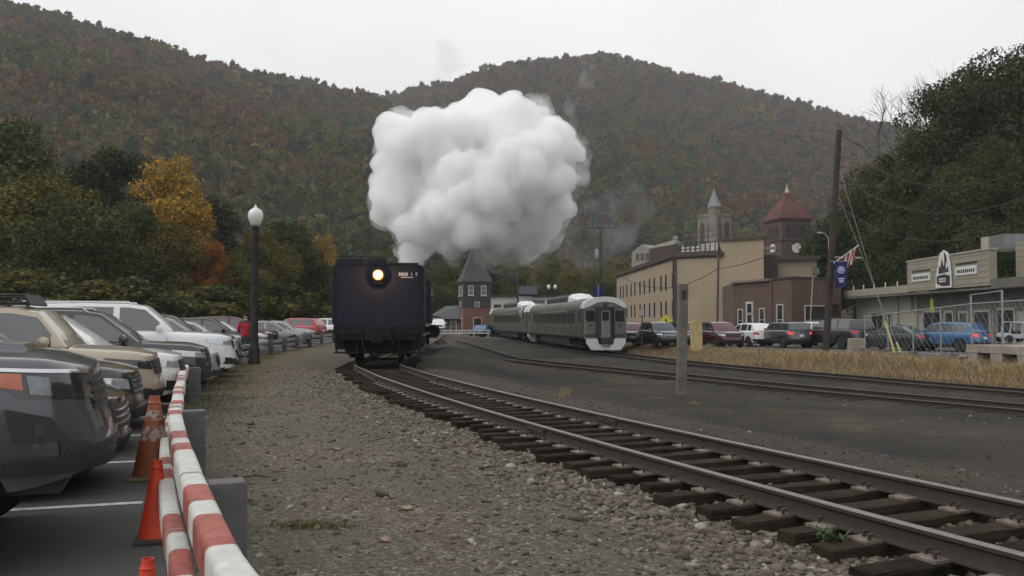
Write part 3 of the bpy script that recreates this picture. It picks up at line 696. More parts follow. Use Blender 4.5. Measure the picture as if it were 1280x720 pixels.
lob = [(505, 185, 36), (500, 240, 36), (527, 282, 27), (560, 190, 44), (590, 250, 58), (640, 170, 38), (650, 215, 52), (690, 190, 34), (713, 192, 20), (655, 270, 44), (625, 296, 32), (560, 255, 48),
       (519, 316, 15), (517, 328, 9), (600, 168, 36), (668, 148, 18), (645, 143, 17), (692, 250, 26), (482, 225, 14), (652, 302, 22), (548, 162, 20), (484, 268, 12), (712, 225, 16), (500, 165, 18), (531, 302, 13)]
rr = random.Random(8); balls = []
for px, py, r_ in lob:
    c = at(px, py, SY + rr.uniform(-1.6, 2.6) - (1.5 if r_ > 40 else 0)); q = r_ / 19.6; balls.append((c, q * .92))
    for k in range(int(4 + r_ * .42)):
        d = Vector((rr.gauss(0, 1), rr.gauss(0, 1), rr.gauss(0, 1))).normalized(); f = rr.uniform(.22, .50); balls.append((c + d * q * (1.0 - f * .45), q * f))
STEAM_M = vol_mat('steam_volume', (0.999, 0.999, 0.999), 2.0)
st = link('steam_cloud', puff_mesh('steam_cloud', balls, 0.105, [(1.15, 2.6), (0.50, 1.1), (0.18, 0.45)], 2)); st.data.materials.clear(); st.data.materials.append(STEAM_M)
props(st, 'big billowing white steam cloud above the tender', 'steam', kind='stuff')
fr_ = link('steam_fringe', puff_mesh('steam_fringe', [(c, q * 1.10 + .12) for c, q in balls], .22, [(1.0, 2.4), (.55, 1.0)], 2)); fr_.data.materials.clear(); fr_.data.materials.append(vol_mat('steam_fringe_volume', (.99, .99, .99), 1.1, 0.0, .75)); props(fr_, 'torn thin edge of the white steam cloud', 'steam', kind='stuff')
def wisp(name, balls, dens, col, label, amps, voxel=0.35, seed=1):
    o = link(name, puff_mesh(name, balls, voxel, amps, seed)); o.data.materials.clear(); o.data.materials.append(vol_mat(name + label[:9], col, dens, 0.0, .5 if 'drift' not in name else .22)); props(o, label, 'smoke', kind='stuff')
wisp('steam_wisp', [(at(px, py, 62), r_ / 18.0) for px, py, r_ in [(548, 45, 9), (556, 58, 14), (566, 72, 15), (552, 88, 14), (540, 105, 12), (530, 122, 10)]], .5, (.62, .62, .64), 'faint grey wisp drifting up above the steam', [(.7, 2.0), (.4, .9)])
wisp('steam_wisp', [(at(px, py, 62), r_ / 18.0) for px, py, r_ in [(738, 84, 10), (733, 98, 12), (722, 120, 9), (712, 138, 9), (720, 156, 9), (706, 128, 6)]], .55, (.9, .9, .9), 'thin pale wisp to the right of the steam, on the hill', [(.5, 1.6), (.3, .8)])
wisp('smoke_drift', [(at(px, py, 84), r_ / 13.1) for px, py, r_ in [(720, 300, 26), (745, 275, 30), (770, 250, 26), (765, 285, 30), (795, 262, 22), (738, 310, 24), (790, 240, 18), (640, 345, 14), (628, 352, 12)]], .13, (.58, .66, .78), 'thin bluish exhaust smoke drifting over the railcars', [(1.2, 3.5), (.6, 1.6)], .5, 3)
# ================================================================== cars
def car_paint(name, col, metal=0.35, rough=0.3):
    return paint('paint_' + name, col, rough, metal, 0.05, 1.2, coat=0.9, spec=0.5, dirt=0.12, dirtcol=(0.16, 0.15, 0.13))
def glass_mat(name, base, rough=0.06, ior=1.75):
    m, t, b = new_mat(name); b.inputs['Base Color'].default_value = (*base, 1); b.inputs['Roughness'].default_value = rough
    b.inputs['IOR'].default_value = ior; b.inputs['Specular IOR Level'].default_value = 0.75; b.inputs['Coat Weight'].default_value = 0.6; return m
CGLASS = glass_mat('car_glass', (0.028, 0.033, 0.034)); WGLASS = glass_mat('windscreen_glass', (0.10, 0.115, 0.12), 0.08, 1.9)
TYRE = paint('tyre_rubber', (0.018, 0.018, 0.019), 0.85, var=0.2, scale=8); RIM = paint('wheel_alloy', (0.32, 0.32, 0.33), 0.35, 0.8, 0.1, 6); DRIM = paint('wheel_dark', (0.05, 0.05, 0.055), 0.4, 0.7, 0.1, 6)
BLKPL = paint('black_plastic', (0.022, 0.022, 0.023), 0.6, var=0.15, scale=6); CHROME = paint('chrome_trim', (0.62, 0.63, 0.65), 0.18, 0.95, 0.05, 5)
LAMP = paint('headlamp_lens', (0.50, 0.53, 0.56), 0.12, 0.55, 0.25, 16, coat=1.0); DLAMP = paint('headlamp_dark', (0.035, 0.036, 0.04), 0.12, 0.3, 0.2, 16, coat=1.0)
AMBER = paint('amber_lens', (0.46, 0.115, 0.055), 0.25, 0.0, 0.12, 12, coat=0.8); PLATE_W = paint('plate_white', (0.55, 0.56, 0.58), 0.5, var=0.15, scale=20)
def red_lens():
    m, t, b = new_mat('tail_lens'); b.inputs['Base Color'].default_value = (0.42, 0.02, 0.022, 1); b.inputs['Roughness'].default_value = 0.18; b.inputs['Coat Weight'].default_value = 0.8
    return m
TAIL = red_lens()
def lit_tail():
    m, t, b = new_mat('tail_lens_lit'); b.inputs['Base Color'].default_value = (0.5, 0.03, 0.03, 1); b.inputs['Roughness'].default_value = 0.2
    b.inputs['Emission Color'].default_value = (1.0, 0.10, 0.08, 1); b.inputs['Emission Strength'].default_value = 0.45; return m
TAIL_ON = lit_tail()
def wheel_meshes(rw, wid, alloy):
    mb = MB(); mb.lathe([(rw * .66, -wid / 2), (rw * .93, -wid / 2), (rw, -wid * .33), (rw, wid * .33), (rw * .93, wid / 2), (rw * .66, wid / 2)], 26, axis='y'); ty = mb.mesh('tyre', TYRE, smooth=50)
    mb = MB(); mb.lathe([(rw * .60, -wid * .42), (rw * .67, -wid * .46), (rw * .67, wid * .46), (rw * .60, wid * .42)], 26, axis='y')
    mb.lathe([(rw * .16, -wid * .40), (rw * .16, wid * .40)], 12, axis='y')
    for k in range(5):
        a = k * 2 * math.pi / 5
        for s_ in (-.16, .16):
            mb.box((math.cos(a + s_) * rw * .38, 0, math.sin(a + s_) * rw * .38), (rw * .5, wid * .78, rw * .085), (0, -(a + s_ * 1.5), 0))
    mb.lathe([(rw * .60, -wid * .18), (rw * .60, wid * .18)], 20, axis='y', mi=1)
    ri = mb.mesh('rim', [alloy, BLKPL], smooth=40); return ty, ri
KINDS = {
 'suv':    dict(L=4.62, W=1.86, H=1.68, sill=.36, hf=.98, belt=1.08, beltr=1.14, xc=.265, w1=.405, r1=.885, rb=.965, rw=.355, ax=(.185, .785), win=[(.33, .50), (.525, .70), (.725, .86)], rl=.22),
 'boxy':   dict(L=4.24, W=1.82, H=1.67, sill=.38, hf=1.02, belt=1.12, beltr=1.16, xc=.265, w1=.345, r1=.945, rb=.985, rw=.36, ax=(.175, .78), win=[(.305, .50), (.53, .71), (.74, .92)], rl=.10),
 'sedan':  dict(L=4.80, W=1.83, H=1.47, sill=.27, hf=.80, belt=.95, beltr=1.02, xc=.285, w1=.425, r1=.70, rb=.865, rw=.335, ax=(.195, .775), win=[(.345, .50), (.525, .70)], rl=.16),
 'big':    dict(L=5.20, W=2.02, H=1.88, sill=.42, hf=1.10, belt=1.22, beltr=1.26, xc=.27, w1=.385, r1=.925, rb=.975, rw=.40, ax=(.185, .77), win=[(.325, .49), (.515, .68), (.705, .89)], rl=.14),
 'truck':  dict(L=4.86, W=1.95, H=1.91, sill=.56, hf=1.20, belt=1.31, beltr=1.35, xc=.30, w1=.40, r1=.91, rb=.97, rw=.415, ax=(.20, .775), win=[(.345, .49), (.515, .69), (.715, .87)], rl=.16),
 'cross':  dict(L=4.45, W=1.82, H=1.60, sill=.33, hf=.92, belt=1.02, beltr=1.10, xc=.265, w1=.42, r1=.84, rb=.955, rw=.34, ax=(.19, .785), win=[(.335, .51), (.535, .71), (.735, .83)], rl=.26)}
G_T = [0, .12, .35, .6, .82, .94, 1.0]; G_V = [.95, .975, 1.0, 1.0, .988, .966, .925]
class CarShape:
    def __init__(s, k):
        s.__dict__.update(k); s.xf = s.L / 2; H2 = s.W / 2; Rf, Rr = .62, .42
        pts = []
        for i in range(15):
            f = i / 14 * math.pi / 2; pts.append((s.xf - Rf + Rf * max(0, math.cos(f)) ** (2 / 2.7), H2 * .985 * math.sin(f) ** (2 / 2.7)))
        n = int((s.L - Rf - Rr) / .05)
        for i in range(1, n): x = s.xf - Rf - (s.L - Rf - Rr) * i / n; pts.append((x, H2 * (.985 + .015 * math.sin(math.pi * i / n))))
        for i in range(13):
            f = (1 - i / 12) * math.pi / 2; pts.append((-s.xf + Rr - Rr * max(0, math.cos(f)) ** (2 / 3.4), H2 * .985 * math.sin(f) ** (2 / 3.4)))
        s.P = np.array(pts); s.U = np.concatenate([[0], np.cumsum(np.linalg.norm(np.diff(s.P, axis=0), axis=1))]); s.UT = s.U[-1]
        X = lambda f: s.xf - f * s.L
        s.X = X; s.ks = sorted([(X(0), s.hf), (X(.06), s.hf + .45 * (s.belt - s.hf)), (X(s.xc), s.belt), (X(.75), (s.belt + s.beltr) / 2 + .01), (X(1), s.beltr - .05)])
        s.axx = [X(a) for a in s.ax]
        s.kt = sorted([(X(s.xc - .012), s.belt - .02), (X(s.w1), s.H - .075), (X(s.w1 + .07), s.H - .02), (X((s.w1 + s.r1) / 2), s.H), (X(s.r1 - .05), s.H - .035), (X(s.r1), s.H - .07), (X(s.rb), s.beltr - .02)])
    def zs(s, x): return float(np.interp(x, [a for a, _ in s.ks], [b for _, b in s.ks]))
    def z0(s, x):
        z = s.sill - .06; e = s.xf - abs(x)
        z += .10 * max(0, 1 - e / .5) ** 1.5
        for a in s.axx:
            Ra = s.rw * 1.16
            if abs(x - a) < Ra: z = max(z, s.rw + math.sqrt(Ra * Ra - (x - a) ** 2))
        return z
    def zt(s, x): return float(np.interp(x, [a for a, _ in s.kt], [b for _, b in s.kt]))
    def g(s, x, z): return float(np.interp((z - s.sill) / (s.zs(x) - s.sill), G_T, G_V))
    def deform(s, x, y, z):
        k = max(0, (x - (s.xf - .75)) / .75); x -= k * k * (.22 * max(0, z - .62) ** 1.2 + .10 * max(0, s.sill + .12 - z)); x += .03 * k * k * math.exp(-((z - s.sill - .17) / .12) ** 2)
        k = max(0, (-x - (s.xf - .6)) / .6); x += k * k * (s.rl * max(0, z - .75)); x -= .03 * k * k * math.exp(-((z - s.sill - .2) / .13) ** 2)
        return (x, y, z)
    def S(s, u, z, eps=0.0):
        x = float(np.interp(u, s.U, s.P[:, 0])); w = float(np.interp(u, s.U, s.P[:, 1])); h = .02
        a = (np.interp(u + h, s.U, s.P[:, 0]) - np.interp(u - h, s.U, s.P[:, 0])); b = (np.interp(u + h, s.U, s.P[:, 1]) - np.interp(u - h, s.U, s.P[:, 1])); n = math.hypot(a, b) or 1
        nx, ny = b / n, -a / n
        if u < h: nx, ny = 1, 0
        if u > s.UT - h: nx, ny = -1, 0
        return s.deform(x + nx * eps, w * s.g(x, z) + ny * eps, z)
    def u_of_x(s, x): i = np.argsort(s.P[:, 0]); return float(np.interp(x, s.P[i, 0], s.U[i]))
    def body(s):
        mb = MB(); T = [0, .08, .2, .38, .58, .76, .88, .95, 1.0]; D = [.86, .62, .32, 0]; rows = []
        for (x, w) in s.P:
            z0, zs = s.z0(x), s.zs(x); z0 = min(z0, zs - .06); r = []
            for t in T: z = z0 + (zs - z0) * t; r.append(s.deform(x, w * s.g(x, z), z))
            for d in D: r.append(s.deform(x, w * .925 * d, zs + .045 * (1 - d * d) * min(1, (s.xf - abs(x)) / .4)))
            rows.append(r)
        n = len(rows[0])
        for sd_ in (1, -1):
            vs_ = [(p[0], p[1] * sd_, p[2]) for r in rows for p in r]
            mb.add(vs_, [(i * n + j, i * n + j + 1, (i + 1) * n + j + 1, (i + 1) * n + j) for i in range(len(rows) - 1) for j in range(n - 1)])
        return mb
    def cabin(s):
        """returns {part key: MB}; frame faces under key 'body'"""
        parts = {}; xa, xb = s.kt[0][0], s.kt[-1][0]; xs = list(np.linspace(xb, xa, 64))
        for f in s.win:
            for q in f: xs.append(s.X(q))
        xs = sorted(set(round(q, 4) for q in xs), reverse=True); rows = []
        H2 = s.W / 2
        for x in xs:
            zt = s.zt(x); zs = s.zs(x); w = float(np.interp(-x, -s.P[:, 0], s.P[:, 1])); yb = min(H2 * .905, w * .915); h = max(0, min(1, (zt - zs) / (s.H - s.belt)))
            ye = yb + (H2 * .735 - yb) * h; top = max(zt - .065, zs + .02)
            zz = [zs - .03, min(zs + .03, zt), top, zt]; r = []
            for z in zz:
                k = max(0, min(1, (z - zs) / max(.02, zt - zs))); r.append((x, yb + (ye - yb) * k + .025 * h * math.sin(k * math.pi), z))
            for d in (.93, .6, .3, 0): r.append((x + (.10 * (1 - d * d) if x > s.X(s.w1) else -.06 * (1 - d * d) if x < s.X(s.r1) else 0) * min(1, h * 3) * (1 - h), ye * d, zt + .04 * (1 - d * d) * h + .008))
            rows.append(r)
        def put(key, q):
            parts.setdefault(key, MB()).add(q, [(0, 1, 2, 3)])
        for i in range(len(xs) - 1):
            xm = (xs[i] + xs[i + 1]) / 2; hgt = s.zt(xm) - s.zs(xm)
            for sd_ in (1, -1):
                for j in range(7):
                    q = [rows[i][j], rows[i][j + 1], rows[i + 1][j + 1], rows[i + 1][j]]; q = [(a, b * sd_, c) for a, b, c in q]; key = 'body'
                    if j == 1 and hgt > .13:
                        for wi, (a, b) in enumerate(s.win):
                            if s.X(b) < xm < s.X(a): key = ('side_window', wi, sd_)
                    if j >= 4:
                        if s.X(s.w1) + .02 < xm < xa - .04: key = ('windscreen',)
                        elif xb + .05 < xm < s.X(s.r1) - .02: key = ('rear_window',)
                    put(key, q)
        return parts
    def patch(s, c, sides=(1, -1), eps=.012, nu=8, nv=5, rear=False, skirt=True, mb=None):
        """a panel lying on the skin: c = four (u, z) corners, u measured round the outline from the nose (or tail)"""
        mb = mb or MB()
        for sd_ in sides:
            V = []
            for j in range(nv + 1):
                for i in range(nu + 1):
                    a, b = i / nu, j / nv
                    u = (c[0][0] * (1 - a) + c[1][0] * a) * (1 - b) + (c[3][0] * (1 - a) + c[2][0] * a) * b
                    z = (c[0][1] * (1 - a) + c[1][1] * a) * (1 - b) + (c[3][1] * (1 - a) + c[2][1] * a) * b
                    V.append((u, z))
            def P(u, z, e):
                p = s.S(s.UT - u if rear else u, z, e); return (p[0], p[1] * sd_, p[2])
            vs_ = [P(u, z, eps) for u, z in V]; F = [(j * (nu + 1) + i, j * (nu + 1) + i + 1, (j + 1) * (nu + 1) + i + 1, (j + 1) * (nu + 1) + i) for j in range(nv) for i in range(nu)]
            if skirt:
                ring = [j for j in range(nu + 1)] + [(j + 1) * (nu + 1) + nu for j in range(nv)] + [nv * (nu + 1) + nu - 1 - j for j in range(nu)] + [(nv - 1 - j) * (nu + 1) for j in range(nv - 1)]
                b0 = len(vs_); vs_ += [P(*V[q], -.02) for q in ring]
                for q in range(len(ring)): F.append((ring[q], ring[(q + 1) % len(ring)], b0 + (q + 1) % len(ring), b0 + q))
            mb.add(vs_, F)
        return mb
SHAPES = {}
WHEELS = {}
def make_car(name, kind, col, label, loc, heading, group=None, cat='car', trim=None, rims=None, rails_=False, lit=False, bumper_dark=False, grille_chrome=False, lamp=None, cladding=True, plate='both', custom=None):
    """heading: compass angle of the nose in the plan, radians from +X"""
    if kind not in SHAPES:
        s = CarShape(KINDS[kind]); SHAPES[kind] = (s, {})
    s, cache = SHAPES[kind]
    t = thing(name, label, cat, loc, heading, group)
    def part(nm, key, fn, mat, smooth=40, parent=None):
        k = (key, mat.name if not isinstance(mat, list) else mat[0].name)
        if k not in cache: cache[k] = fn().mesh(nm, mat, smooth=smooth)
        return link(nm, cache[k], parent or t)
    cab = cache.get('_cab') or s.cabin(); cache['_cab'] = cab
    def bod():
        mb = s.body(); q = cab['body']; b = len(mb.v); mb.v += q.v; mb.f += [tuple(b + i for i in f) for f in q.f]; mb.m += q.m; return mb
    part('body', 'body', bod, col, 62)
    for key, m in cab.items():
        if key == 'body': continue
        part(key[0], key, lambda m=m: m, WGLASS if key[0] == 'windscreen' else CGLASS, 60)
    part('underbody', 'under', lambda: MB().box((0, 0, s.sill + .03), (s.L * .9, s.W - .56, .30)), BLKPL)
    def gaps():
        mb = MB()
        for f in (s.win[0][0] - .035, s.win[0][1] + .012, s.win[1][1] + .012):
            u = s.u_of_x(s.X(f)); zb = s.zs(s.X(f)) - .02; lo = max(s.sill + .04, s.z0(s.X(f)) + .02); s.patch([(u - .004, lo), (u + .004, lo), (u + .004, zb), (u - .004, zb)], eps=.0025, nu=1, nv=6, skirt=False, mb=mb)
        a, b = s.u_of_x(s.X(s.win[0][0] - .035)), s.u_of_x(s.X(s.win[1][1] + .012))
        return mb
    part('door_gap', 'gaps', gaps, BLKPL)
    for f in (s.win[0][1] - .02, s.win[1][1] - .02):
        u = s.u_of_x(s.X(f)); z = s.zs(s.X(f)) - .16
        part('door_handle', ('handle', f), lambda u=u, z=z: s.patch([(u - .10, z - .012), (u + .05, z - .012), (u + .05, z + .014), (u - .10, z + .014)], eps=.022, nu=4, nv=1), col)
    if cladding:
        def clad(sd_):
            mb = MB()
            u0, u1 = s.u_of_x(s.axx[0] - s.rw * 1.17), s.u_of_x(s.axx[1] + s.rw * 1.17); s.patch([(u0, s.sill - .055), (u1, s.sill - .055), (u1, s.sill + .07), (u0, s.sill + .07)], sides=(sd_,), eps=.010, nu=14, nv=2, mb=mb)
            return mb
        for sd_ in (1, -1): part('sill_cladding', ('clad', sd_), lambda sd_=sd_: clad(sd_), BLKPL)
    hw = s.W / 2; zb = s.sill + .04
    lam = lamp or LAMP
    for sd_ in (1, -1):
        part('headlight', ('hl', sd_), lambda sd_=sd_: s.patch([(hw * .50, s.hf - .20), (hw * 1.16, s.hf - .16), (hw * 1.40, s.hf + .02), (hw * .52, s.hf - .04)] if kind == 'truck' else [(hw * .58, s.hf - .20), (hw * 1.30, s.hf - .13), (hw * 1.42, s.hf - .02), (hw * .60, s.hf - .085)], (sd_,), .012), lam)
        part('taillight', ('tl', sd_), lambda sd_=sd_: s.patch([(hw * .62, s.beltr - .30), (hw * 1.10, s.beltr - .26), (hw * 1.16, s.beltr - .09), (hw * .66, s.beltr - .10)], (sd_,), .014, rear=True), TAIL_ON if lit else TAIL)
        part('fog_light', ('fog', sd_), lambda sd_=sd_: s.patch([(hw * .70, zb + .06), (hw * .95, zb + .08), (hw * .95, zb + .17), (hw * .72, zb + .15)], (sd_,), .010), BLKPL)
    part('grille', 'grille', lambda: s.patch([(0, s.hf - .28), (hw * .50, s.hf - .27), (hw * .56, s.hf - .07), (0, s.hf - .06)], eps=.010), BLKPL)
    def bars():
        mb = MB()
        for k in range(3): z = s.hf - .235 + k * .06; s.patch([(0, z), (hw * .50, z), (hw * .51, z + .016), (0, z + .016)], eps=.022, nv=1, mb=mb)
        return mb
    part('grille_bar', 'bars', bars, CHROME if grille_chrome else DRIM)
    part('front_bumper', 'fb', lambda: s.patch([(0, s.sill + .03), (hw * 1.0, s.sill + .05), (hw * .9, s.sill + .17), (0, s.sill + .17)], eps=.012), BLKPL)
    part('rear_bumper', 'rbm', lambda: s.patch([(0, s.sill + .0), (hw * 1.25, s.sill + .03), (hw * 1.2, s.sill + .20), (0, s.sill + .20)], eps=.016, rear=True), BLKPL)
    part('licence_plate', 'pl', lambda: s.patch([(0, s.beltr - .42), (.155, s.beltr - .42), (.155, s.beltr - .28), (0, s.beltr - .28)], eps=.016, nu=2, nv=2, rear=True), PLATE_W)
    def mirror(sd_):
        mb = MB(); x = s.X(s.xc + .055); z = s.belt + .09
        mb.lathe([(.02, -.085), (.075, -.07), (.095, 0), (.085, .07), (.03, .10)], 10, (0, 0, 0), axis='y'); mb.v = [(x + p[0] * .75, sd_ * (s.W / 2 * .92 + .11) + p[1] * 1.1, z + p[2] * .85) for p in mb.v]
        mb.box((x, sd_ * (s.W / 2 * .90), z - .04), (.06, .12, .03)); return mb
    for sd_ in (1, -1): part('wing_mirror', ('mir', sd_), lambda sd_=sd_: mirror(sd_), trim or col)
    if rails_:
        def rl(sd_):
            mb = MB(); x0, x1 = s.X(s.w1 + .05), s.X(s.r1 - .03); y = sd_ * s.W / 2 * .69
            mb.tube([(x0, y, s.H - .04), (x0 - .1, y, s.H + .045), (x1 + .1, y, s.H + .045), (x1, y, s.H - .05)], .018, 6); return mb
        for sd_ in (1, -1): part('roof_rail', ('rail', sd_), lambda sd_=sd_: rl(sd_), BLKPL if rails_ == 'black' else CHROME)
    al = rims or RIM; kk = (kind, al.name)
    if kk not in WHEELS: WHEELS[kk] = wheel_meshes(s.rw, .225, al)
    ty, ri = WHEELS[kk]
    for a in s.axx:
        for sd_ in (1, -1):
            w = bpy.data.objects.new('wheel', None); COL.objects.link(w); w.parent = t; w.location = (a, sd_ * (s.W / 2 - .125), s.rw); w.empty_display_size = .1; w.rotation_euler = (0, (a * 3 + sd_) % 1.2, 0)
            link('tyre', ty, w); link('rim', ri, w)
    if custom: custom(t, s, part)
    return t
# ------------------------------------------------------------------ the row nosed up to the fence
SILV = car_paint('silver', (0.44, 0.45, 0.46), .6); WHT = car_paint('white', (0.74, 0.74, 0.72), 0, .28); BLK = car_paint('black', (0.012, 0.012, 0.014), .2, .22)
GRY = car_paint('grey', (0.085, 0.089, 0.098), .5); TAN = car_paint('sand', (0.44, 0.38, 0.28), .25); CHAR = car_paint('charcoal', (0.040, 0.038, 0.044), .5)
MAR = car_paint('maroon', (0.085, 0.014, 0.022), .4); REDP = car_paint('red', (0.30, 0.016, 0.030), .3); BLU = car_paint('blue', (0.045, 0.13, 0.27), .4); DGRN = car_paint('dark_teal', (0.035, 0.045, 0.048), .4); LGR = car_paint('pale_grey', (0.28, 0.28, 0.29), .5)
STALL = R(17.2)                   # the stalls stand square to the fence
def nose_at(k, px):
    """where the nose of the car in stall k sits so that its front ends at that picture column"""
    r_ = (px - 640) / FPX; nx = (.17 + r_ * (7.564 + 2.4 * k)) / (1 - .31 * r_); return nx, 5.94 + 2.4 * k + .31 * (nx + 3.4)
def fence_car(name, kind, col, label, k, px, turn=0, **kw):
    nx, ny = nose_at(k, px); h = STALL + R(turn); L = KINDS[kind]['L'] / 2
    return make_car(name, kind, col, label, (nx - L * math.cos(h), ny - L * math.sin(h), 0.012), h, 'cars nosed up to the fence', **kw)
def near_suv(t, s, part):
    """the front corner seen large: clear lamp with amber end, tow cover, bumper pods, wheel-arch lip"""
    hw = s.W / 2
    for sd_ in (1, -1):
        part('amber_marker', ('amb', sd_), lambda sd_=sd_: s.patch([(hw * 1.14, s.hf - .115), (hw * 1.30, s.hf - .09), (hw * 1.40, s.hf - .005), (hw * 1.15, s.hf - .02)], (sd_,), .020), AMBER)
        part('lamp_trim', ('ltr', sd_), lambda sd_=sd_: s.patch([(hw * .52, s.hf - .045), (hw * 1.41, s.hf + .005), (hw * 1.41, s.hf + .025), (hw * .52, s.hf - .02)], (sd_,), .022, nv=2), CHROME)
        part('lamp_reflector', ('lrf', sd_), lambda sd_=sd_: s.patch([(hw * .96, s.hf - .155), (hw * 1.10, s.hf - .14), (hw * 1.12, s.hf - .03), (hw * .98, s.hf - .045)], (sd_,), .021, nu=5, nv=4), paint('lamp_inner', (.15, .16, .17), .15, .6, .3, 20, coat=1.0))
        part('fog_pod', ('pod', sd_), lambda sd_=sd_: s.patch([(hw * .86, s.sill + .20), (hw * 1.20, s.sill + .23), (hw * 1.24, s.sill + .42), (hw * .98, s.sill + .36)], (sd_,), .014), BLKPL)
        part('fog_lens', ('fl', sd_), lambda sd_=sd_: s.patch([(hw * 1.04, s.sill + .25), (hw * 1.09, s.sill + .25), (hw * 1.09, s.sill + .32), (hw * 1.04, s.sill + .32)], (sd_,), .022, nu=3, nv=3), DRIM)
        part('bumper_corner', ('bc', sd_), lambda sd_=sd_: s.patch([(hw * .2, s.sill + .0), (hw * 1.28, s.sill + .03), (hw * 1.22, s.sill + .13), (hw * .2, s.sill + .10)], (sd_,), .026), BLKPL)
        def lip(sd_):
            mb = MB(); a = s.axx[0]; pts = []
            for k in range(15):
                f = math.pi * k / 14; x = a + math.cos(f) * s.rw * 1.19; z = s.rw + math.sin(f) * s.rw * 1.19
                if z > s.sill - .02: p = s.S(s.u_of_x(x), z, .004); pts.append((p[0], p[1] * sd_, p[2]))
            mb.tube(pts, .022, 6); return mb
        part('arch_lip', ('lip', sd_), lambda sd_=sd_: lip(sd_), BLKPL)
        part('hood_seam', ('hs', sd_), lambda sd_=sd_: s.patch([(hw * 1.45, s.hf + .03), (hw * 2.1, s.hf + .055), (hw * 2.1, s.hf + .062), (hw * 1.45, s.hf + .037)], (sd_,), .003, nv=1, skirt=False), BLKPL)
    part('hood_scoop', 'scoop', lambda: MB().box((s.X(.15), 0, s.zs(s.X(.15)) + .05), (.5, .55, .05), (0, .05, 0), taper=.8), GRY)
def roof_basket(t, s, part):
    def f():
        mb = MB(); x0, x1, y, z = s.X(.40), s.X(.90), .55, s.H + .16
        for yy in (-y, y):
            mb.tube([(x0, yy, z), (x1, yy, z)], .022, 6); mb.tube([(x0, yy, z - .10), (x1, yy, z - .10)], .022, 6)
        for k in range(9): x = x0 + (x1 - x0) * k / 8; mb.tube([(x, -y, z - .10), (x, y, z - .10)], .016, 5)
        for x in (x0, x1): mb.tube([(x, -y, z), (x, y, z)], .022, 6)
        for x in (x0 - .15, x1 + .2):
            for yy in (-y, y): mb.tube([(x, yy, s.H - .03), (x, yy, z - .1)], .03, 6)
        return mb
    part('roof_rack', 'rack', f, BLKPL); part('rack_fairing', 'fair', lambda: MB().box((s.X(.385), 0, s.H + .09), (.03, 1.1, .14), (0, -.5, 0)), BLKPL)
fence_car('parked_suv', 'truck', GRY, 'dark grey off-road SUV beside the two orange cones', 0, 158, rims=DRIM, lamp=DLAMP, custom=near_suv, turn=4)
fence_car('parked_car', 'sedan', BLK, 'black sedan between the dark grey SUV and the charcoal saloon', 1, 168, grille_chrome=True)
fence_car('parked_car', 'cross', CHAR, 'charcoal hatchback with chrome grille bars next to the sand coloured SUV', 2, 185, grille_chrome=True)
fence_car('parked_suv', 'boxy', TAN, 'boxy sand coloured SUV with a black roof rack', 3, 208, rims=DRIM, custom=roof_basket, lamp=DLAMP)
fence_car('parked_car', 'cross', WHT, 'white crossover nosed to the fence beside the sand coloured SUV', 4, 235, rails_=False)
fence_car('parked_suv', 'suv', CHAR, 'dark crossover with bright window trim beyond the white crossover', 5, 266, rails_='chrome')
fence_car('parked_car', 'sedan', SILV, 'silver sedan parked beyond the dark crossover', 6, 276)
fence_car('parked_suv', 'big', WHT, 'large white SUV with the highest roof in the row', 7, 296, rails_='chrome')
fence_car('parked_car', 'sedan', WHT, 'white sedan beyond the large white SUV', 8, 298)
fence_car('parked_car', 'cross', LGR, 'pale grey hatchback behind the person in red', 9, 302)
fence_car('parked_suv', 'suv', DGRN, 'dark green-grey SUV in the row behind the lamp post', 10.4, 296, rails_='black')
for i, (kind, col, lab) in enumerate((('sedan', SILV, 'silver sedan in the first stall past the lamp post'), ('cross', BLK, 'black hatchback between two pale sedans past the lamp post'), ('sedan', WHT, 'white sedan between the black hatchback and the maroon crossover'), ('suv', MAR, 'maroon crossover nosed to the fence past the lamp post'))):
    y = 36.6 + 2.7 * i; h = R(13); nx = fence_x(y) - .55; L = KINDS[kind]['L'] / 2
    make_car('parked_suv' if kind == 'suv' else 'parked_car', kind, col, lab, (nx - L * math.cos(h), y - L * math.sin(h), .012), h, 'cars nosed up to the fence')
def far_car(name, kind, col, label, px, y, head, **kw):
    return make_car(name, kind, col, label, (colx(px, y), y, 0.012), R(head), 'cars nosed up to the fence', **kw)
far_car('parked_car', 'sedan', LGR, 'grey sedan just right of the lamp post behind the fence', 334, 50, 12)
far_car('parked_car', 'sedan', SILV, 'silver car beyond the lamp post with a low roof', 348, 57, 10)
far_car('parked_suv', 'suv', REDP, 'bright red crossover showing its tail behind the fence', 369, 67, 168)
far_car('parked_suv', 'suv', WHT, 'white SUV behind the fence next to the tender', 400, 75, 170)
far_car('parked_car', 'sedan', SILV, 'silver car half hidden behind the grey sedan past the lamp post', 352, 66, 10)
far_car('parked_car', 'cross', CHAR, 'dark hatchback parked behind the red crossover', 386, 82, 168)
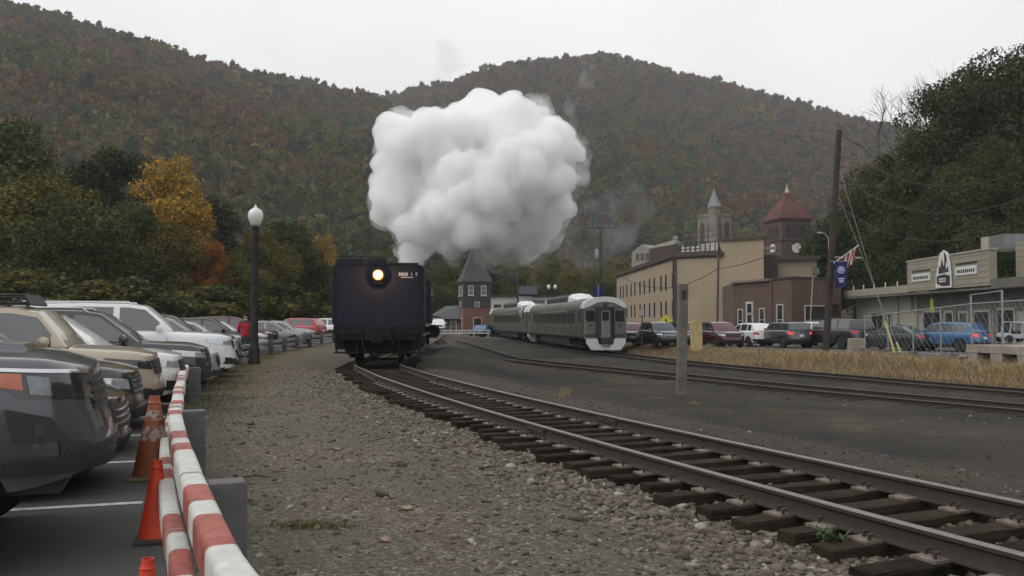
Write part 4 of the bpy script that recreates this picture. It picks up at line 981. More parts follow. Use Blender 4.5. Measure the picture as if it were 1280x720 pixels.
# ------------------------------------------------------------------ across the yard
def lot_car(name, kind, col, label, px, y, head, **kw):
    return make_car(name, kind, col, label, (colx(px, y), y, LOTZ + .012), R(head), 'cars in the lot across the tracks', **kw)
lot_car('parked_car', 'sedan', WHT, 'white car beside the tail of the silver railcar', 805, 70, -100)
lot_car('parked_car', 'cross', MAR, 'small maroon car with its nose just past the silver railcar', 788, 66, -100)
lot_car('parked_suv', 'suv', DGRN, 'dark SUV with a pale bonnet facing the tracks below the yellow sign', 824, 62, -80, grille_chrome=True)
lot_car('parked_suv', 'suv', BLK, 'black SUV half hidden behind the wooden post', 856, 63, -80)
lot_car('parked_suv', 'suv', MAR, 'maroon crossover facing the tracks in front of the tan building', 899, 59, -80)
lot_car('parked_car', 'cross', WHT, 'white crossover seen from behind beside the maroon crossover', 937, 62, 106)
lot_car('parked_suv', 'boxy', GRY, 'dark grey SUV with both red tail lights lit', 980, 59, 104, lit=True)
lot_car('parked_suv', 'suv', WHT, 'white SUV half hidden behind the tall leaning pole', 1013, 64, 112)
lot_car('parked_suv', 'big', CHAR, 'charcoal SUV with a silver lower bumper right of the tall leaning pole', 1046, 57, 112, lit=False)
lot_car('parked_car', 'sedan', DGRN, 'dark grey-green sedan behind the yellow guy-wire guards', 1118, 54, 122)
lot_car('parked_suv', 'suv', BLU, 'bright blue crossover parked behind the chain-link fence', 1183, 52, 122, lit=True)
# ================================================================== fence along the car park
POST_M = paint('weathered_post', (0.105, 0.105, 0.108), 0.85, var=0.25, scale=5, bump=0.4, bscale=30, dirt=.35, dirtcol=(.09, .085, .08))
WHITE_B = paint('barrier_white', (0.55, 0.55, 0.51), 0.6, var=0.1, scale=4, dirt=.5, dirtcol=(.30, .29, .25)); RED_B = paint('barrier_red', (0.30, 0.070, 0.052), 0.6, var=0.3, scale=9, dirt=.5, dirtcol=(.42, .24, .20))
RAILG_M = paint('fence_rail_grey', (0.30, 0.30, 0.30), 0.75, var=0.2, scale=3, dirt=.35, dirtcol=(.13, .12, .11))
STEEL_G = paint('galvanised', (0.34, 0.35, 0.36), 0.45, 0.7, 0.12, 6)
def along_fence(y):
    P, T = line_arrays(FENCE_LINE); return Vector((np.interp(y, P[:, 1], P[:, 0]), y)), Vector((np.interp(y, P[:, 1], T[:, 0]), np.interp(y, P[:, 1], T[:, 1]))).normalized()
fence = thing('fence', 'low post and rail fence with red and white striped boards by the car park', 'fence', (0, 0, 0))
fr = random.Random(3)
for i, (x, y) in enumerate(FENCE):
    p, t = along_fence(y); a = math.atan2(t.y, t.x); h = .67 + fr.uniform(-.015, .015)
    mb = MB(); w, d = .205, .15
    mb.prism([(-w / 2, -.3), (w / 2, -.3), (w / 2, h - .012), (w / 2 - .012, h), (-w / 2 + .012, h), (-w / 2, h - .02)], -d / 2, d / 2)
    mb.build('post', POST_M, fence, loc=(x, y, 0), rot=(fr.uniform(-.02, .02), fr.uniform(-.02, .02), a - math.pi / 2), bevel=.008)
def rounded(w, h, r=.03, n=3):
    out = []
    for cx, cy_, a0 in ((w / 2 - r, h / 2 - r, 0), (-w / 2 + r, h / 2 - r, 90), (-w / 2 + r, -h / 2 + r, 180), (w / 2 - r, -h / 2 + r, 270)):
        for k in range(n + 1): a = R(a0 + 90 * k / n); out.append((cx + r * math.cos(a), cy_ + r * math.sin(a)))
    return out
def beam(y0, y1, off, zc, w, h, name, mats, stripe=None, phase=0.0, wob=.012, seed=0, r=.03):
    """a rail that follows the fence at a sideways offset; bands of colour are separate faces"""
    r_ = random.Random(seed); sec = rounded(w, h, r); n = len(sec); ys = []; y = y0
    while y < y1: ys.append(y); y += .05 if stripe else .5
    ys.append(y1); V = []; F = []; M = []
    for y in ys:
        p, t = along_fence(y); nx, ny = t.y, -t.x; zz = zc + wob * math.sin(y * 1.3 + seed) + wob * .7 * math.sin(y * 3.1 + seed * 2); oo = off + wob * .6 * math.sin(y * 1.9 + seed)
        for a, b in sec: V.append((p.x + nx * (oo + a), p.y + ny * (oo + a), zz + b))
    for i in range(len(ys) - 1):
        mi = 0
        if stripe:
            q = ((ys[i] + ys[i + 1]) / 2 - phase) % 2.16; mi = 1 if (q < .42 or .70 < q < 1.10) else 0
        for k in range(n): F.append((i * n + k, i * n + (k + 1) % n, (i + 1) * n + (k + 1) % n, (i + 1) * n + k)); M.append(mi)
    F += [tuple(range(n - 1, -1, -1)), tuple((len(ys) - 1) * n + k for k in range(n))]; M += [0, 0]
    mb = MB(); mb.v, mb.f, mb.m = V, F, M; return mb.build(name, mats, fence, smooth=35)
for y0, y1, k in ((.6, 4.72, 1), (4.74, 8.3, 2), (8.32, 12.2, 3), (12.22, 16.1, 4)):
    o = beam(y0, y1, -.165, .615, .122, .165, 'striped_board', [WHITE_B, RED_B], True, 3.28 + .04 * k, .010, k); o['label'] = 'white board with red bands, upper rail'
    o = beam(y0, y1, -.245, .33, .10, .17, 'striped_board', [WHITE_B, RED_B], True, 3.9 + .05 * k, .010, k + 5); o['label'] = 'white board with red bands, lower rail'
yy = [16.12] + [q[1] for q in FENCE[3:]] + [90]
for i in range(len(yy) - 1):
    for zc in (.52, .26): beam(yy[i] + .01, yy[i + 1] - .01, -.125, zc, .07, .15, 'rail', RAILG_M, seed=i, wob=.004, r=.008)
mb = MB()
for y in (4.66, 8.2, 16.0):
    for z in (.60, .34):
        p, t = along_fence(y); mb.lathe([(.014, 0), (.014, .02), (.006, .03)], 8, (p.x + t.y * .078, p.y - t.x * .078, z), axis='x')
mb.build('bolt', STEEL_G, fence)['kind'] = 'stuff'
# ------------------------------------------------------------------ cones
def cone_mat(name, col, wear):
    m, t, b = new_mat(name); co = t.new('ShaderNodeTexCoord').outputs['Object']
    sx_ = t.new('ShaderNodeSeparateXYZ'); t.link(co, sx_.inputs[0])
    n = t.noise(co, 9, 6, .65); c = t.ramp(n, [(.3, [q * .75 for q in col]), (.7, col)])
    if wear:
        hb = t.math('MULTIPLY', t.math('GREATER_THAN', sx_.outputs[2], .36), t.math('LESS_THAN', sx_.outputs[2], .50)); hb2 = t.math('MULTIPLY', t.math('GREATER_THAN', sx_.outputs[2], .55), t.math('LESS_THAN', sx_.outputs[2], .64))
        band = t.math('MULTIPLY', t.math('MAXIMUM', hb, hb2), t.math('GREATER_THAN', t.noise(co, 22, 5, .7), .48)); c = t.mix(band, c, (.36, .33, .29))
    t.link(c, b.inputs['Base Color']); b.inputs['Roughness'].default_value = .55; return m
CONE_A = cone_mat('cone_bright', (.62, .045, .012), False); CONE_B = cone_mat('cone_faded', (.30, .085, .035), True); CBASE = paint('cone_base', (.05, .035, .03), .8, var=.3, scale=8)
def cone(loc, h, r, label, body, base, lean=0):
    t = thing('traffic_cone', label, 'traffic cone', loc, .3)
    mb = MB(); mb.lathe([(r, .03), (r * .96, .05), (r * .30, h * .90), (r * .34, h * .915), (r * .27, h * .94), (r * .25, h), (r * .20, h), (r * .20, h - .05)], 28); mb.build('cone_body', body, t, smooth=35)
    mb = MB(); mb.box((0, 0, .018), (r * 2.3, r * 2.3, .034), taper=.95); mb.build('base', base, t, bevel=.012); t.rotation_euler = (lean, 0, .3)
cone((-2.41, 6.02, .013), .54, .118, 'bright orange-red traffic cone beside the striped fence boards', CONE_A, CBASE)
cone((-3.40, 8.4, .013), .775, .19, 'tall faded orange cone with peeling white bands', CONE_B, paint('cone_base_dusty', (.13, .10, .07), .85, var=.3))
cone((-1.58, 3.86, .013), .46, .10, 'small glowing-orange cone tip beside the first fence post', CONE_A, CBASE, .03)
# ------------------------------------------------------------------ lamp post
BLKI = paint('black_iron', (.016, .016, .018), .5, .4, .2, 6); GLOBE = paint('milk_glass', (.62, .63, .63), .25, 0, .05, 4, coat=.5)
lx, ly = colx(318, 30.4), 30.4
lamp = thing('lamp_post', 'black street lamp with a white acorn globe beside the fence', 'street lamp', (lx, ly, gz(lx, ly)))
mb = MB(); mb.lathe([(.21, -.1), (.21, .10), (.18, .16), (.19, .5), (.15, .62), (.125, .75), (.115, 2.4), (.085, 4.55), (.085, 4.62), (.14, 4.66), (.14, 4.74), (.10, 4.78)], 18); mb.build('pole', BLKI, lamp, smooth=40)
for k in range(9):
    a = 2 * math.pi * k / 9; MB().tube([(math.cos(a) * .122, math.sin(a) * .122, .8), (math.cos(a) * .09, math.sin(a) * .09, 4.5)], .013, 5).build('flute', BLKI, lamp)
mb = MB(); mb.lathe([(.11, 4.78), (.17, 4.84), (.245, 5.02), (.262, 5.16), (.235, 5.28), (.15, 5.36), (.06, 5.42), (.03, 5.43)], 20); mb.build('globe', GLOBE, lamp, smooth=70)
mb = MB(); mb.lathe([(.06, 5.415), (.045, 5.45), (.02, 5.50), (.012, 5.54)], 10); mb.build('finial', GLOBE, lamp, smooth=60)
# ------------------------------------------------------------------ person in red behind the fence
def skin_body(name, joints, bones, mats, parent):
    me = bpy.data.meshes.new(name); me.from_pydata([j[0] for j in joints], bones, []); o = link(name, me, parent)
    sk = o.modifiers.new('skin', 'SKIN'); sk.use_smooth_shade = True
    for v, j in zip(me.skin_vertices[0].data, joints): v.radius = (j[1], j[1] if len(j) < 3 else j[2])
    me.skin_vertices[0].data[0].use_root = True
    o.modifiers.new('sub', 'SUBSURF').levels = 2; o.modifiers['sub'].render_levels = 2
    dg = bpy.context.evaluated_depsgraph_get(); m2 = bpy.data.meshes.new_from_object(o.evaluated_get(dg)); o.modifiers.clear(); o.data = m2
    m2.materials.clear()
    for m in mats: m2.materials.append(m)
    return o
SKINM = paint('skin', (.38, .22, .16), .6); REDJ = paint('red_jacket', (.40, .018, .030), .75, var=.2, scale=7, bump=.3, bscale=30); DKCL = paint('dark_trousers', (.035, .037, .045), .85, var=.2); HAIR = paint('dark_hair', (.020, .015, .012), .8); PALE = paint('pale_scarf', (.5, .48, .47), .8)
py_ = 34.5; px_ = colx(307, py_)
pr = thing('person', 'person in a red jacket standing behind the fence by the lamp post', 'person', (px_, py_, .012), R(20))
J = [((0, 0, .93), .15, .115), ((0, 0, 1.12), .14, .10), ((0, 0, 1.32), .17, .11), ((0, .01, 1.45), .13, .09), ((0, .02, 1.53), .055), ((0, .03, 1.60), .075), ((0, .03, 1.70), .092), ((0, .03, 1.77), .06),
     ((.09, 0, .88), .10), ((.10, .02, .50), .065), ((.10, -.01, .10), .042), ((.10, .10, .04), .04), ((-.09, 0, .88), .10), ((-.10, -.03, .50), .065), ((-.10, -.05, .10), .042), ((-.10, .06, .04), .04),
     ((.20, 0, 1.40), .07), ((.27, .03, 1.15), .05), ((.20, .20, 1.02), .038), ((.15, .27, 1.03), .03), ((-.20, 0, 1.40), .07), ((-.27, .03, 1.15), .05), ((-.20, .20, 1.02), .038), ((-.15, .27, 1.03), .03)]
Bn = [(0, 1), (1, 2), (2, 3), (3, 4), (4, 5), (5, 6), (6, 7), (0, 8), (8, 9), (9, 10), (10, 11), (0, 12), (12, 13), (13, 14), (14, 15), (3, 16), (16, 17), (17, 18), (18, 19), (3, 20), (20, 21), (21, 22), (22, 23)]
b = skin_body('body', J, Bn, [DKCL, SKINM], pr)
for f in b.data.polygons:
    f.material_index = 1 if (f.center.z > 1.52 or (abs(f.center.x) < .25 and f.center.y > .2 and f.center.z > .95)) else 0
Jj = [((0, 0, .80), .19, .15), ((0, 0, 1.0), .185, .145), ((0, 0, 1.2), .19, .14), ((0, 0, 1.38), .18, .125), ((0, .01, 1.47), .12, .10), ((.20, 0, 1.40), .088), ((.275, .03, 1.15), .070), ((.21, .18, 1.03), .055), ((-.20, 0, 1.40), .088), ((-.275, .03, 1.15), .070), ((-.21, .18, 1.03), .055)]
skin_body('jacket', Jj, [(0, 1), (1, 2), (2, 3), (3, 4), (3, 5), (5, 6), (6, 7), (3, 8), (8, 9), (9, 10)], [REDJ], pr)
skin_body('hair', [((0, -.005, 1.66), .088), ((0, .0, 1.74), .098), ((0, .02, 1.79), .07)], [(0, 1), (1, 2)], [HAIR], pr)
skin_body('scarf', [((-.07, .01, 1.49), .05), ((0, .06, 1.50), .055), ((.07, .01, 1.49), .05), ((0, -.05, 1.51), .055)], [(0, 1), (1, 2), (2, 3)], [PALE], pr)
# ------------------------------------------------------------------ poles and small things in the yard
WOODP = paint('grey_timber', (.135, .122, .105), .9, var=.35, scale=3, bump=.6, bscale=14, dirt=.4, dirtcol=(.06, .055, .045)); UPOLE = paint('pole_timber', (.040, .031, .026), .9, var=.3, scale=2, bump=.4, bscale=12)
wx, wy = colx(850.5, 27.6), 27.6; wz = gz(wx, wy)
wp = thing('timber_post', 'short weathered timber post standing in the cinder yard', 'post', (wx, wy, wz)); ph = at(854, 355, wy).z - wz
MB().box((0, 0, ph / 2 - .2), (.28, .24, ph + .4)).build('post', WOODP, wp, bevel=.015, rot=(0, R(1.6), R(8)))
MB().box((.0, -.125, ph - .35), (.14, .012, .3)).build('notch_plate', UPOLE, wp, rot=(0, R(1.6), R(8)))
def pole(label, px, base_row, y, top_px, top_row, r0, r1, mat=UPOLE, name='utility_pole', cat='utility pole', zb=None):
    x = colx(px, y); z = gz(x, y) if zb is None else zb; tp = at(top_px, top_row, y)
    t = thing(name, label, cat, (x, y, z)); d = tp - Vector((x, y, z))
    MB().tube([(0, 0, -.3), d * .5, d], [r0, (r0 + r1) / 2, r1], 12).build('pole', mat, t, smooth=40); return t, d
p1, d1 = pole('tall dark leaning utility pole on the grass bank', 1031, 445, 47, 1049, 163, .19, .15)
MB().box(tuple(d1 * .43 + Vector((.75, 0, 0))), (1.7, .09, .11), (0, .02, 0)).build('crossarm', RAILG_M, p1)
for k in (.93, .80, .66): MB().lathe([(.03, 0), (.06, .05), (.045, .1), (.06, .15), (.02, .18)], 8, tuple(d1 * k + Vector((.2, 0, 0)))).build('insulator', RAILG_M, p1, smooth=50)
MB().box(tuple(d1 * .97 + Vector((0, -.12, 0))), (.10, .10, .5)).build('pole_cap', UPOLE, p1)
p3, d3 = pole('dark utility pole with a crossarm behind the silver railcars', 750, 370, 92, 751, 283, .20, .15, zb=-.4)
MB().box(tuple(d3 * .985), (2.6, .12, .14)).build('crossarm', UPOLE, p3)
for k in (-1.15, -.6, .6, 1.15): MB().lathe([(.03, 0), (.07, .06), (.05, .12), (.06, .18), (.02, .22)], 7, tuple(d3 * .985 + Vector((k, 0, .07)))).build('insulator', RAILG_M, p3, smooth=50)
MB().lathe([(.16, 0), (.2, .05), (.2, .85), (.14, .92)], 12, tuple(d3 * .72 + Vector((-.38, 0, 0)))).build('transformer', RAILG_M, p3, smooth=40)
p4, d4 = pole('thin dark pole in front of the white building behind the railcars', 648, 385, 118, 647, 326, .14, .10, zb=-.5)
p2, d2 = pole('thin brown pole standing against the blank tan wall', 896, 410, 78, 899, 270, .13, .09, paint('brown_pole', (.10, .07, .055), .85))
MB().box(tuple(d2 * .72 + Vector((0, -.16, 0))), (.22, .2, .7)).build('meter_box', UPOLE, p2)
sl, dl = pole('slim grey street-light pole behind the tall leaning pole', 1036, 420, 66, 1036, 305, .075, .05, STEEL_G, 'street_light', 'street light')
MB().tube([d1 * 0 + dl, dl + Vector((-.05, 0, .45)), dl + Vector((-.25, 0, .75)), dl + Vector((-.55, 0, .85))], [.05, .045, .04, .035], 8).build('arm', STEEL_G, sl, smooth=50)
MB().box(tuple(dl + Vector((-.75, 0, .86))), (.5, .2, .09), taper=.8).build('lamp_head', STEEL_G, sl)
l2, _ = pole('leaning pale pole in front of the brown brick building', 1011, 414, 70, 1016, 347, .06, .05, paint('pale_pole', (.30, .27, .24), .8), 'leaning_pole', 'pole')
l3, _ = pole('thin sign pole between the white car and the dark SUV', 802, 425, 61, 803, 388, .045, .04, paint('brown_pole', (.1, .07, .055), .85), 'sign_pole', 'sign pole')
MB().box((0, -.06, _.z - .15), (.35, .03, .4)).build('sign_plate', STEEL_G, l3)
# yellow crossing sign
YEL = paint('sign_yellow', (.62, .56, .03), .5, var=.08); x, y = colx(832, 68), 68
sg = thing('warning_sign', 'yellow pedestrian warning sign above the parked dark SUV', 'sign', (x, y, gz(x, y))); hz_ = at(832, 402, y).z - gz(x, y)
MB().tube([(0, 0, -.2), (0, 0, hz_ + .3)], .035, 8).build('post', STEEL_G, sg)
MB().box((0, -.05, hz_), (.78, .02, .78), (0, R(45), 0)).build('sign_plate', YEL, sg)
mb = MB(); mb.lathe([(.06, 0), (.06, .012)], 12, (0, -.075, hz_ + .2), axis='y'); mb.prism([(-.07, .12), (.07, .12), (.09, -.08), (.05, -.28), (.0, -.1), (-.07, -.28), (-.04, -.06)], -.075, -.063); mb.v = [(a, b, c + (hz_ if i >= 24 else 0)) for i, (a, b, c) in enumerate(mb.v)]
mb.build('walking_figure', BLKPL, sg)['kind'] = 'stuff'
# yellow planked cover right of the timber post
x, y = colx(870.5, 55), 55; z = gz(x, y); TANY = paint('faded_yellow_wood', (.46, .36, .17), .85, var=.2, scale=4, dirt=.4, dirtcol=(.26, .19, .09)); hh = at(870, 399, y).z - z
yc = thing('plank_cover', 'faded yellow plank cover standing by the timber post', 'plank cover', (x, y, z))
for k, (dx, w, top, bot) in enumerate(((-.28, .18, hh - .05, .05), (-.09, .19, hh, -.1), (.11, .20, hh - .02, -.05), (.29, .15, hh - .10, .12))):
    MB().prism([(dx - w / 2, bot), (dx, bot - .08), (dx + w / 2, bot + .05), (dx + w / 2 - .005, top), (dx - w / 2 + .005, top - .015)], -.05, .05).build('plank', TANY, yc, rot=(0, R(-1), 0))
MB().box((0, .07, hh * .75), (.75, .05, .12)).build('batten', TANY, yc); MB().tube([(-.33, 0, hh - .05), (-.40, 0, hh + .12)], .03, 6).build('strap', TANY, yc)
# guy wires with yellow guards
YG = paint('guard_yellow', (.55, .50, .20), .6, var=.1)
for (tx, trow, gx_, grow, mx, mrow, lab) in ((1049, 205, 1119, 455, 1110, 420, 'guy wire with a long yellow guard under the tall leaning pole'), (1048, 235, 1127, 452, 1121, 436, 'guy wire with a short yellow guard under the tall leaning pole')):
    yb = 46.0; top = Vector(p1.location) + d1 * (.86 if trow == 205 else .74); base = at(gx_, grow, yb); base.z = gz(base.x, yb); mid = base.lerp(top, .16 if mrow == 420 else .075)
    if mrow == 420: mid = base.lerp(top, .17)
    t = thing('guy_wire', lab, 'guy wire', base); q = top - base
    MB().tube([(0, 0, 0), q], .012, 5).build('wire', STEEL_G, t); MB().tube([q * .0 + Vector((0, 0, .02)), mid - base], .055, 8).build('guard', YG, t)
# banner and flag on the tall pole
FBLUE = paint('banner_blue', (.012, .018, .105), .8, var=.2); FRED = paint('flag_red', (.33, .02, .03), .8); FWHT = paint('flag_white', (.55, .55, .56), .8)
y = 46.6; a0, a1 = at(1042, 329, y), at(1074, 306, y)
bn = thing('flag', 'striped flag on a slanted staff fixed to the tall leaning pole', 'flag', a0)
MB().tube([(0, 0, 0), a1 - a0], .025, 6).build('staff', FWHT, bn)
dv = a1 - a0
for k in range(7):
    f0, f1 = .42 + k * .075, .42 + (k + 1) * .075; top0, top1 = dv * f0, dv * f1; drop = 1.15 - .05 * k
    mb = MB(); seg = 5
    for j in range(seg):
        z0, z1 = -drop * j / seg, -drop * (j + 1) / seg; w0, w1 = .07 * math.sin(j * 1.1 + k), .07 * math.sin((j + 1) * 1.1 + k)
        mb.quad(top0 + Vector((-.25 * j / seg, w0, z0)), top1 + Vector((-.25 * j / seg, w0 + .02, z0)), top1 + Vector((-.25 * (j + 1) / seg, w1 + .02, z1)), top0 + Vector((-.25 * (j + 1) / seg, w1, z1)))
    mb.build('stripe', FRED if k % 2 == 0 else FWHT, bn, smooth=80)
b0 = at(1044, 327, y - .3); bh = (359 - 327) * y / FPX; bw = 15 * y / FPX
ban = thing('banner', 'dark blue banner with a pale emblem hanging on the tall leaning pole', 'banner', b0)
mb = MB()
for i in range(6):
    for j in range(8):
        def q(i, j): return (bw * i / 6 - .05 * j / 8, .05 * math.sin(i * 1.4 + j * .6), -bh * j / 8 - .05 * math.sin(i * 1.1) * (j / 8))
        mb.quad(q(i, j), q(i + 1, j), q(i + 1, j + 1), q(i, j + 1))
mb.build('cloth', FBLUE, ban, smooth=80)
MB().lathe([(.21, 0), (.21, .01)], 14, (bw * .45, -.075, -bh * .33), axis='y').build('emblem', paint('emblem_pale', (.26, .30, .42), .8, var=.5, scale=9), ban)
MB().tube([(-.3, 0, .02), (bw + .05, 0, .02)], .02, 6).build('bracket', STEEL_G, ban)
for k in range(3): MB().box((bw * .45, -.065, -bh * (.66 + k * .07)), (bw * (.5 - .08 * k), .006, .05)).build('lettering', FWHT, ban)
# blue banner beside the railcar roof
y = 70; c0 = at(748, 368, y); bb = thing('banner', 'small dark blue banner on the pole above the silver railcar', 'banner', (c0.x, y, gz(c0.x, y)))
MB().tube([(0, 0, 0), (0, 0, c0.z + .9 + .6)], .04, 8).build('post', STEEL_G, bb)
mb = MB()
for i in range(5): mb.quad((-.45 + i * .18, .06 * math.sin(i * 1.7), c0.z + .5), (-.45 + (i + 1) * .18, .06 * math.sin((i + 1) * 1.7), c0.z + .5), (-.40 + (i + 1) * .17, .08 * math.sin((i + 1) * 1.3), c0.z + 1.45), (-.40 + i * .17, .08 * math.sin(i * 1.3), c0.z + 1.45))
mb.build('cloth', FBLUE, bb, smooth=80)
# overhead wires
WIRE = paint('wire_black', (.02, .02, .02), .6)
def wire(a, b, sag, label, r=.02, n=14):
    a, b = Vector(a), Vector(b); pts = [a.lerp(b, k / n) - Vector((0, 0, sag * 4 * (k / n) * (1 - k / n))) for k in range(n + 1)]
    o = MB().tube([p - a for p in pts], r, 5).build('wire', WIRE, None, smooth=60, loc=a); props(o, label, 'wire', 'overhead wires')
top3 = Vector(p3.location) + d3
wire(top3 + Vector((1.1, 0, 0)), at(900, 292, 101), 1.0, 'wire from the crossarm pole to the roof of the tan building', .03)
wire(top3 + Vector((-1.1, 0, .2)), at(640, 262, 130), .8, 'wire running away to the left from the crossarm pole', .03)
wire(top3 + Vector((.6, 0, 0)), at(960, 268, 140), 1.6, 'wire from the crossarm pole towards the clock tower', .03)
wire(at(771, 342, 90), at(897, 336, 78), 1.6, 'dark cable sagging across the windowed tan wall', .035)
wire(at(897, 336, 78), at(1046, 276, 47.2), .5, 'dark cable rising from the brown pole to the tall leaning pole', .03)
for k, (r0, r1) in enumerate(((262, 200), (290, 232), (300, 262))):
    wire(Vector(p1.location) + d1 * (.93, .80, .66)[k] + Vector((.3, 0, 0)), at(1330, r1 - 8, 30), 1.6, ('upper', 'middle', 'lower')[k] + ' wire running from the tall leaning pole past the dark trees', .018)
# ------------------------------------------------------------------ weeds, grass
def blade_mesh(name, P, h, w, lean, seed, mat):
    r = np.random.default_rng(seed); n = len(P); a = r.uniform(0, 6.283, n); d = np.stack([np.cos(a), np.sin(a), np.zeros(n)], 1); s_ = np.stack([-d[:, 1], d[:, 0], np.zeros(n)], 1)
    hh_ = (h * r.uniform(.45, 1.2, n))[:, None]; ww = (w * r.uniform(.6, 1.3, n))[:, None]; le = (lean * r.uniform(.2, 1.2, n))[:, None] * hh_
    m1 = P + d * le * .3 + np.array([0, 0, 1]) * hh_ * .55; tp = P + d * le + np.array([0, 0, 1]) * hh_
    V = np.stack([P - s_ * ww, P + s_ * ww, m1 + s_ * ww * .7, m1 - s_ * ww * .7, tp + s_ * ww * .1, tp - s_ * ww * .1], 1).reshape(-1, 3)
    b = np.arange(n) * 6; F = np.concatenate([np.stack([b, b + 1, b + 2, b + 3], 1), np.stack([b + 3, b + 2, b + 4, b + 5], 1)]); return np_mesh(name, V, F, mat, fattr=np.tile(r.random(n), 2))
def grass_mat(name, stops):
    m, t, b = new_mat(name); v = t.new('ShaderNodeAttribute', attribute_name='v').outputs['Fac']; t.link(t.ramp(v, stops), b.inputs['Base Color']); b.inputs['Roughness'].default_value = .85; b.inputs['Specular IOR Level'].default_value = .2; return m
DRY = grass_mat('dry_grass', [(0, (.17, .125, .06)), (.5, (.34, .245, .13)), (.85, (.47, .36, .22)), (1, (.17, .15, .06))]); GRN = grass_mat('green_grass', [(0, (.045, .055, .018)), (.5, (.085, .088, .028)), (1, (.17, .145, .06))])
r = np.random.default_rng(77)
P3, T3 = line_arrays(THIRD); n = 110000; yq = 14 * (75 / 14) ** r.random(n); so = r.uniform(1.7, 7.5, n); so = 1.7 + (so - 1.7) * r.random(n) ** .4
x0 = np.interp(yq, P3[:, 1], P3[:, 0]); tx = np.interp(yq, P3[:, 1], T3[:, 0]); ty = np.interp(yq, P3[:, 1], T3[:, 1]); xx = x0 + ty * so; yy_ = yq - tx * so
k = (vnoise(xx, yy_, 1.6, 8) * .7 + r.random(n) * .5 > .42) & (xx < 45) & (yy_ < 62); xx, yy_ = xx[k], yy_[k]
props(link('dry_grass', blade_mesh('dry_grass', np.stack([xx, yy_, ground_z(xx, yy_) - .01], 1), .12 + .34 * vnoise(xx, yy_, 2.3, 3) ** 1.5, .0055, 1.3, 2, DRY)), 'tall dry tan grass on the bank beside the siding', kind='stuff')
n = 9000; yq = 14 * (66 / 14) ** r.random(n); xf_ = np.interp(yq, [q.y for q in FENCE_LINE], [q.x for q in FENCE_LINE]); xx = xf_ + r.normal(.35, .45, n); kk = vnoise(xx, yq, 1.1, 4) + r.random(n) * .4 > .55; xx, yq = xx[kk], yq[kk]
props(link('fence_grass', blade_mesh('fence_grass', np.stack([xx, yq, ground_z(xx, yq) - .01], 1), .065, .004, .7, 3, GRN)), 'thin green and yellow grass along the foot of the fence', kind='stuff')
c = onz(388, 662, -.02); n = 900; q = r.normal(size=(n, 2)) * np.array([.17, .07]); xx, yy_ = c.x + q[:, 0], c.y + q[:, 1]
props(link('grass_patch', blade_mesh('grass_patch', np.stack([xx, yy_, ground_z(xx, yy_) - .005], 1), .035, .003, .9, 4, GRN)), 'small flat tuft of yellow-green grass in the gravel', kind='stuff')
tuf = []
for (px, row, z, h, sd) in ((705, 498, -.2, .22, 1), (633, 512, -.2, .12, 2), (868, 500, -.7, .1, 5)):
    c = onz(px, row, z); n = 60; q = r.normal(size=(n, 2)) * .07; xx, yy_ = c.x + q[:, 0], c.y + q[:, 1]
    props(link('dry_weed', blade_mesh('dry_weed', np.stack([xx, yy_, ground_z(xx, yy_) - .01], 1), h, .006, .6, sd, DRY)), {705: 'dry pale weed beyond the far rail of the main track', 633: 'dry weed between the rails of the main track', 868: 'sparse dry weed at the foot of the timber post'}[px], 'weed')
# green weed at the rail
c = onz(1040, 668, -.12); wd = thing('weed', 'small green weed growing against the near rail', 'weed', (c.x, c.y, gz(c.x, c.y) + .02)); wr = random.Random(6)
for k in range(46):
    a = wr.uniform(0, 6.283); L = wr.uniform(.05, .13); el = wr.uniform(.1, 1.3); tip = Vector((math.cos(a) * math.cos(el), math.sin(a) * math.cos(el), math.sin(el))) * L; s_ = Vector((-math.sin(a), math.cos(a), 0)) * .026
    mb = MB(); mb.add([Vector((0, 0, 0)), tip * .5 + s_, tip + Vector((0, 0, -.01)), tip * .5 - s_], [(0, 1, 2, 3)]); o = mb.build('leaf', paint('weed_green', (.045, .075, .020), .75, var=.3), wd, loc=(wr.uniform(-.10, .10), wr.uniform(-.06, .06), wr.uniform(0, .10)))
# fallen leaves and a stick on the gravel
LEAFB = paint('fallen_leaf', (.30, .19, .12), .8, var=.3)
for i, (px, row, s_, lab) in enumerate(((505, 645, .07, 'pale brown fallen leaf lying alone on the gravel'), (478, 687, .05, 'small fallen leaf on the gravel in front of the grass tuft'), (905, 552, .05, 'fallen leaf on the dark cinders beyond the far rail'))):
    c = onz(px, row, -.05); z = gz(c.x, c.y); mb = MB(); pts = [(math.cos(a) * s_ * (.6 + .4 * abs(math.cos(2.5 * a))), math.sin(a) * s_ * .6 * (.6 + .4 * abs(math.cos(2.5 * a))), .012 + .01 * math.sin(a * 2)) for a in [k * .4189 for k in range(15)]]
    mb.add([(0, 0, .02)] + pts, [(0, k + 1, (k + 1) % 15 + 1) for k in range(15)]); o = mb.build('fallen_leaf', LEAFB, None, loc=(c.x, c.y, z + .012)); props(o, lab, 'leaf')
c = onz(303, 598, 0); o = MB().tube([(0, 0, 0), (.12, .02, .01), (.26, .015, 0)], [.008, .007, .004], 6).build('stick', UPOLE, None, loc=(c.x, c.y, gz(c.x, c.y) + .012)); props(o, 'thin dark stick on the gravel beside the first fence post', 'stick')
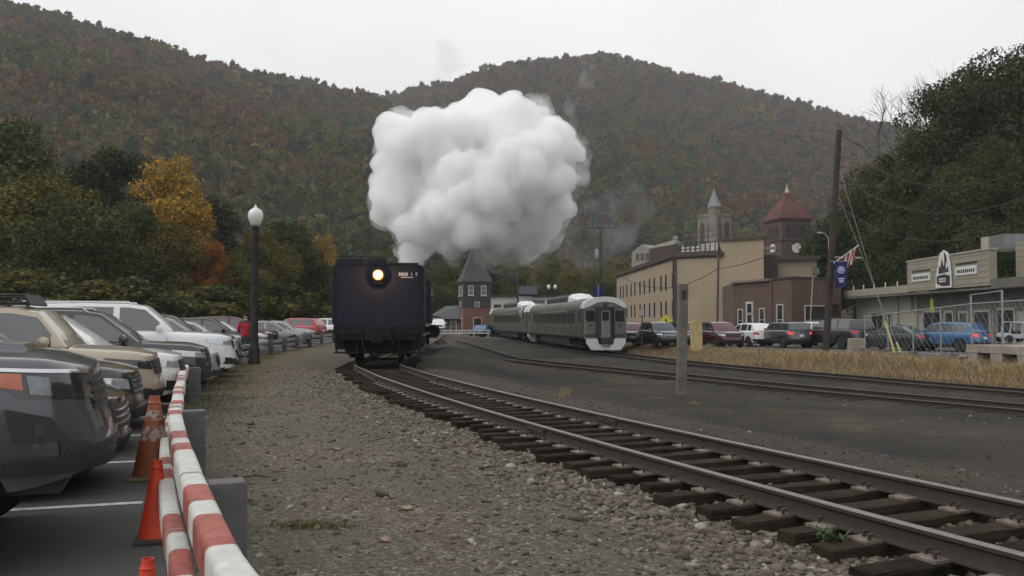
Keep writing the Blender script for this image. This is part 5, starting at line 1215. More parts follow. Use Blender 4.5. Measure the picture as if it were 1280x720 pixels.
# ================================================================== rolling stock
DKBLUE = paint('tender_dark_blue', (.007, .009, .024), .62, .0, .25, 2.0, spec=.3, dirt=.3, dirtcol=(.02, .018, .018)); SOOT = paint('sooty_black', (.010, .010, .011), .8, .0, .3, 3, spec=.25); WSTEEL = paint('wheel_tread', (.30, .29, .28), .4, .8, .1, 4)
LETTER = paint('lettering_white', (.45, .45, .44), .7)
def frame_on(L, y, dist=8.0):
    """position and heading (towards the camera) on a track at distance y"""
    P, T = line_arrays(L); x = np.interp(y, P[:, 1], P[:, 0]); x2 = np.interp(y + dist, P[:, 1], P[:, 0]); return (x, y), math.atan2(-dist, x - x2)
def wheelset(parent, x, r_, name='wheelset', half=.7535):
    w = bpy.data.objects.new(name, None); COL.objects.link(w); w.parent = parent; w.location = (x, 0, r_)
    MB().tube([(0, -half - .35, 0), (0, half + .35, 0)], .075, 10).build('axle', SOOT, w)
    for s_ in (-1, 1):
        mb = MB(); mb.lathe([(r_ * .3, -.06), (r_ * .82, -.05), (r_ * .86, -.07), (r_, -.065), (r_, .05), (r_ + .028, .055), (r_ + .028, .075), (r_ * .86, .075), (r_ * .82, .05), (r_ * .3, .06)], 24, axis='y')
        if s_ > 0: mb.v = [(a, -b, c) for a, b, c in mb.v]
        mb.v = [(a, b + s_ * half, c) for a, b, c in mb.v]; mb.build('wheel', SOOT, w, smooth=35)
    return w
def truck(parent, x, name='truck', base=1.75, r_=.42):
    t = bpy.data.objects.new(name, None); COL.objects.link(t); t.parent = parent; t.location = (x, 0, 0)
    for s_ in (-1, 1):
        y = s_ * 1.02; h = base / 2
        MB().prism([(-h - .28, r_ - .10), (h + .28, r_ - .10), (h + .28, r_ + .14), (h - .1, r_ + .30), (-h + .1, r_ + .30), (-h - .28, r_ + .14)], y - .07, y + .07).build('side_frame', SOOT, t)
        mb = MB()
        for k in (-.2, 0, .2): mb.lathe([(.085, r_ - .25), (.085, r_ + .15)], 10, (k, y, 0))
        mb.build('spring', SOOT, t)['kind'] = 'stuff'
    MB().box((0, 0, r_ + .12), (.4, 2.1, .28)).build('bolster', SOOT, t)
    for k in (-base / 2, base / 2):
        for s_ in (-1, 1):
            mb = MB(); mb.lathe([(r_ * .3, -.06), (r_, -.06), (r_, .05), (r_ + .028, .055), (r_ + .028, .075), (r_ * .3, .075)], 22, axis='y')
            mb.v = [(a + k, -s_ * b + s_ * .7535, c + r_) for a, b, c in mb.v]; mb.build('wheel', SOOT, t, smooth=35)
        MB().tube([(k, -1.1, r_), (k, 1.1, r_)], .07, 8).build('axle', SOOT, t)
    return t
def coupler(parent, x, z=.86, mat=SOOT):
    mb = MB(); mb.box((x - .2, 0, z), (.5, .16, .18)); mb.prism([(x, -.17), (x + .16, -.20), (x + .30, -.10), (x + .24, .02), (x + .34, .12), (x + .20, .20), (x, .16)], z - .15, z + .15, 'xy'); return mb.build('coupler', mat, parent, bevel=.02)
# ------------------------------------------------------------------ tender
(tx, ty), th = frame_on(MAIN, 30.15)
tn = thing('tender', 'dark blue locomotive tender with a lit headlamp rolling backwards', 'tender', (tx, ty, RT), th)
TL, TW = 10.2, 3.12
sec = rounded(TW, 2.02, .10, 3); mb = MB(); mb.prism([(a, b + 2.35) for a, b in sec], -TL, 0, 'yz'); mb.build('tank', DKBLUE, tn, smooth=30)
mb = MB(); mb.prism([(-1.46, 3.36), (1.46, 3.36), (1.44, 3.42), (-1.44, 3.42)], -TL + .4, -.35, 'yz'); mb.build('deck', SOOT, tn)
MB().box((-.55, -.58, 3.50), (.9, 1.75, .27), taper=.97).build('water_hatch_box', DKBLUE, tn, bevel=.03)
MB().box((-6.6, 0, 3.55), (5.0, 2.7, .40), taper=.96).build('coal_bunker', SOOT, tn)
for s_, y0, y1 in ((1, -1.5, -.05),):
    mb = MB(); mb.tube([(-.06, -1.45, 3.36), (-.06, -1.45, 3.68), (-.06, .25, 3.68), (-.06, .25, 3.36)], .02, 6); mb.tube([(-.06, -.6, 3.36), (-.06, -.6, 3.68)], .015, 6); mb.build('handrail', SOOT, tn)
for y in (-1.52, 1.52): MB().tube([(.05, y * .97, 1.45), (.09, y * .97, 1.6), (.09, y * .97, 3.25), (.05, y * .97, 3.4)], .017, 6).build('grab_iron', SOOT, tn)
for k in range(7): MB().tube([(.06, 1.22, 1.55 + k * .3), (.09, 1.22, 1.56 + k * .3), (.09, 1.50, 1.56 + k * .3), (.06, 1.50, 1.55 + k * .3)], .012, 5).build('ladder_rung', SOOT, tn)
mb = MB(); rv = random.Random(1)
for z in (1.42, 3.28):
    for k in range(38): mb.lathe([(.017, 0), (.012, .012)], 6, (.0, -1.45 + k * 2.9 / 37, z), axis='x')
for y in (-1.46, 1.46):
    for k in range(26): mb.lathe([(.017, 0), (.012, .012)], 6, (.0, y, 1.46 + k * 1.78 / 25), axis='x')
mb.build('rivet', DKBLUE, tn)['kind'] = 'stuff'
MB().box((-.05, 0, 1.17), (.32, 3.0, .34)).build('end_beam', SOOT, tn, bevel=.015); MB().box((-TL / 2, 0, 1.22), (TL - .4, 2.3, .3)).build('frame', SOOT, tn)
for s_ in (-1, 1):
    MB().box((.02, s_ * 1.05, .40), (.30, .85, .05)).build('foot_board', SOOT, tn)
    for q in (.70, 1.40): MB().box((.02, s_ * q, .72), (.05, .05, .62)).build('step_hanger', SOOT, tn)
    MB().tube([(.12, s_ * .55, 1.05), (.22, s_ * .52, .7), (.2, s_ * .40, .45)], .03, 7).build('air_hose', SOOT, tn, smooth=60)
    MB().tube([(.12, s_ * 1.48, 1.35), (.2, s_ * 1.5, 1.0), (.16, s_ * 1.45, .75)], .016, 5).build('uncoupling_lever', SOOT, tn)
coupler(tn, .18, .88)
MB().box((-.65, 0, .72), (.5, 2.3, .75)).build('brake_rigging', SOOT, tn); MB().box((.0, 0, .98), (.14, 2.7, .30)).build('buffer_plate', SOOT, tn)
for s_ in (-1, 1): MB().box((-.35, s_ * 1.32, .85), (.5, .3, .7)).build('corner_step', SOOT, tn)
MB().box((.14, 0, 1.05), (.18, .9, .5)).build('coupler_pocket', SOOT, tn, bevel=.02)
truck(tn, -1.55); truck(tn, -TL + 1.6)
hl = bpy.data.objects.new('headlamp', None); COL.objects.link(hl); hl.parent = tn; hl.location = (0, .0, 3.04)
mb = MB(); mb.lathe([(.20, -.02), (.215, .20), (.225, .26), (.20, .27), (.185, .20)], 24, axis='x'); mb.build('housing', SOOT, hl, smooth=35)
m, t_, b_ = new_mat('headlamp_glow'); b_.inputs['Base Color'].default_value = (1, .8, .45, 1); b_.inputs['Emission Color'].default_value = (1.0, .46, .11, 1); b_.inputs['Emission Strength'].default_value = 2.1
mb = MB(); mb.lathe([(.17, .24), (.165, .30), (.12, .345), (.05, .365), (.01, .37)], 20, axis='x'); mb.build('lens', m, hl, smooth=60)
MB().box((.10, 0, -.26), (.2, .3, .06)).build('bracket', SOOT, hl)
ld = bpy.data.lights.new('headlamp_halo_light', 'POINT'); ld.energy = 40; ld.color = (1.0, .50, .16); ld.shadow_soft_size = 0.0; lo_ = bpy.data.objects.new('headlamp_halo_light', ld); COL.objects.link(lo_); lo_.parent = hl; lo_.location = (.50, 0, 0)  # unseen point light added ahead of the lens, throws an orange halo onto the tank
for k, w in enumerate((.10, .09, .09, .10, .0, .05, .0, .10)):
    if w: MB().box((.004, .72 + k * .082, 3.08), (.006, .058 if w > .06 else .02, .11)).build('lettering', LETTER, tn)
MB().box((.004, .97, 2.975), (.006, .42, .03)).build('lettering', LETTER, tn)
# ------------------------------------------------------------------ locomotive behind the tender
(lx_, ly_), lh = frame_on(MAIN, 41.2, 16)
lo = thing('steam_locomotive', 'black steam locomotive mostly hidden behind the dark blue tender', 'locomotive', (lx_, ly_, RT), lh)
LL_ = 15.5
mb = MB(); mb.lathe([(.80, -15.0), (.86, -14.8), (.86, -11.5), (.95, -8.0), (1.02, -4.2), (1.02, -3.6)], 24, (0, 0, 2.55), axis='x'); mb.build('boiler', SOOT, lo, smooth=35)
mb = MB(); mb.lathe([(.60, -15.35), (.80, -15.2), (.84, -15.0), (.84, -14.9)], 24, (0, 0, 2.55), axis='x'); mb.build('smokebox_door', SOOT, lo, smooth=40)
mb = MB(); mb.prism([(-1.5, 1.35), (1.5, 1.35), (1.5, 3.35), (1.0, 3.75), (0, 3.90), (-1.0, 3.75), (-1.5, 3.35)], -3.6, -1.2, 'yz'); mb.build('cab', SOOT, lo)
for s_ in (-1, 1):
    for k in (-3.0, -2.05): MB().box((k, s_ * 1.51, 2.75), (.75, .03, .7)).build('cab_window', CGLASS, lo)
    MB().box((-9.0, s_ * 1.25, 1.72), (11.5, .55, .05)).build('running_board', SOOT, lo)
    mb = MB(); mb.lathe([(.38, -13.6), (.40, -13.5), (.40, -12.2), (.38, -12.1)], 16, (0, s_ * 1.15, .85), axis='x'); mb.build('cylinder', SOOT, lo, smooth=40)
    for k in (-5.2, -7.1, -9.0):
        mb = MB(); mb.lathe([(.2, -.07), (.85, -.07), (.90, -.05), (.90, .05), (.85, .07), (.2, .07)], 26, axis='y'); mb.v = [(a + k, b + s_ * .7535, c + .9) for a, b, c in mb.v]; mb.build('driving_wheel', SOOT, lo, smooth=40)
    MB().box((-8.6, s_ * .95, .75), (7.2, .06, .14)).build('side_rod', WSTEEL, lo)
    for k in (-12.6, -14.3):
        mb = MB(); mb.lathe([(.1, -.06), (.42, -.06), (.42, .06), (.1, .06)], 18, axis='y'); mb.v = [(a + k, b + s_ * .7535, c + .42) for a, b, c in mb.v]; mb.build('pilot_wheel', SOOT, lo, smooth=40)
mb = MB(); mb.lathe([(.34, 3.2), (.30, 3.5), (.27, 3.9), (.30, 4.25), (.36, 4.32), (.30, 4.34)], 18, (-14.1, 0, 0)); mb.build('smokestack', SOOT, lo, smooth=40)
for k in (-7.2, -10.6): MB().lathe([(.42, 3.2), (.42, 3.75), (.34, 3.98), (.12, 4.08)], 16, (k, 0, 0)).build('dome', SOOT, lo, smooth=50)
MB().box((-9.0, 0, 1.25), (12.5, 1.0, .5)).build('frame', SOOT, lo)
MB().box((-14.9, 0, .75), (.5, 2.6, .7)).build('pilot_beam', SOOT, lo)
# ------------------------------------------------------------------ silver railcars
STAIN = paint('stainless', (.150, .147, .122), .5, .45, .18, 1.2, dirt=.35, dirtcol=(.07, .065, .05)); RWHITE = paint('roof_white', (.66, .67, .66), .5, 0, .08, 2, dirt=.2, dirtcol=(.35, .34, .32)); RCDARK = paint('railcar_dark', (.035, .035, .036), .6, .2, .2, 3); RCDOOR = paint('railcar_door', (.20, .20, .205), .45, .5, .12, 3)
RGLASS = paint('railcar_glass', (.014, .016, .018), .35, spec=.2)
def railcar(name, label, x, y, heading, front=True, emblem=False):
    t = thing(name, label, 'railcar', (x, y, -.68), heading, 'silver railcars'); L, W = 25.6, 3.05
    prof = [(-1.40, .92), (-1.525, 1.05), (-1.525, 2.9), (-1.46, 3.25), (-1.28, 3.52), (-.95, 3.70), (-.5, 3.82), (0, 3.86)]; prof = prof + [(-a, b) for a, b in prof[-2::-1]]
    MB().prism(prof, -L + .12, -.12, 'yz').build('body', STAIN, t, smooth=30)
    for s_ in (-1, 1):                                      # fluting below and above the windows
        for k in range(7): MB().box((-L / 2, s_ * 1.535, 1.10 + k * .105), (L - 1.6, .03, .05)).build('flute', STAIN, t)
        for z in (2.86, 2.98): MB().box((-L / 2, s_ * 1.53, z), (L - 1.6, .025, .045)).build('flute', STAIN, t)
        for k in range(15):
            q = bpy.data.objects.new('window', None); COL.objects.link(q); q.parent = t; q.location = (-3.6 - k * 1.27, s_ * 1.527, 2.38)
            if '_w' not in railcar.__dict__:
                mb = MB(); mb.box((0, 0, .40), (1.06, .05, .06)); mb.box((0, 0, -.40), (1.06, .05, .06)); mb.box((-.5, 0, 0), (.06, .05, .74)); mb.box((.5, 0, 0), (.06, .05, .74)); railcar._w = mb.mesh('frame', STAIN); railcar._p = MB().box((0, 0, 0), (.95, .03, .76)).mesh('pane', RGLASS)
            link('frame', railcar._w, q); link('pane', railcar._p, q)
        for x_ in (-1.35, -L + 1.35):
            MB().box((x_, s_ * 1.52, 2.05), (.85, .04, 2.05)).build('vestibule_door', RCDOOR, t); MB().box((x_, s_ * 1.535, 2.5), (.5, .03, .75)).build('door_window', RGLASS, t)
            for k in range(3): MB().box((x_, s_ * (1.36 - .0), .85 - k * .24), (.8, .30, .04)).build('step', RCDARK, t)
        for k in range(11): MB().box((-6.5 - k * 1.05, s_ * 1.531, 2.93), (.42, .012, .11)).build('lettering', LETTER, t)
    # roof dome with white ends
    dome = [(-1.05, 3.5), (-.98, 4.02), (-.7, 4.26), (0, 4.34), (.7, 4.26), (.98, 4.02), (1.05, 3.5)]
    MB().prism(dome, -17.6, -8.0, 'yz').build('roof_dome', RCDARK, t, smooth=30)
    def fair(xa, xb):
        n = len(dome); V = [(xa, a, b) for a, b in dome] + [(xb, a * .75, min(b, 3.80) - .04) for a, b in dome]; return MB().add(V, [(i, i + 1, n + i + 1, n + i) for i in range(n - 1)] + [tuple(range(n)), tuple(range(2 * n - 1, n - 1, -1))])
    fair(-8.0, -5.6).build('dome_fairing', RWHITE, t, smooth=30); fair(-17.6, -19.8).build('dome_fairing', RWHITE, t, smooth=30)
    for xc, sg in ((0, 1), (-L, -1)):
        f = lambda d: xc - sg * d
        ends = [(a, b) for a, b in prof]
        lo_, hi_ = sorted((f(.12), f(-.06))); MB().prism([(-1.525, .92), (-1.525, 2.9), (-1.46, 3.22), (1.46, 3.22), (1.525, 2.9), (1.525, .92)], lo_, hi_, 'yz').build('end_wall', STAIN, t)
        roof = [(-1.525, 3.02), (-1.46, 3.25), (-1.28, 3.52), (-.95, 3.70), (-.5, 3.82), (0, 3.86), (.5, 3.82), (.95, 3.70), (1.28, 3.52), (1.46, 3.25), (1.525, 3.02), (1.2, 3.12), (.6, 3.42), (0, 3.5), (-.6, 3.42), (-1.2, 3.12)]
        lo_, hi_ = sorted((f(1.2), f(-.16))); MB().prism([(a * 1.012, b + .012) for a, b in roof], lo_, hi_, 'yz').build('roof_end', RWHITE, t, smooth=30)
        lo_, hi_ = sorted((f(.0), f(-.10))); MB().prism([(-1.15, 3.12), (-.6, 3.40), (0, 3.48), (.6, 3.40), (1.15, 3.12)], lo_, hi_, 'yz').build('header', STAIN, t)
        MB().box((f(-.09), 0, 2.05), (.10, 1.02, 2.15)).build('doorway', RCDARK, t)
        MB().box((f(-.13), 0, 1.95), (.06, .62, 1.85)).build('end_door', RCDOOR, t); MB().box((f(-.165), 0, 2.5), (.02, .46, .62)).build('door_window', RGLASS, t)
        for s_ in (-1, 1):
            MB().box((f(-.17), s_ * .58, 2.02), (.22, .10, 2.3)).build('door_post', RCDARK, t)
            MB().box((f(-.075), s_ * 1.05, 2.52), (.05, .62, .74)).build('end_window', RGLASS, t, bevel=.02)
            MB().lathe([(.09, 0), (.10, .05), (.07, .06)], 12, (f(-.06) if sg > 0 else f(-.06) - .06, s_ * 1.05, 1.86), axis='x').build('marker_lamp', RCDARK, t)
            MB().tube([(f(-.1), s_ * 1.45, 1.3), (f(-.16), s_ * 1.45, 1.35), (f(-.16), s_ * 1.45, 2.2), (f(-.1), s_ * 1.45, 2.25)], .018, 6).build('grab_iron', CHROME, t)
            MB().box((f(-.10), s_ * 1.02, 1.16), (.10, .72, .16)).build('step_panel', RCDARK, t)
        MB().lathe([(.13, 0), (.15, .05), (.10, .09)], 14, (f(-.10) if sg > 0 else f(-.10) - .09, 0, 3.26), axis='x').build('headlight', RCDARK, t)
        lo_, hi_ = sorted((f(-.02), f(-.30)))
        MB().prism([(-1.38, .95), (-1.38, .62), (-1.02, .16), (1.02, .16), (1.38, .62), (1.38, .95), (.62, .95), (.50, .55), (-.50, .55), (-.62, .95)], lo_, hi_, 'yz').build('pilot', RWHITE, t)
        MB().box((f(-.2), 0, .80), (.5, .86, .46)).build('coupler_box', RCDARK, t, bevel=.03)
        mb = MB(); mb.tube([(f(-.35), -.30, .75), (f(-.42), -.2, .42), (f(-.42), .2, .42), (f(-.35), .30, .75)], .035, 7); mb.build('air_hose', RCDARK, t, smooth=60)
    MB().box((-L / 2, 0, .70), (13.0, 2.5, .65)).build('engine_box', RCDARK, t, bevel=.04)
    MB().box((-L / 2, 0, .98), (L - .6, 2.7, .14)).build('underframe', RCDARK, t)
    truck(t, -3.8, base=2.6, r_=.42); truck(t, -L + 3.8, base=2.6, r_=.42)
    return t
(rx, ry), rh = frame_on(THIRD, 61.2, 25.6)
r1_ = railcar('railcar', 'silver railcar with a white roof end and white pilot facing the yard', rx, ry, rh)
e = Vector((rx, ry)) - Vector((math.cos(rh), math.sin(rh))) * 26.6
(_, _), rh2 = frame_on(THIRD, e.y, 25.6)
r2_ = railcar('railcar', 'silver railcar coupled behind, with a round W emblem near its roof', e.x, e.y, rh2)
# round emblem with a W on the second car
em = bpy.data.objects.new('emblem', None); COL.objects.link(em); em.parent = r2_; em.location = (-2.2, -1.62, 3.15)
sgn = 1 if (Matrix.Rotation(rh2, 3, 'Z') @ Vector((0, 1, 0))).x < 0 else -1
em.location = (-2.4, sgn * 1.60, 3.12)
mb = MB(); mb.lathe([(.62, -.03), (.62, .03)], 26, axis='y'); mb.v = [(a * 1.15, b, c * .82) for a, b, c in mb.v]; mb.build('ring', RWHITE, em)
mb = MB(); mb.lathe([(.50, -.045), (.50, .045)], 26, axis='y'); mb.v = [(a * 1.15, b, c * .82) for a, b, c in mb.v]; mb.build('disc', SOOT, em)
mb = MB()
for a, b in (((-.32, .26), (-.17, -.26)), ((-.17, -.26), (0, .14)), ((0, .14), (.17, -.26)), ((.17, -.26), (.32, .26))):
    mb.box(((a[0] + b[0]) / 2, sgn * .06, (a[1] + b[1]) / 2), (.09, .02, math.hypot(b[0] - a[0], b[1] - a[1]) + .06), (0, math.atan2(b[0] - a[0], b[1] - a[1]), 0))
mb.build('letter', RWHITE, em)
# ================================================================== buildings
TANW = paint('tan_render', (.33, .262, .178), .85, var=.08, scale=.35, dirt=.25, dirtcol=(.22, .17, .13), world_co=True); DKTRIM = paint('dark_brown_trim', (.060, .042, .036), .7, var=.2); BRICKM = None
def brick_mat(name, c1, c2, mortar, scale=1.0):
    m, t, b = new_mat(name); co = t.new('ShaderNodeTexCoord').outputs['Object']; q = t.new('ShaderNodeTexBrick'); q.inputs['Scale'].default_value = 1.0 * scale
    q.inputs['Color1'].default_value = (*c1, 1); q.inputs['Color2'].default_value = (*c2, 1); q.inputs['Mortar'].default_value = (*mortar, 1); q.inputs['Mortar Size'].default_value = .012; q.inputs['Brick Width'].default_value = .22; q.inputs['Row Height'].default_value = .075
    mp = t.new('ShaderNodeMapping'); sp = t.new('ShaderNodeSeparateXYZ'); cb = t.new('ShaderNodeCombineXYZ'); t.link(co, sp.inputs[0]); t.link(t.math('ADD', sp.outputs[0], sp.outputs[1]), cb.inputs[0]); t.link(sp.outputs[2], cb.inputs[1]); t.link(cb.outputs[0], q.inputs['Vector'])
    c = t.mix(t.ramp(t.noise(co, .5, 4), [(.35, (0, 0, 0)), (.7, (.5, .5, .5))]), q.outputs['Color'], [v * .6 for v in c1]); t.link(c, b.inputs['Base Color']); b.inputs['Roughness'].default_value = .88; return m
BRICKM = brick_mat('brown_brick', (.125, .062, .042), (.095, .048, .036), (.13, .11, .095)); REDBR = brick_mat('red_brick', (.22, .062, .042), (.17, .05, .036), (.2, .17, .15)); DKBR = brick_mat('dark_stone', (.105, .062, .055), (.080, .050, .045), (.09, .075, .07), .5)
BGLASS = glass_mat('window_glass', (.025, .026, .027), .12, 1.5); WTRIM = paint('white_trim', (.50, .48, .45), .7); ROOFD = paint('dark_roofing', (.035, .032, .032), .85, var=.2); SLATE = paint('slate', (.055, .060, .065), .75, var=.25, scale=2); CREAM = paint('cream_siding', (.29, .26, .20), .8, var=.1, scale=1, dirt=.25, dirtcol=(.20, .17, .13)); GREYW = paint('grey_wall', (.13, .12, .105), .85, var=.15, scale=.8); LITEW = paint('pale_wall', (.33, .31, .26), .85, var=.1, scale=.6); WHITEB = paint('white_building', (.50, .50, .47), .8, var=.08, scale=.5); STONEG = paint('grey_stone', (.19, .175, .155), .9, var=.25, scale=.8)
def quad_block(name, pts, z0, z1, mat, parent):
    """upright block over a plan polygon"""
    return MB().prism([(a, b) for a, b in pts], z0, z1, 'xy').build(name, mat, parent)
class Face:
    """one wall plane from plan point a to b (seen from outside, a on the left)"""
    def __init__(s, a, b, parent): s.a = Vector((*a, 0)); s.d = Vector((b[0] - a[0], b[1] - a[1], 0)); s.L = s.d.length; s.d.normalize(); s.n = Vector((s.d.y, -s.d.x, 0)); s.p = parent; s.rz = math.atan2(s.d.y, s.d.x)
    def at(s, u, z, o=0): q = s.a + s.d * u + s.n * o; return (q.x, q.y, z)
    def box(s, name, mat, u, z, w, h, out=.05, depth=.12, bevel=0):
        """box centred at (u, z) whose front stands `out` proud of the wall"""
        return MB().box((0, 0, 0), (w, depth, h)).build(name, mat, s.p, loc=s.at(u, z, out - depth / 2), rot=(0, 0, s.rz), bevel=bevel)
    CACHE = {}
    def window(s, u, z, w, h, frame=WTRIM, fw=.07, mull=(0, 0), sill=True, glass=BGLASS, name='window'):
        q = bpy.data.objects.new(name, None); COL.objects.link(q); q.parent = s.p; q.location = s.at(u, z, 0); q.rotation_euler = (0, 0, s.rz); q.empty_display_size = .1
        k = (round(w, 3), round(h, 3), frame.name, mull, fw, sill)
        if k not in Face.CACHE:
            mb = MB()
            for c, d in (((0, 0, h / 2 + fw / 2), (w + 2 * fw, .16, fw)), ((0, 0, -h / 2 - fw / 2), (w + 2 * fw, .16, fw)), ((-w / 2 - fw / 2, 0, 0), (fw, .16, h)), ((w / 2 + fw / 2, 0, 0), (fw, .16, h))): mb.box(c, d)
            for i in range(mull[0]): mb.box((-w / 2 + w * (i + 1) / (mull[0] + 1), 0, 0), (.04, .13, h))
            for i in range(mull[1]): mb.box((0, 0, -h / 2 + h * (i + 1) / (mull[1] + 1)), (w, .13, .05))
            if sill: mb.box((0, -.10, -h / 2 - fw - .05), (w + 2 * fw + .12, .26, .08))
            Face.CACHE[k] = (mb.mesh('frame', frame), MB().box((0, 0, 0), (w + .01, .06, h + .01)).mesh('pane', glass))
        f, p = Face.CACHE[k]; link('frame', f, q); link('pane', p, q); return q
# ------------------------------------------------------------------ tan building with two rows of windows
def XY(px, y): return (colx(px, y), y)
G0 = -.4
tb = thing('tan_building', 'long tan rendered building with two rows of paired narrow windows', 'building', (0, 0, 0))
pA, pB, pC, pD = XY(771, 156), XY(844, 108), XY(903, 104), XY(955, 101)
topz = at(844, 320, 108).z; hi = at(930, 299, 102).z
quad_block('wall', [pA, pB, pC, (pC[0] + 14, pC[1] + 30), (pA[0] + 22, pA[1] + 8)], G0 - 1, topz, TANW, tb)
quad_block('wall', [(pC[0] - .05, pC[1] - .15), (pD[0], pD[1] - .15), (pD[0] + 5, pD[1] + 22), (pC[0] + 4, pC[1] + 24)], G0 - 1, hi, TANW, tb)
FL, FF, FH = Face(pA, pB, tb), Face(pB, pC, tb), Face((pC[0] - .05, pC[1] - .15), (pD[0], pD[1] - .15), tb)
for F_, z_, u0, u1 in ((FL, topz, -.4, FL.L + .25), (FF, topz, -.25, FF.L)):
    F_.box('cornice', DKTRIM, (u0 + u1) / 2, z_ + .12, u1 - u0, .55, .35, .6); F_.box('cornice_bead', DKTRIM, (u0 + u1) / 2, z_ - .30, u1 - u0, .14, .14, .3)
FH.box('coping', DKTRIM, FH.L / 2, hi + .1, FH.L + .4, .32, .25, .6); FL.box('downpipe', DKTRIM, FL.L - .25, topz / 2, .28, topz + 1, .22, .2); FF.box('downpipe', DKTRIM, .12, topz / 2 - .3, .22, topz, .18, .16)
# window columns read from the photograph: (photo column, photo rows top and bottom of both storeys)
for px in (776, 779.5, 784, 789.5, 794, 800.5, 806, 812.5, 818.5, 827, 833, 843):
    y = np.interp((px - 640) / FPX, [(771 - 640) / FPX, (844 - 640) / FPX], [0, 1]); r0 = (px - 640) / FPX * math.cos(PITCH)
    # where the sight line of that column meets the wall
    ax, ay = pA; dx, dy = pB[0] - ax, pB[1] - ay; u = (r0 * ay - ax) / (dx - r0 * dy) * math.hypot(dx, dy)
    if px == 843: u -= .7
    yy = ay + dy * u / FL.L
    for zt_, zb_ in ((7.35, 5.45), (3.95, 2.05)): FL.window(u, (zt_ + zb_) / 2, .62, zt_ - zb_, DKTRIM, .05, (0, 1), False)
    if px < 812: FL.window(u, .05, .6, .55, DKTRIM, .05, (0, 0), False)
# glazed rail of pale panels along the roof edge, between roof and blank wall
PANEL = paint('pale_panel', (.42, .42, .40), .5, var=.2, scale=2); PDK = paint('panel_frame', (.05, .045, .042), .7)
for k in range(9):
    u = FF.L * (.06 + .105 * k); w = FF.L * .09
    FF.box('rail_post', PDK, u - w * .56, topz + .85, .10, 1.25, -.2, .1)
    if k in (1, 2, 3, 4): 
        for z_ in (.55, .95): FF.box('panel', PANEL, u, topz + z_, w * .72, .24 + .05 * (k % 2), -.2, .06)
    elif k in (5, 6):
        for z_ in (.50, .82, 1.14): FF.box('panel', PANEL, u, topz + z_, w * .8, .20, -.2, .06)
    elif k > 6: FF.box('panel', PANEL, u, topz + .88, w * .86, 1.05, -.2, .06)
FF.box('top_rail', PDK, FF.L * .5, topz + 1.52, FF.L, .12, -.15, .14); FF.box('roof_bracket', DKTRIM, FF.L * .98, topz - .05, .9, .45, .55, .6)
# gabled dormer block on the roof
gA = XY(800, 138); GDM = thing('roof_gable', 'grey gabled dormer with three small windows on the tan building roof', 'dormer', (0, 0, 0))
z0 = topz - .1; zt = at(800, 304, 136).z; wv = 4.3
GF = Face(XY(790, 139), (XY(790, 139)[0] + 3.0, 139 - 2.6), GDM); d = GF.d; n_ = -GF.n
mb = MB(); Lw = GF.L
sec = [(0, z0), (Lw, z0), (Lw, zt - 1.2), (Lw * .5, zt), (0, zt - 1.2)]
V = [tuple(GF.a + d * a + Vector((0, 0, b))) for a, b in sec] + [tuple(GF.a + d * a + n_ * 7 + Vector((0, 0, b))) for a, b in sec]
mb.add(V, [(0, 1, 2, 3, 4), (9, 8, 7, 6, 5)] + [(i, (i + 1) % 5, 5 + (i + 1) % 5, 5 + i) for i in range(5)]); mb.build('wall', paint('grey_gable', (.25, .22, .19), .85), GDM)
for k in (.28, .5, .72): GF.window(Lw * k, z0 + (zt - z0) * .52, .38, .95, DKTRIM, .06, (0, 0), False)
hz2 = thing('roof_house', 'dark roofed rooftop block with a white edge behind the dormer', 'roof block', (0, 0, 0)); q0, q1 = XY(812, 132), XY(846, 124)
quad_block('wall', [q0, q1, (q1[0] + 3, q1[1] + 9), (q0[0] + 3, q0[1] + 9)], topz - .2, at(830, 308, 128).z, paint('brown_shingle', (.055, .038, .034), .85), hz2)
quad_block('roof_edge', [(q0[0] + 1.0, q0[1] + 1.2), (q1[0] - .2, q1[1] - .3), (q1[0] + 2, q1[1] + 5), (q0[0] + 2, q0[1] + 5)], at(830, 308, 128).z + .01, at(830, 303, 128).z, LITEW, hz2)
MB().box((0, 0, .45), (.6, .6, 1.3)).build('chimney', LITEW, hz2, loc=(XY(838, 128)[0] + 1, 129, at(830, 303, 128).z - .1))
# right-hand wing behind the brick building
wg = thing('tan_annex', 'low tan annex with a dark roof below the clock tower', 'building', (0, 0, 0)); w0, w1 = XY(950, 108), XY(1022, 106)
wz_ = at(985, 325, 107).z; quad_block('wall', [w0, w1, (w1[0] + 4, w1[1] + 16), (w0[0] + 3, w0[1] + 16)], G0 - .5, wz_, TANW, wg)
WF = Face(w0, w1, wg); WF.box('cornice', DKTRIM, WF.L / 2, wz_ + .2, WF.L + .8, .5, .5, .8); WF.box('dark_shaft', DKTRIM, 1.1, wz_ - 2.0, 2.1, 5.4, .5, .5); WF.box('vent', paint('vent_grey', (.2, .21, .2), .5, .4), 1.0, wz_ + .8, 2.4, .35, .5, .8); WF.box('vent', paint('vent_grey', (.2, .21, .2), .5, .4), 1.1, wz_ + 1.5, 1.8, .3, .2, .8)
for u in (4.2, 6.6): WF.window(u, wz_ - 1.4 if u > 5 else wz_ - 3.0, .7 if u > 5 else 1.3, .8, DKTRIM, .06, (0, 0), False)
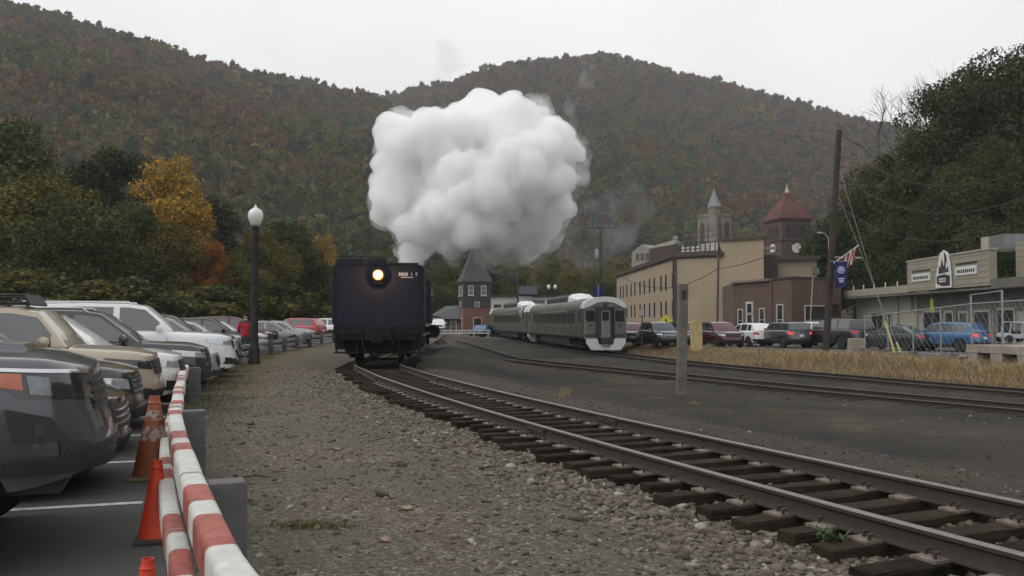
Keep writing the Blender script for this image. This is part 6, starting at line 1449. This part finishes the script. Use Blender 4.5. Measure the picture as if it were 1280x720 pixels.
# ------------------------------------------------------------------ brown brick building
bb_ = thing('brick_building', 'brown brick building with tall white framed windows behind the parked cars', 'building', (0, 0, 0)); zt = 5.45
a0, a1, a2 = XY(917, 92), XY(990, 81), XY(1052, 84)
quad_block('wall', [a0, a1, a2, (a2[0] + 1, a2[1] + 14), (a0[0] + 2, a0[1] + 14)], G0 - .6, zt, BRICKM, bb_)
B1, B2 = Face(a0, a1, bb_), Face(a1, a2, bb_)
def u_of(F_, px): r0 = (px - 640) / FPX * math.cos(PITCH); ax, ay = F_.a.x, F_.a.y; return (r0 * ay - ax) / (F_.d.x - r0 * F_.d.y)
um = u_of(B1, 964)
B1.box('cornice', paint('cornice_grey', (.17, .14, .12), .8), um / 2, zt + .02, um + .3, .22, .30, .6); B1.box('brick_band', BRICKM, um / 2, zt - .45, um, .16, .06, .2); B1.box('pilaster', BRICKM, um + .15, zt / 2 - .2, .42, zt + .5, .14, .3)
B1.box('coping', DKTRIM, (um + B1.L) / 2, zt + .06, B1.L - um + .1, .16, .12, .5); B2.box('coping', DKTRIM, B2.L / 2, zt + .06, B2.L, .16, .12, .5)
for px, w, h, zc in ((926, .62, 2.1, 1.55), (953, .62, 2.1, 1.6)): B1.window(u_of(B1, px), zc, w * 1.4, h, WTRIM, .10, (0, 1), True)
B1.window(u_of(B1, 975.5), 1.6, .95, 2.7, WTRIM, .11, (0, 1), True)
ud = u_of(B1, 937.5); B1.window(ud, 2.75, 1.0, .9, WTRIM, .22, (0, 0), False, name='transom'); B1.window(ud, 1.05, 1.0, 2.1, WTRIM, .22, (0, 1), False, name='door')
B2.window(u_of(B2, 1021), 1.55, 3.0, 2.6, WTRIM, .10, (0, 1), True); B2.window(u_of(B2, 1043), 2.6, 1.0, .8, DKTRIM, .08, (0, 0), False)
# ------------------------------------------------------------------ church tower
def tower_plan(px, y, w, rot):
    c = XY(px, y); return [(c[0] + math.cos(rot + k * math.pi / 2) * w * .7071, c[1] + math.sin(rot + k * math.pi / 2) * w * .7071) for k in range(4)], c
ch = thing('church_tower', 'pale stone church tower with tall arched openings and a slim turret spire', 'church tower', (0, 0, 0))
pl_, c = tower_plan(894, 160, 4.2, R(-103)); z1 = at(894, 271, 160).z
order = sorted(range(4), key=lambda i: pl_[i][1]); 
FA = Face(pl_[3], pl_[0], ch) if False else None
quad_block('wall', pl_, -1, z1, STONEG, ch)
for i in range(4):
    F_ = Face(pl_[i], pl_[(i + 1) % 4], ch)
    for k in (.27, .73):
        o = MB(); w = F_.L * .26; h = 3.6; arch = [(-w / 2, -h / 2), (w / 2, -h / 2), (w / 2, h / 2 - w / 2)] + [(w / 2 * math.cos(a), h / 2 - w / 2 + w * .7 * math.sin(a)) for a in (.5, 1.05, 1.57, 2.1, 2.64)] + [(-w / 2, h / 2 - w / 2)]
        o.prism(arch, -.06, .06); o.build('arched_opening', DKTRIM, ch, loc=F_.at(F_.L * k, z1 - 3.1, .03), rot=(0, 0, F_.rz))
    F_.box('parapet', STONEG, F_.L / 2, z1 + .15, F_.L + .3, .4, .15, .4)
cx_, cy_ = min(pl_, key=lambda q: q[1]); tz = at(894, 262, 158).z; az_ = at(894, 237, 158).z
MB().lathe([(1.05, -1), (1.05, tz), (1.2, tz + .1), (1.25, tz + .4), (1.0, tz + .5)], 8, (cx_, cy_, 0)).build('turret', STONEG, ch); MB().lathe([(1.15, tz + .45), (.75, tz + (az_ - tz) * .45), (.06, az_)], 8, (cx_, cy_, 0)).build('spire', paint('spire_lead', (.20, .21, .21), .6), ch)
# ------------------------------------------------------------------ clock tower
ct = thing('clock_tower', 'dark stone courthouse tower with a red pyramid roof and white clock', 'clock tower', (0, 0, 0))
pl_, c = tower_plan(985.5, 140, 5.0, R(-122)); z1 = at(985, 276, 140).z; za = at(986, 239, 140).z
quad_block('wall', pl_, -1, z1, DKBR, ct)
e_ = [(c[0] + (q[0] - c[0]) * 1.14, c[1] + (q[1] - c[1]) * 1.14) for q in pl_]
mb = MB(); lv = [(1.0, z1), (1.0, z1 + .18), (.78, z1 + 1.4), (.40, z1 + (za - z1) * .62), (.0, za)]
V = []
for k, z in lv: V += [(c[0] + (q[0] - c[0]) * max(k, .02), c[1] + (q[1] - c[1]) * max(k, .02), z) for q in e_]
mb.add(V, [(i * 4 + j, i * 4 + (j + 1) % 4, i * 4 + 4 + (j + 1) % 4, i * 4 + 4 + j) for i in range(4) for j in range(4)] + [(3, 2, 1, 0)]); mb.build('roof', paint('red_tile', (.105, .040, .038), .9, var=.25, scale=.8), ct)
MB().lathe([(.30, za - .3), (.34, za), (.16, za + .25), (.10, za + .7), (.02, za + 1.3)], 8, (c[0], c[1], 0)).build('finial', WTRIM, ct)
for i in range(4):
    F_ = Face(pl_[i], pl_[(i + 1) % 4], ct)
    F_.box('belt_course', DKBR, F_.L / 2, z1 - 3.3, F_.L + .3, .2, .14, .3); F_.box('eaves', DKTRIM, F_.L / 2, z1 - .12, F_.L + .3, .24, .2, .4)
    for k in (.24, .5, .76):
        o = MB(); o.prism([(-.40, -.95), (.40, -.95), (.40, .65), (.22, .95), (-.22, .95), (-.40, .65)], -.05, .05); o.build('belfry_opening', ROOFD, ct, loc=F_.at(F_.L * k, z1 - 1.9, .03), rot=(0, 0, F_.rz))
    ck = bpy.data.objects.new('clock', None); COL.objects.link(ck); ck.parent = ct; ck.location = F_.at(F_.L * .5, z1 - 4.55, .1); ck.rotation_euler = (0, 0, F_.rz)
    MB().lathe([(.78, -.06), (.78, .05)], 28, axis='y').build('face', paint('clock_face', (.62, .62, .60), .5, var=.03), ck); MB().lathe([(.84, .0), (.84, .08)], 28, (0, .03, 0), axis='y').build('rim', DKTRIM, ck)
    MB().box((.0, -.075, .2), (.07, .015, .45)).build('hour_hand', BLKPL, ck); MB().box((.14, -.09, .17), (.05, .012, .6), (0, R(38), 0)).build('minute_hand', BLKPL, ck)
# ------------------------------------------------------------------ station with sign boards
stn = thing('station_building', 'low cream station building with a sign board fascia and deep eaves', 'building', (0, 0, 0))
s0, s1, s2 = XY(1055, 85), XY(1136, 70.5), XY(1300, 52)
def SX(px): # meet the front line
    r0 = (px - 640) / FPX * math.cos(PITCH); return r0
dirv = Vector((s2[0] - s0[0], s2[1] - s0[1])).normalized(); nrm = Vector((dirv.y, -dirv.x))
back = Vector((-nrm.x, -nrm.y)) * 9
ez = 3.72
quad_block('wall', [tuple(Vector(s0) - nrm * 1.2), tuple(Vector(s2) - nrm * 1.2), tuple(Vector(s2) - nrm * 1.2 + back), tuple(Vector(s0) + back)], G0 - .4, ez, LITEW, stn)
SF = Face(tuple(Vector(s0)), tuple(Vector(s2)), stn); WFs = Face(tuple(Vector(s0) - nrm * 1.15), tuple(Vector(s2) - nrm * 1.15), stn)
ua, ub = u_of(SF, 1137), u_of(SF, 1240)
SF.box('eaves', CREAM, ua / 2, ez + .35, ua, .62, .0, 1.6); SF.box('eaves_soffit', GREYW, SF.L / 2, ez - .08, SF.L, .14, .02, 1.7)
SF.box('sign_fascia', CREAM, (ua + ub) / 2, ez + 1.28, ub - ua, 2.35, .10, .5); SF.box('fascia_cap', LITEW, (ua + ub) / 2, ez + 2.5, ub - ua + .2, .12, .16, .6)
for k in range(6): SF.box('siding_board', CREAM, (ua + ub) / 2, ez + .32 + k * .38, ub - ua - .05, .035, .125, .05)
SF.box('fascia_end', GREYW, ua - .45, ez + 1.2, .8, 2.1, -.2, .5)
SF.box('upper_wall', CREAM, (ub + SF.L) / 2 + .3, ez + 1.5, SF.L - ub - .2, 2.7, -1.4, .6); SF.box('lower_roof', GREYW, (ub + SF.L) / 2, ez + .2, SF.L - ub, .6, .05, 1.7)
for k in range(7): SF.box('siding_board', CREAM, (ub + SF.L) / 2 + .3, ez + .5 + k * .36, SF.L - ub - .3, .04, -1.37, .05)
SF.box('roof_unit', paint('vent_grey', (.2, .21, .2), .5, .4), u_of(SF, 1226), ez + 3.0, 2.4, 1.0, -1.0, 1.6); SF.box('roof_unit', LITEW, u_of(SF, 1216), ez + 3.1, 1.0, .8, -.9, 1.2)
for k in range(6): SF.box('roof_post', WTRIM, ua * (.08 + .17 * k), ez + .85, .08, .5, -.5, .08)
SIGNW = paint('sign_white', (.62, .62, .60), .6, var=.06); SIGNK = paint('sign_ink', (.035, .033, .034), .6)
for px0, px1 in ((1143, 1166), (1198, 1225)):
    u0, u1 = u_of(SF, px0), u_of(SF, px1); SF.box('sign_board', SIGNW, (u0 + u1) / 2, ez + 1.12 + (.12 if px0 > 1190 else 0), u1 - u0, .58, .17, .06)
    n = 9; rs = random.Random(px0)
    for k in range(n): SF.box('sign_lettering', SIGNK, u0 + (u1 - u0) * (.12 + .76 * k / (n - 1)), ez + 1.10 + (.12 if px0 > 1190 else 0), (u1 - u0) * .06, .20 + .05 * rs.random(), .185, .02)
    for k in range(13): SF.box('sign_lettering', SIGNK, u0 + (u1 - u0) * (.04 + .92 * k / 12), ez + 1.62 + (.12 if px0 > 1190 else 0), (u1 - u0) * .045, .13, .155, .03)
u0 = u_of(SF, 1184); em = bpy.data.objects.new('sign_emblem', None); COL.objects.link(em); em.parent = stn; em.location = SF.at(u0, ez + 1.35, .20); em.rotation_euler = (0, 0, SF.rz)
MB().prism([(-1.25, -1.15), (1.25, -1.2), (1.2, -.2), (1.05, .6), (.75, 1.3), (.1, 1.55), (-.55, 1.3), (-.8, .5), (-1.15, -.2)], -.03, .03).build('backing', SIGNW, em)
MB().prism([(-1.0, -.85), (-.2, -1.05), (1.0, -1.05), (1.05, -.35), (.2, -.2), (-1.0, -.3)], -.05, .03).build('engine_front', SIGNK, em); MB().prism([(-.7, -.15), (.85, -.05), (.8, .35), (.45, .1), (.35, .9), (.1, .3), (-.15, .95), (-.4, .25), (-.62, .5)], -.05, .03).build('skyline', SIGNK, em)
MB().prism([(.25, .75), (.62, .55), (.55, 1.1), (.2, 1.4)], -.05, .03).build('plume', SIGNK, em); MB().box((-.1, -.055, -.62), (1.0, .02, .28)).build('name_band', SIGNW, em)
for k in range(5): MB().box((-.45 + k * .18, -.07, -.62), (.09, .02, .14)).build('sign_lettering', SIGNK, em)
for px, w, h, zc in ((1097, 2.6, 2.3, 1.0), (1111, 1.0, 2.3, 1.0), (1166, 3.0, 2.1, 1.1), (1187, 1.1, 2.4, .9), (1205, 1.1, 2.3, .9), (1228, 2.0, 2.2, 1.0), (1258, 2.0, 2.0, 1.2)):
    WFs.window(u_of(WFs, px), zc, w, h, LITEW, .16, (1 if w > 2.4 else 0, 0), False)
for px in (1122, 1146, 1195, 1216, 1245): WFs.box('pilaster', CREAM if px < 1150 else GREYW, u_of(WFs, px), 1.4, .5, 4.2, .1, .2)
WFs.box('wall_panel', GREYW, (u_of(WFs, 1140) + WFs.L) / 2, 2.9, WFs.L - u_of(WFs, 1140), 1.4, .05, .1)
# yellow-green sign hanging by the door
gs = thing('hanging_sign', 'yellow-green sign hanging under the station eaves', 'sign', SF.at(u_of(SF, 1157), 3.1, -.5)); m, t_, b_ = new_mat('sign_lime'); b_.inputs['Base Color'].default_value = (.36, .40, .04, 1); b_.inputs['Roughness'].default_value = .5
MB().box((0, 0, -.4), (.45, .06, .95)).build('panel', m, gs, rot=(0, 0, SF.rz)); MB().box((0, 0, -.75), (.85, .07, .22)).build('bar', m, gs, rot=(0, 0, SF.rz)); MB().tube([(0, 0, .05), (0, 0, .5)], .02, 6).build('hanger', STEEL_G, gs)
# ------------------------------------------------------------------ depot tower and low buildings behind the train
dp = thing('depot', 'brick depot with a dark tower and a steep pointed slate roof', 'building', (0, 0, 0))
y = 118; pl_, c = tower_plan(593, y, 3.6, R(-45 + 14)); zb = at(593, 385, y).z; ze = at(593, 353, y).z; za = at(592, 301, y).z
quad_block('tower_base', pl_, -1, zb, REDBR, dp); o_ = [(c[0] + (q[0] - c[0]) * 1.03, c[1] + (q[1] - c[1]) * 1.03) for q in pl_]; quad_block('tower_wall', o_, zb + .003, ze, paint('dark_shingle', (.05, .048, .046), .85, var=.2), dp)
e_ = [(c[0] + (q[0] - c[0]) * 1.13, c[1] + (q[1] - c[1]) * 1.13) for q in pl_]; V = []
for k, z in ((1, ze - .05), (1, ze + .12), (.80, ze + 1.0), (.36, ze + (za - ze) * .62), (.01, za)): V += [(c[0] + (q[0] - c[0]) * k, c[1] + (q[1] - c[1]) * k, z) for q in e_]
MB().add(V, [(i * 4 + j, i * 4 + (j + 1) % 4, i * 4 + 4 + (j + 1) % 4, i * 4 + 4 + j) for i in range(4) for j in range(4)] + [(3, 2, 1, 0)]).build('roof', SLATE, dp)
for i in range(4):
    F_ = Face(o_[i], o_[(i + 1) % 4], dp)
    for k in (.27, .73): F_.window(F_.L * k, ze - 1.15, .55, 1.15, WTRIM, .09, (0, 1), True)
    F_.window(F_.L * .5, zb + .45, .5, .6, WTRIM, .08, (0, 0), False)
    Face(pl_[i], pl_[(i + 1) % 4], dp).window(F_.L * .5, .9, 1.0, 1.9, WTRIM, .09, (0, 1), True)
q0, q1 = XY(540, 121), XY(586, 117); quad_block('wing_wall', [q0, q1, (q1[0] + .5, q1[1] + 9), (q0[0] + .5, q0[1] + 9)], -1, 1.9, BRICKM, dp)
cz = 3.6; V = [(q0[0] - .9, q0[1] - .9, 1.75), (q1[0] + .9, q1[1] - .9, 1.75), (q1[0] + 1.2, q1[1] + 10, 1.75), (q0[0] - .6, q0[1] + 10, 1.75), ((q0[0] * .7 + q1[0] * .3), q0[1] + 4.5, cz), ((q0[0] * .25 + q1[0] * .75), q1[1] + 4.5, cz)]
MB().add(V, [(0, 1, 5, 4), (1, 2, 5), (2, 3, 4, 5), (3, 0, 4), (3, 2, 1, 0)]).build('wing_roof', SLATE, dp)
WFd = Face(q0, q1, dp)
for k in (.3, .6, .88): WFd.window(WFd.L * k, .7, .9, 1.5, WTRIM, .08, (0, 1), True)
wb = thing('white_building', 'low white building with a curved awning behind the railcars', 'building', (0, 0, 0)); y = 140; q0, q1 = XY(612, y), XY(692, y); z1 = at(640, 371, y).z
quad_block('wall', [q0, q1, (q1[0], y + 9), (q0[0], y + 9)], -1, z1, WHITEB, wb); quad_block('roof', [(q0[0] - .3, y - .4), (q1[0] + .3, y - .4), (q1[0], y + 9.4), (q0[0], y + 9.4)], z1 + .003, z1 + .35, ROOFD, wb)
FW = Face(q0, q1, wb)
for px in (668, 677): FW.window(u_of(FW, px), z1 - 1.6, .8, 1.9, DKTRIM, .08, (0, 1), False)
for px in (622, 634): FW.window(u_of(FW, px), z1 - 1.9, 1.0, 1.2, DKTRIM, .08, (0, 1), False)
FW.box('bay', WHITEB, u_of(FW, 656), z1 - 1.6, 2.3, 3.4, .5, .6)
ax = XY(660, y - 1)[0]; o = MB(); az2 = at(660, 352, y).z
for k in range(8):
    a0_, a1_ = math.pi * k / 8, math.pi * (k + 1) / 8; o.quad((ax - 1.6 * math.cos(a0_), y - 1.6, az2 - .85 + .85 * math.sin(a0_)), (ax - 1.6 * math.cos(a1_), y - 1.6, az2 - .85 + .85 * math.sin(a1_)), (ax - 1.6 * math.cos(a1_), y + 1, az2 - .85 + .85 * math.sin(a1_)), (ax - 1.6 * math.cos(a0_), y + 1, az2 - .85 + .85 * math.sin(a0_)))
o.build('awning', WHITEB, wb, smooth=60); quad_block('awning_block', [(ax - 1.5, y - 1.4), (ax + 1.5, y - 1.4), (ax + 1.5, y + 1), (ax - 1.5, y + 1)], z1 + .36, az2 - .75, paint('blue_grey_roof', (.10, .12, .15), .8), wb)
# twin globe lamp behind the railcars
y = 112; x = colx(690, y); lt = thing('twin_lamp', 'street lamp with two white globes behind the railcars', 'street lamp', (x, y, -.5)); zt = at(690, 359, y).z + .5
MB().tube([(0, 0, 0), (0, 0, zt - .3)], [.09, .06], 8).build('pole', BLKI, lt)
MB().tube([(-.42, 0, zt - .35), (0, 0, zt - .5), (.42, 0, zt - .35)], .035, 6).build('arm', BLKI, lt)
for s_ in (-1, 1): MB().lathe([(.08, -.3), (.22, -.1), (.24, .1), (.1, .3), (.02, .34)], 14, (s_ * .42, 0, zt)).build('globe', GLOBE, lt, smooth=60)
# traffic at the crossing
make_car('jeep', 'boxy', WHT, 'white car facing the yard at the crossing beside the tender', (colx(548, 112), 112, gz(colx(548, 112), 112) + .02), R(-85), cat='car')
make_car('crossing_car', 'sedan', BLU, 'blue and white car at the crossing in front of the depot', (colx(603, 109), 109, gz(colx(603, 109), 109) + .02), R(-112), cat='car')
gt = thing('crossing_rail', 'low white barrier rail at the crossing in front of the depot', 'barrier', (colx(536, 104), 104, -.5))
for k in range(2): MB().box((3.6, 0, .55 + k * .3), (7.4, .08, .14)).build('rail', WHITEB, gt)
for k in range(5): MB().box((.2 + k * 1.7, .06, .35), (.14, .12, 1.0)).build('post', WHITEB, gt)
# ------------------------------------------------------------------ chain-link fence, stone wall and machine by the station
cf = thing('chain_link_fence', 'galvanised chain-link fence in front of the blue crossover', 'fence', (0, 0, 0))
def mesh_mat():
    m, t, b = new_mat('chain_mesh'); co = t.new('ShaderNodeTexCoord').outputs['Object']; b.inputs['Base Color'].default_value = (.30, .31, .32, 1); b.inputs['Metallic'].default_value = .6; b.inputs['Roughness'].default_value = .5; return m
CM = mesh_mat()
cfp = [(XY(1081, 50), 395), (XY(1214, 41), 372), (XY(1300, 36), 368)]
def chain(a, b, za, zb, lo):
    a, b = Vector(a), Vector(b); L = (b - a).length; n = int(L / .42); mb = MB()
    for k in range(-8, n + 1):
        for sg in (1, -1):
            u0 = k / n; h = 1.9; u1 = u0 + 1.9 / L
            s0_, s1_ = max(0, u0), min(1, u1)
            if s1_ <= s0_: continue
            f0, f1 = (s0_ - u0) / (u1 - u0), (s1_ - u0) / (u1 - u0)
            if sg < 0: f0, f1 = 1 - f0, 1 - f1
            p0, p1_ = a.lerp(b, s0_), a.lerp(b, s1_); l0, l1 = lo + (za - lo) * 0, lo
            z0_, z1_ = lo + f0 * (za + (zb - za) * s0_ - lo), lo + f1 * (za + (zb - za) * s1_ - lo)
            mb.tube([(p0.x, p0.y, z0_), (p1_.x, p1_.y, z1_)], .0035, 3, caps=False)
    o = mb.build('wire_mesh', CM, cf); o['kind'] = 'stuff'
zc0, zc1, zc2 = at(1081, 396, 50).z, at(1214, 380, 41).z, at(1300, 374, 36).z; lo = -.15
chain(cfp[0][0], cfp[1][0], zc0, zc1, lo); chain(cfp[1][0], cfp[2][0], zc1, zc2, .05)
for (a, b, z0_, z1_) in ((cfp[0][0], cfp[1][0], zc0, zc1), (cfp[1][0], cfp[2][0], zc1, zc2)):
    MB().tube([(*a, z0_), (*b, z1_)], .032, 8).build('top_rail', STEEL_G, cf); MB().tube([(*a, lo), (*b, lo if b is cfp[1][0] else .1)], .028, 8).build('bottom_rail', STEEL_G, cf)
for k in range(5):
    f = k / 4; p = Vector(cfp[0][0]).lerp(Vector(cfp[1][0]), f); zt = zc0 + (zc1 - zc0) * f; MB().tube([(p.x, p.y, -.5), (p.x, p.y, zt + (.45 if k == 4 else .05))], .045 if k == 4 else .035, 8).build('post', STEEL_G, cf)
p = Vector(cfp[2][0]); MB().tube([(p.x - 1.2, p.y + .6, -.3), (p.x - 1.2, p.y + .6, zc2 + .4)], .045, 8).build('post', STEEL_G, cf); MB().tube([(*cfp[1][0], zc1 + .42), (p.x - 1.2, p.y + .6, zc2 + .36)], .03, 8).build('brace_rail', STEEL_G, cf)
# stone blocks
SB = paint('wall_stone', (.15, .13, .10), .9, var=.4, scale=1.6, bump=.5, bscale=9, dirt=.5, dirtcol=(.06, .055, .04)); CONC = paint('old_concrete', (.30, .27, .22), .9, var=.2, scale=1.5, bump=.3, bscale=12, dirt=.45, dirtcol=(.12, .10, .08))
sw = thing('stone_wall', 'broken low stone retaining wall under the chain-link fence', 'wall', (0, 0, 0)); sr = random.Random(12)
def rough_block(dim, seed):
    bm = bmesh.new(); bmesh.ops.create_cube(bm, size=1); bmesh.ops.subdivide_edges(bm, edges=bm.edges[:], cuts=2, use_grid_fill=True); r_ = random.Random(seed)
    for v in bm.verts: v.co = Vector((v.co.x * dim[0], v.co.y * dim[1], v.co.z * dim[2])) * .94 + Vector((r_.uniform(-1, 1) * dim[0], r_.uniform(-1, 1) * dim[1], r_.uniform(-1, 1) * dim[2])) * .07
    me = bpy.data.meshes.new('stone'); bm.to_mesh(me); bm.free(); me.materials.append(SB); me.polygons.foreach_set('use_smooth', [False] * len(me.polygons)); return me
BL = [rough_block((sr.uniform(.5, .95), .5, sr.uniform(.28, .42)), k) for k in range(9)]
a, b = Vector(XY(1062, 50.2)), Vector(XY(1215, 39.6)); L = (b - a).length; dv_ = (b - a).normalized()
for row_ in range(2):
    u = .2 * row_
    while u < L:
        bl = sr.choice(BL); w = bl.vertices and max(v.co.x for v in bl.vertices) * 2; p = a + dv_ * (u + w / 2)
        if not (row_ == 1 and sr.random() < .35): link('stone', bl, sw, (p.x + sr.uniform(-.06, .06), p.y + sr.uniform(-.08, .08), -.62 + row_ * .36 + sr.uniform(-.05, .05)), (sr.uniform(-.08, .08), sr.uniform(-.08, .08), math.atan2(dv_.y, dv_.x) + sr.uniform(-.15, .15)))
        u += w + sr.uniform(.02, .15)
cw = thing('concrete_ledge', 'crumbling concrete platform edge with stone piers under the parked machine', 'platform', (0, 0, 0)); a, b = Vector(XY(1207, 38.5)), Vector(XY(1330, 33)); dv_ = (b - a).normalized(); n_ = Vector((dv_.y, -dv_.x)); zt = at(1240, 432, 37).z
quad_block('slab', [tuple(a), tuple(b), tuple(b - n_ * 6), tuple(a - n_ * 6)], zt - .32, zt, CONC, cw)
quad_block('back_wall', [tuple(a - n_ * .7), tuple(b - n_ * .7), tuple(b - n_ * 5.5), tuple(a - n_ * 5.5)], -1.2, zt - .325, SB, cw)
for u, w in ((.1, .55), (1.55, .7), (3.0, .5), (4.6, .8)):
    p = a + dv_ * (u + .3); MB().box((0, 0, 0), (w, .6, zt + .62)).build('pier', CONC, cw, loc=(p.x - n_.x * .3, p.y - n_.y * .3, (zt - .33 - .95) / 2 - .0), rot=(0, 0, math.atan2(dv_.y, dv_.x)), bevel=.04)
for k in range(9):
    p = a + dv_ * (.3 + k * .62); link('stone', BL[k], cw, (p.x + n_.x * .15, p.y + n_.y * .15, -.62 + sr.uniform(-.05, .12)), (sr.uniform(-.1, .1), .1, sr.uniform(0, 3)))
# pale utility cart on the ledge
mx_, my_ = XY(1266, 42); cart = thing('utility_cart', 'pale grey utility cart with an open cab frame on the ledge', 'cart', (mx_, my_, zt), R(185)); cart.scale = (.72, .72, .72); PG = paint('cart_grey', (.40, .43, .44), .5, .1); 
MB().box((-.25, 0, .42), (1.9, 1.0, .3)).build('chassis', PG, cart, bevel=.05); MB().box((.62, 0, .50), (.55, .95, .28), taper=.85).build('bonnet', PG, cart, bevel=.05); MB().box((-.85, 0, .95), (.85, .95, .85)).build('cargo_box', PALE, cart, bevel=.10)
for sx_ in (.42, -.30):
    for sy_ in (-.44, .44): MB().tube([(sx_ + (.12 if sx_ > 0 else 0), sy_, .5), (sx_, sy_, 1.35)], .04, 6).build('cab_post', PG, cart)
MB().box((.06, 0, 1.37), (.85, 1.0, .06)).build('cab_roof', PG, cart, bevel=.02); MB().box((-.05, 0, .68), (.4, .8, .25)).build('seat', BLKPL, cart, bevel=.05)
for sx_ in (.6, -.8):
    for sy_ in (-.5, .5):
        mb = MB(); mb.lathe([(.1, -.08), (.24, -.08), (.26, -.04), (.26, .04), (.24, .08), (.1, .08)], 16, axis='y'); mb.v = [(p[0] + sx_, p[1] + sy_, p[2] + .26) for p in mb.v]; mb.build('wheel', TYRE, cart, smooth=40)
# pale concrete block by the lot edge
bx, by = XY(1070, 51.5); o = MB().box((0, 0, .4), (.9, .6, .9), taper=.93).build('concrete_block', CONC, None, loc=(bx, by, LOTZ - .1), bevel=.04); props(o, 'pale concrete block at the edge of the lot beside the dark sedan', 'concrete block')
# ================================================================== the damp autumn air
mb = MB(); mb.box((0, 700, 190), (9000, 3400, 600))
hz = mb.build('haze', vol_mat('haze_air', (0.88, 0.91, 0.95), 0.00023)); props(hz, 'thin damp haze over the valley', None, kind='stuff')
hz.location = (0, 0, 0)
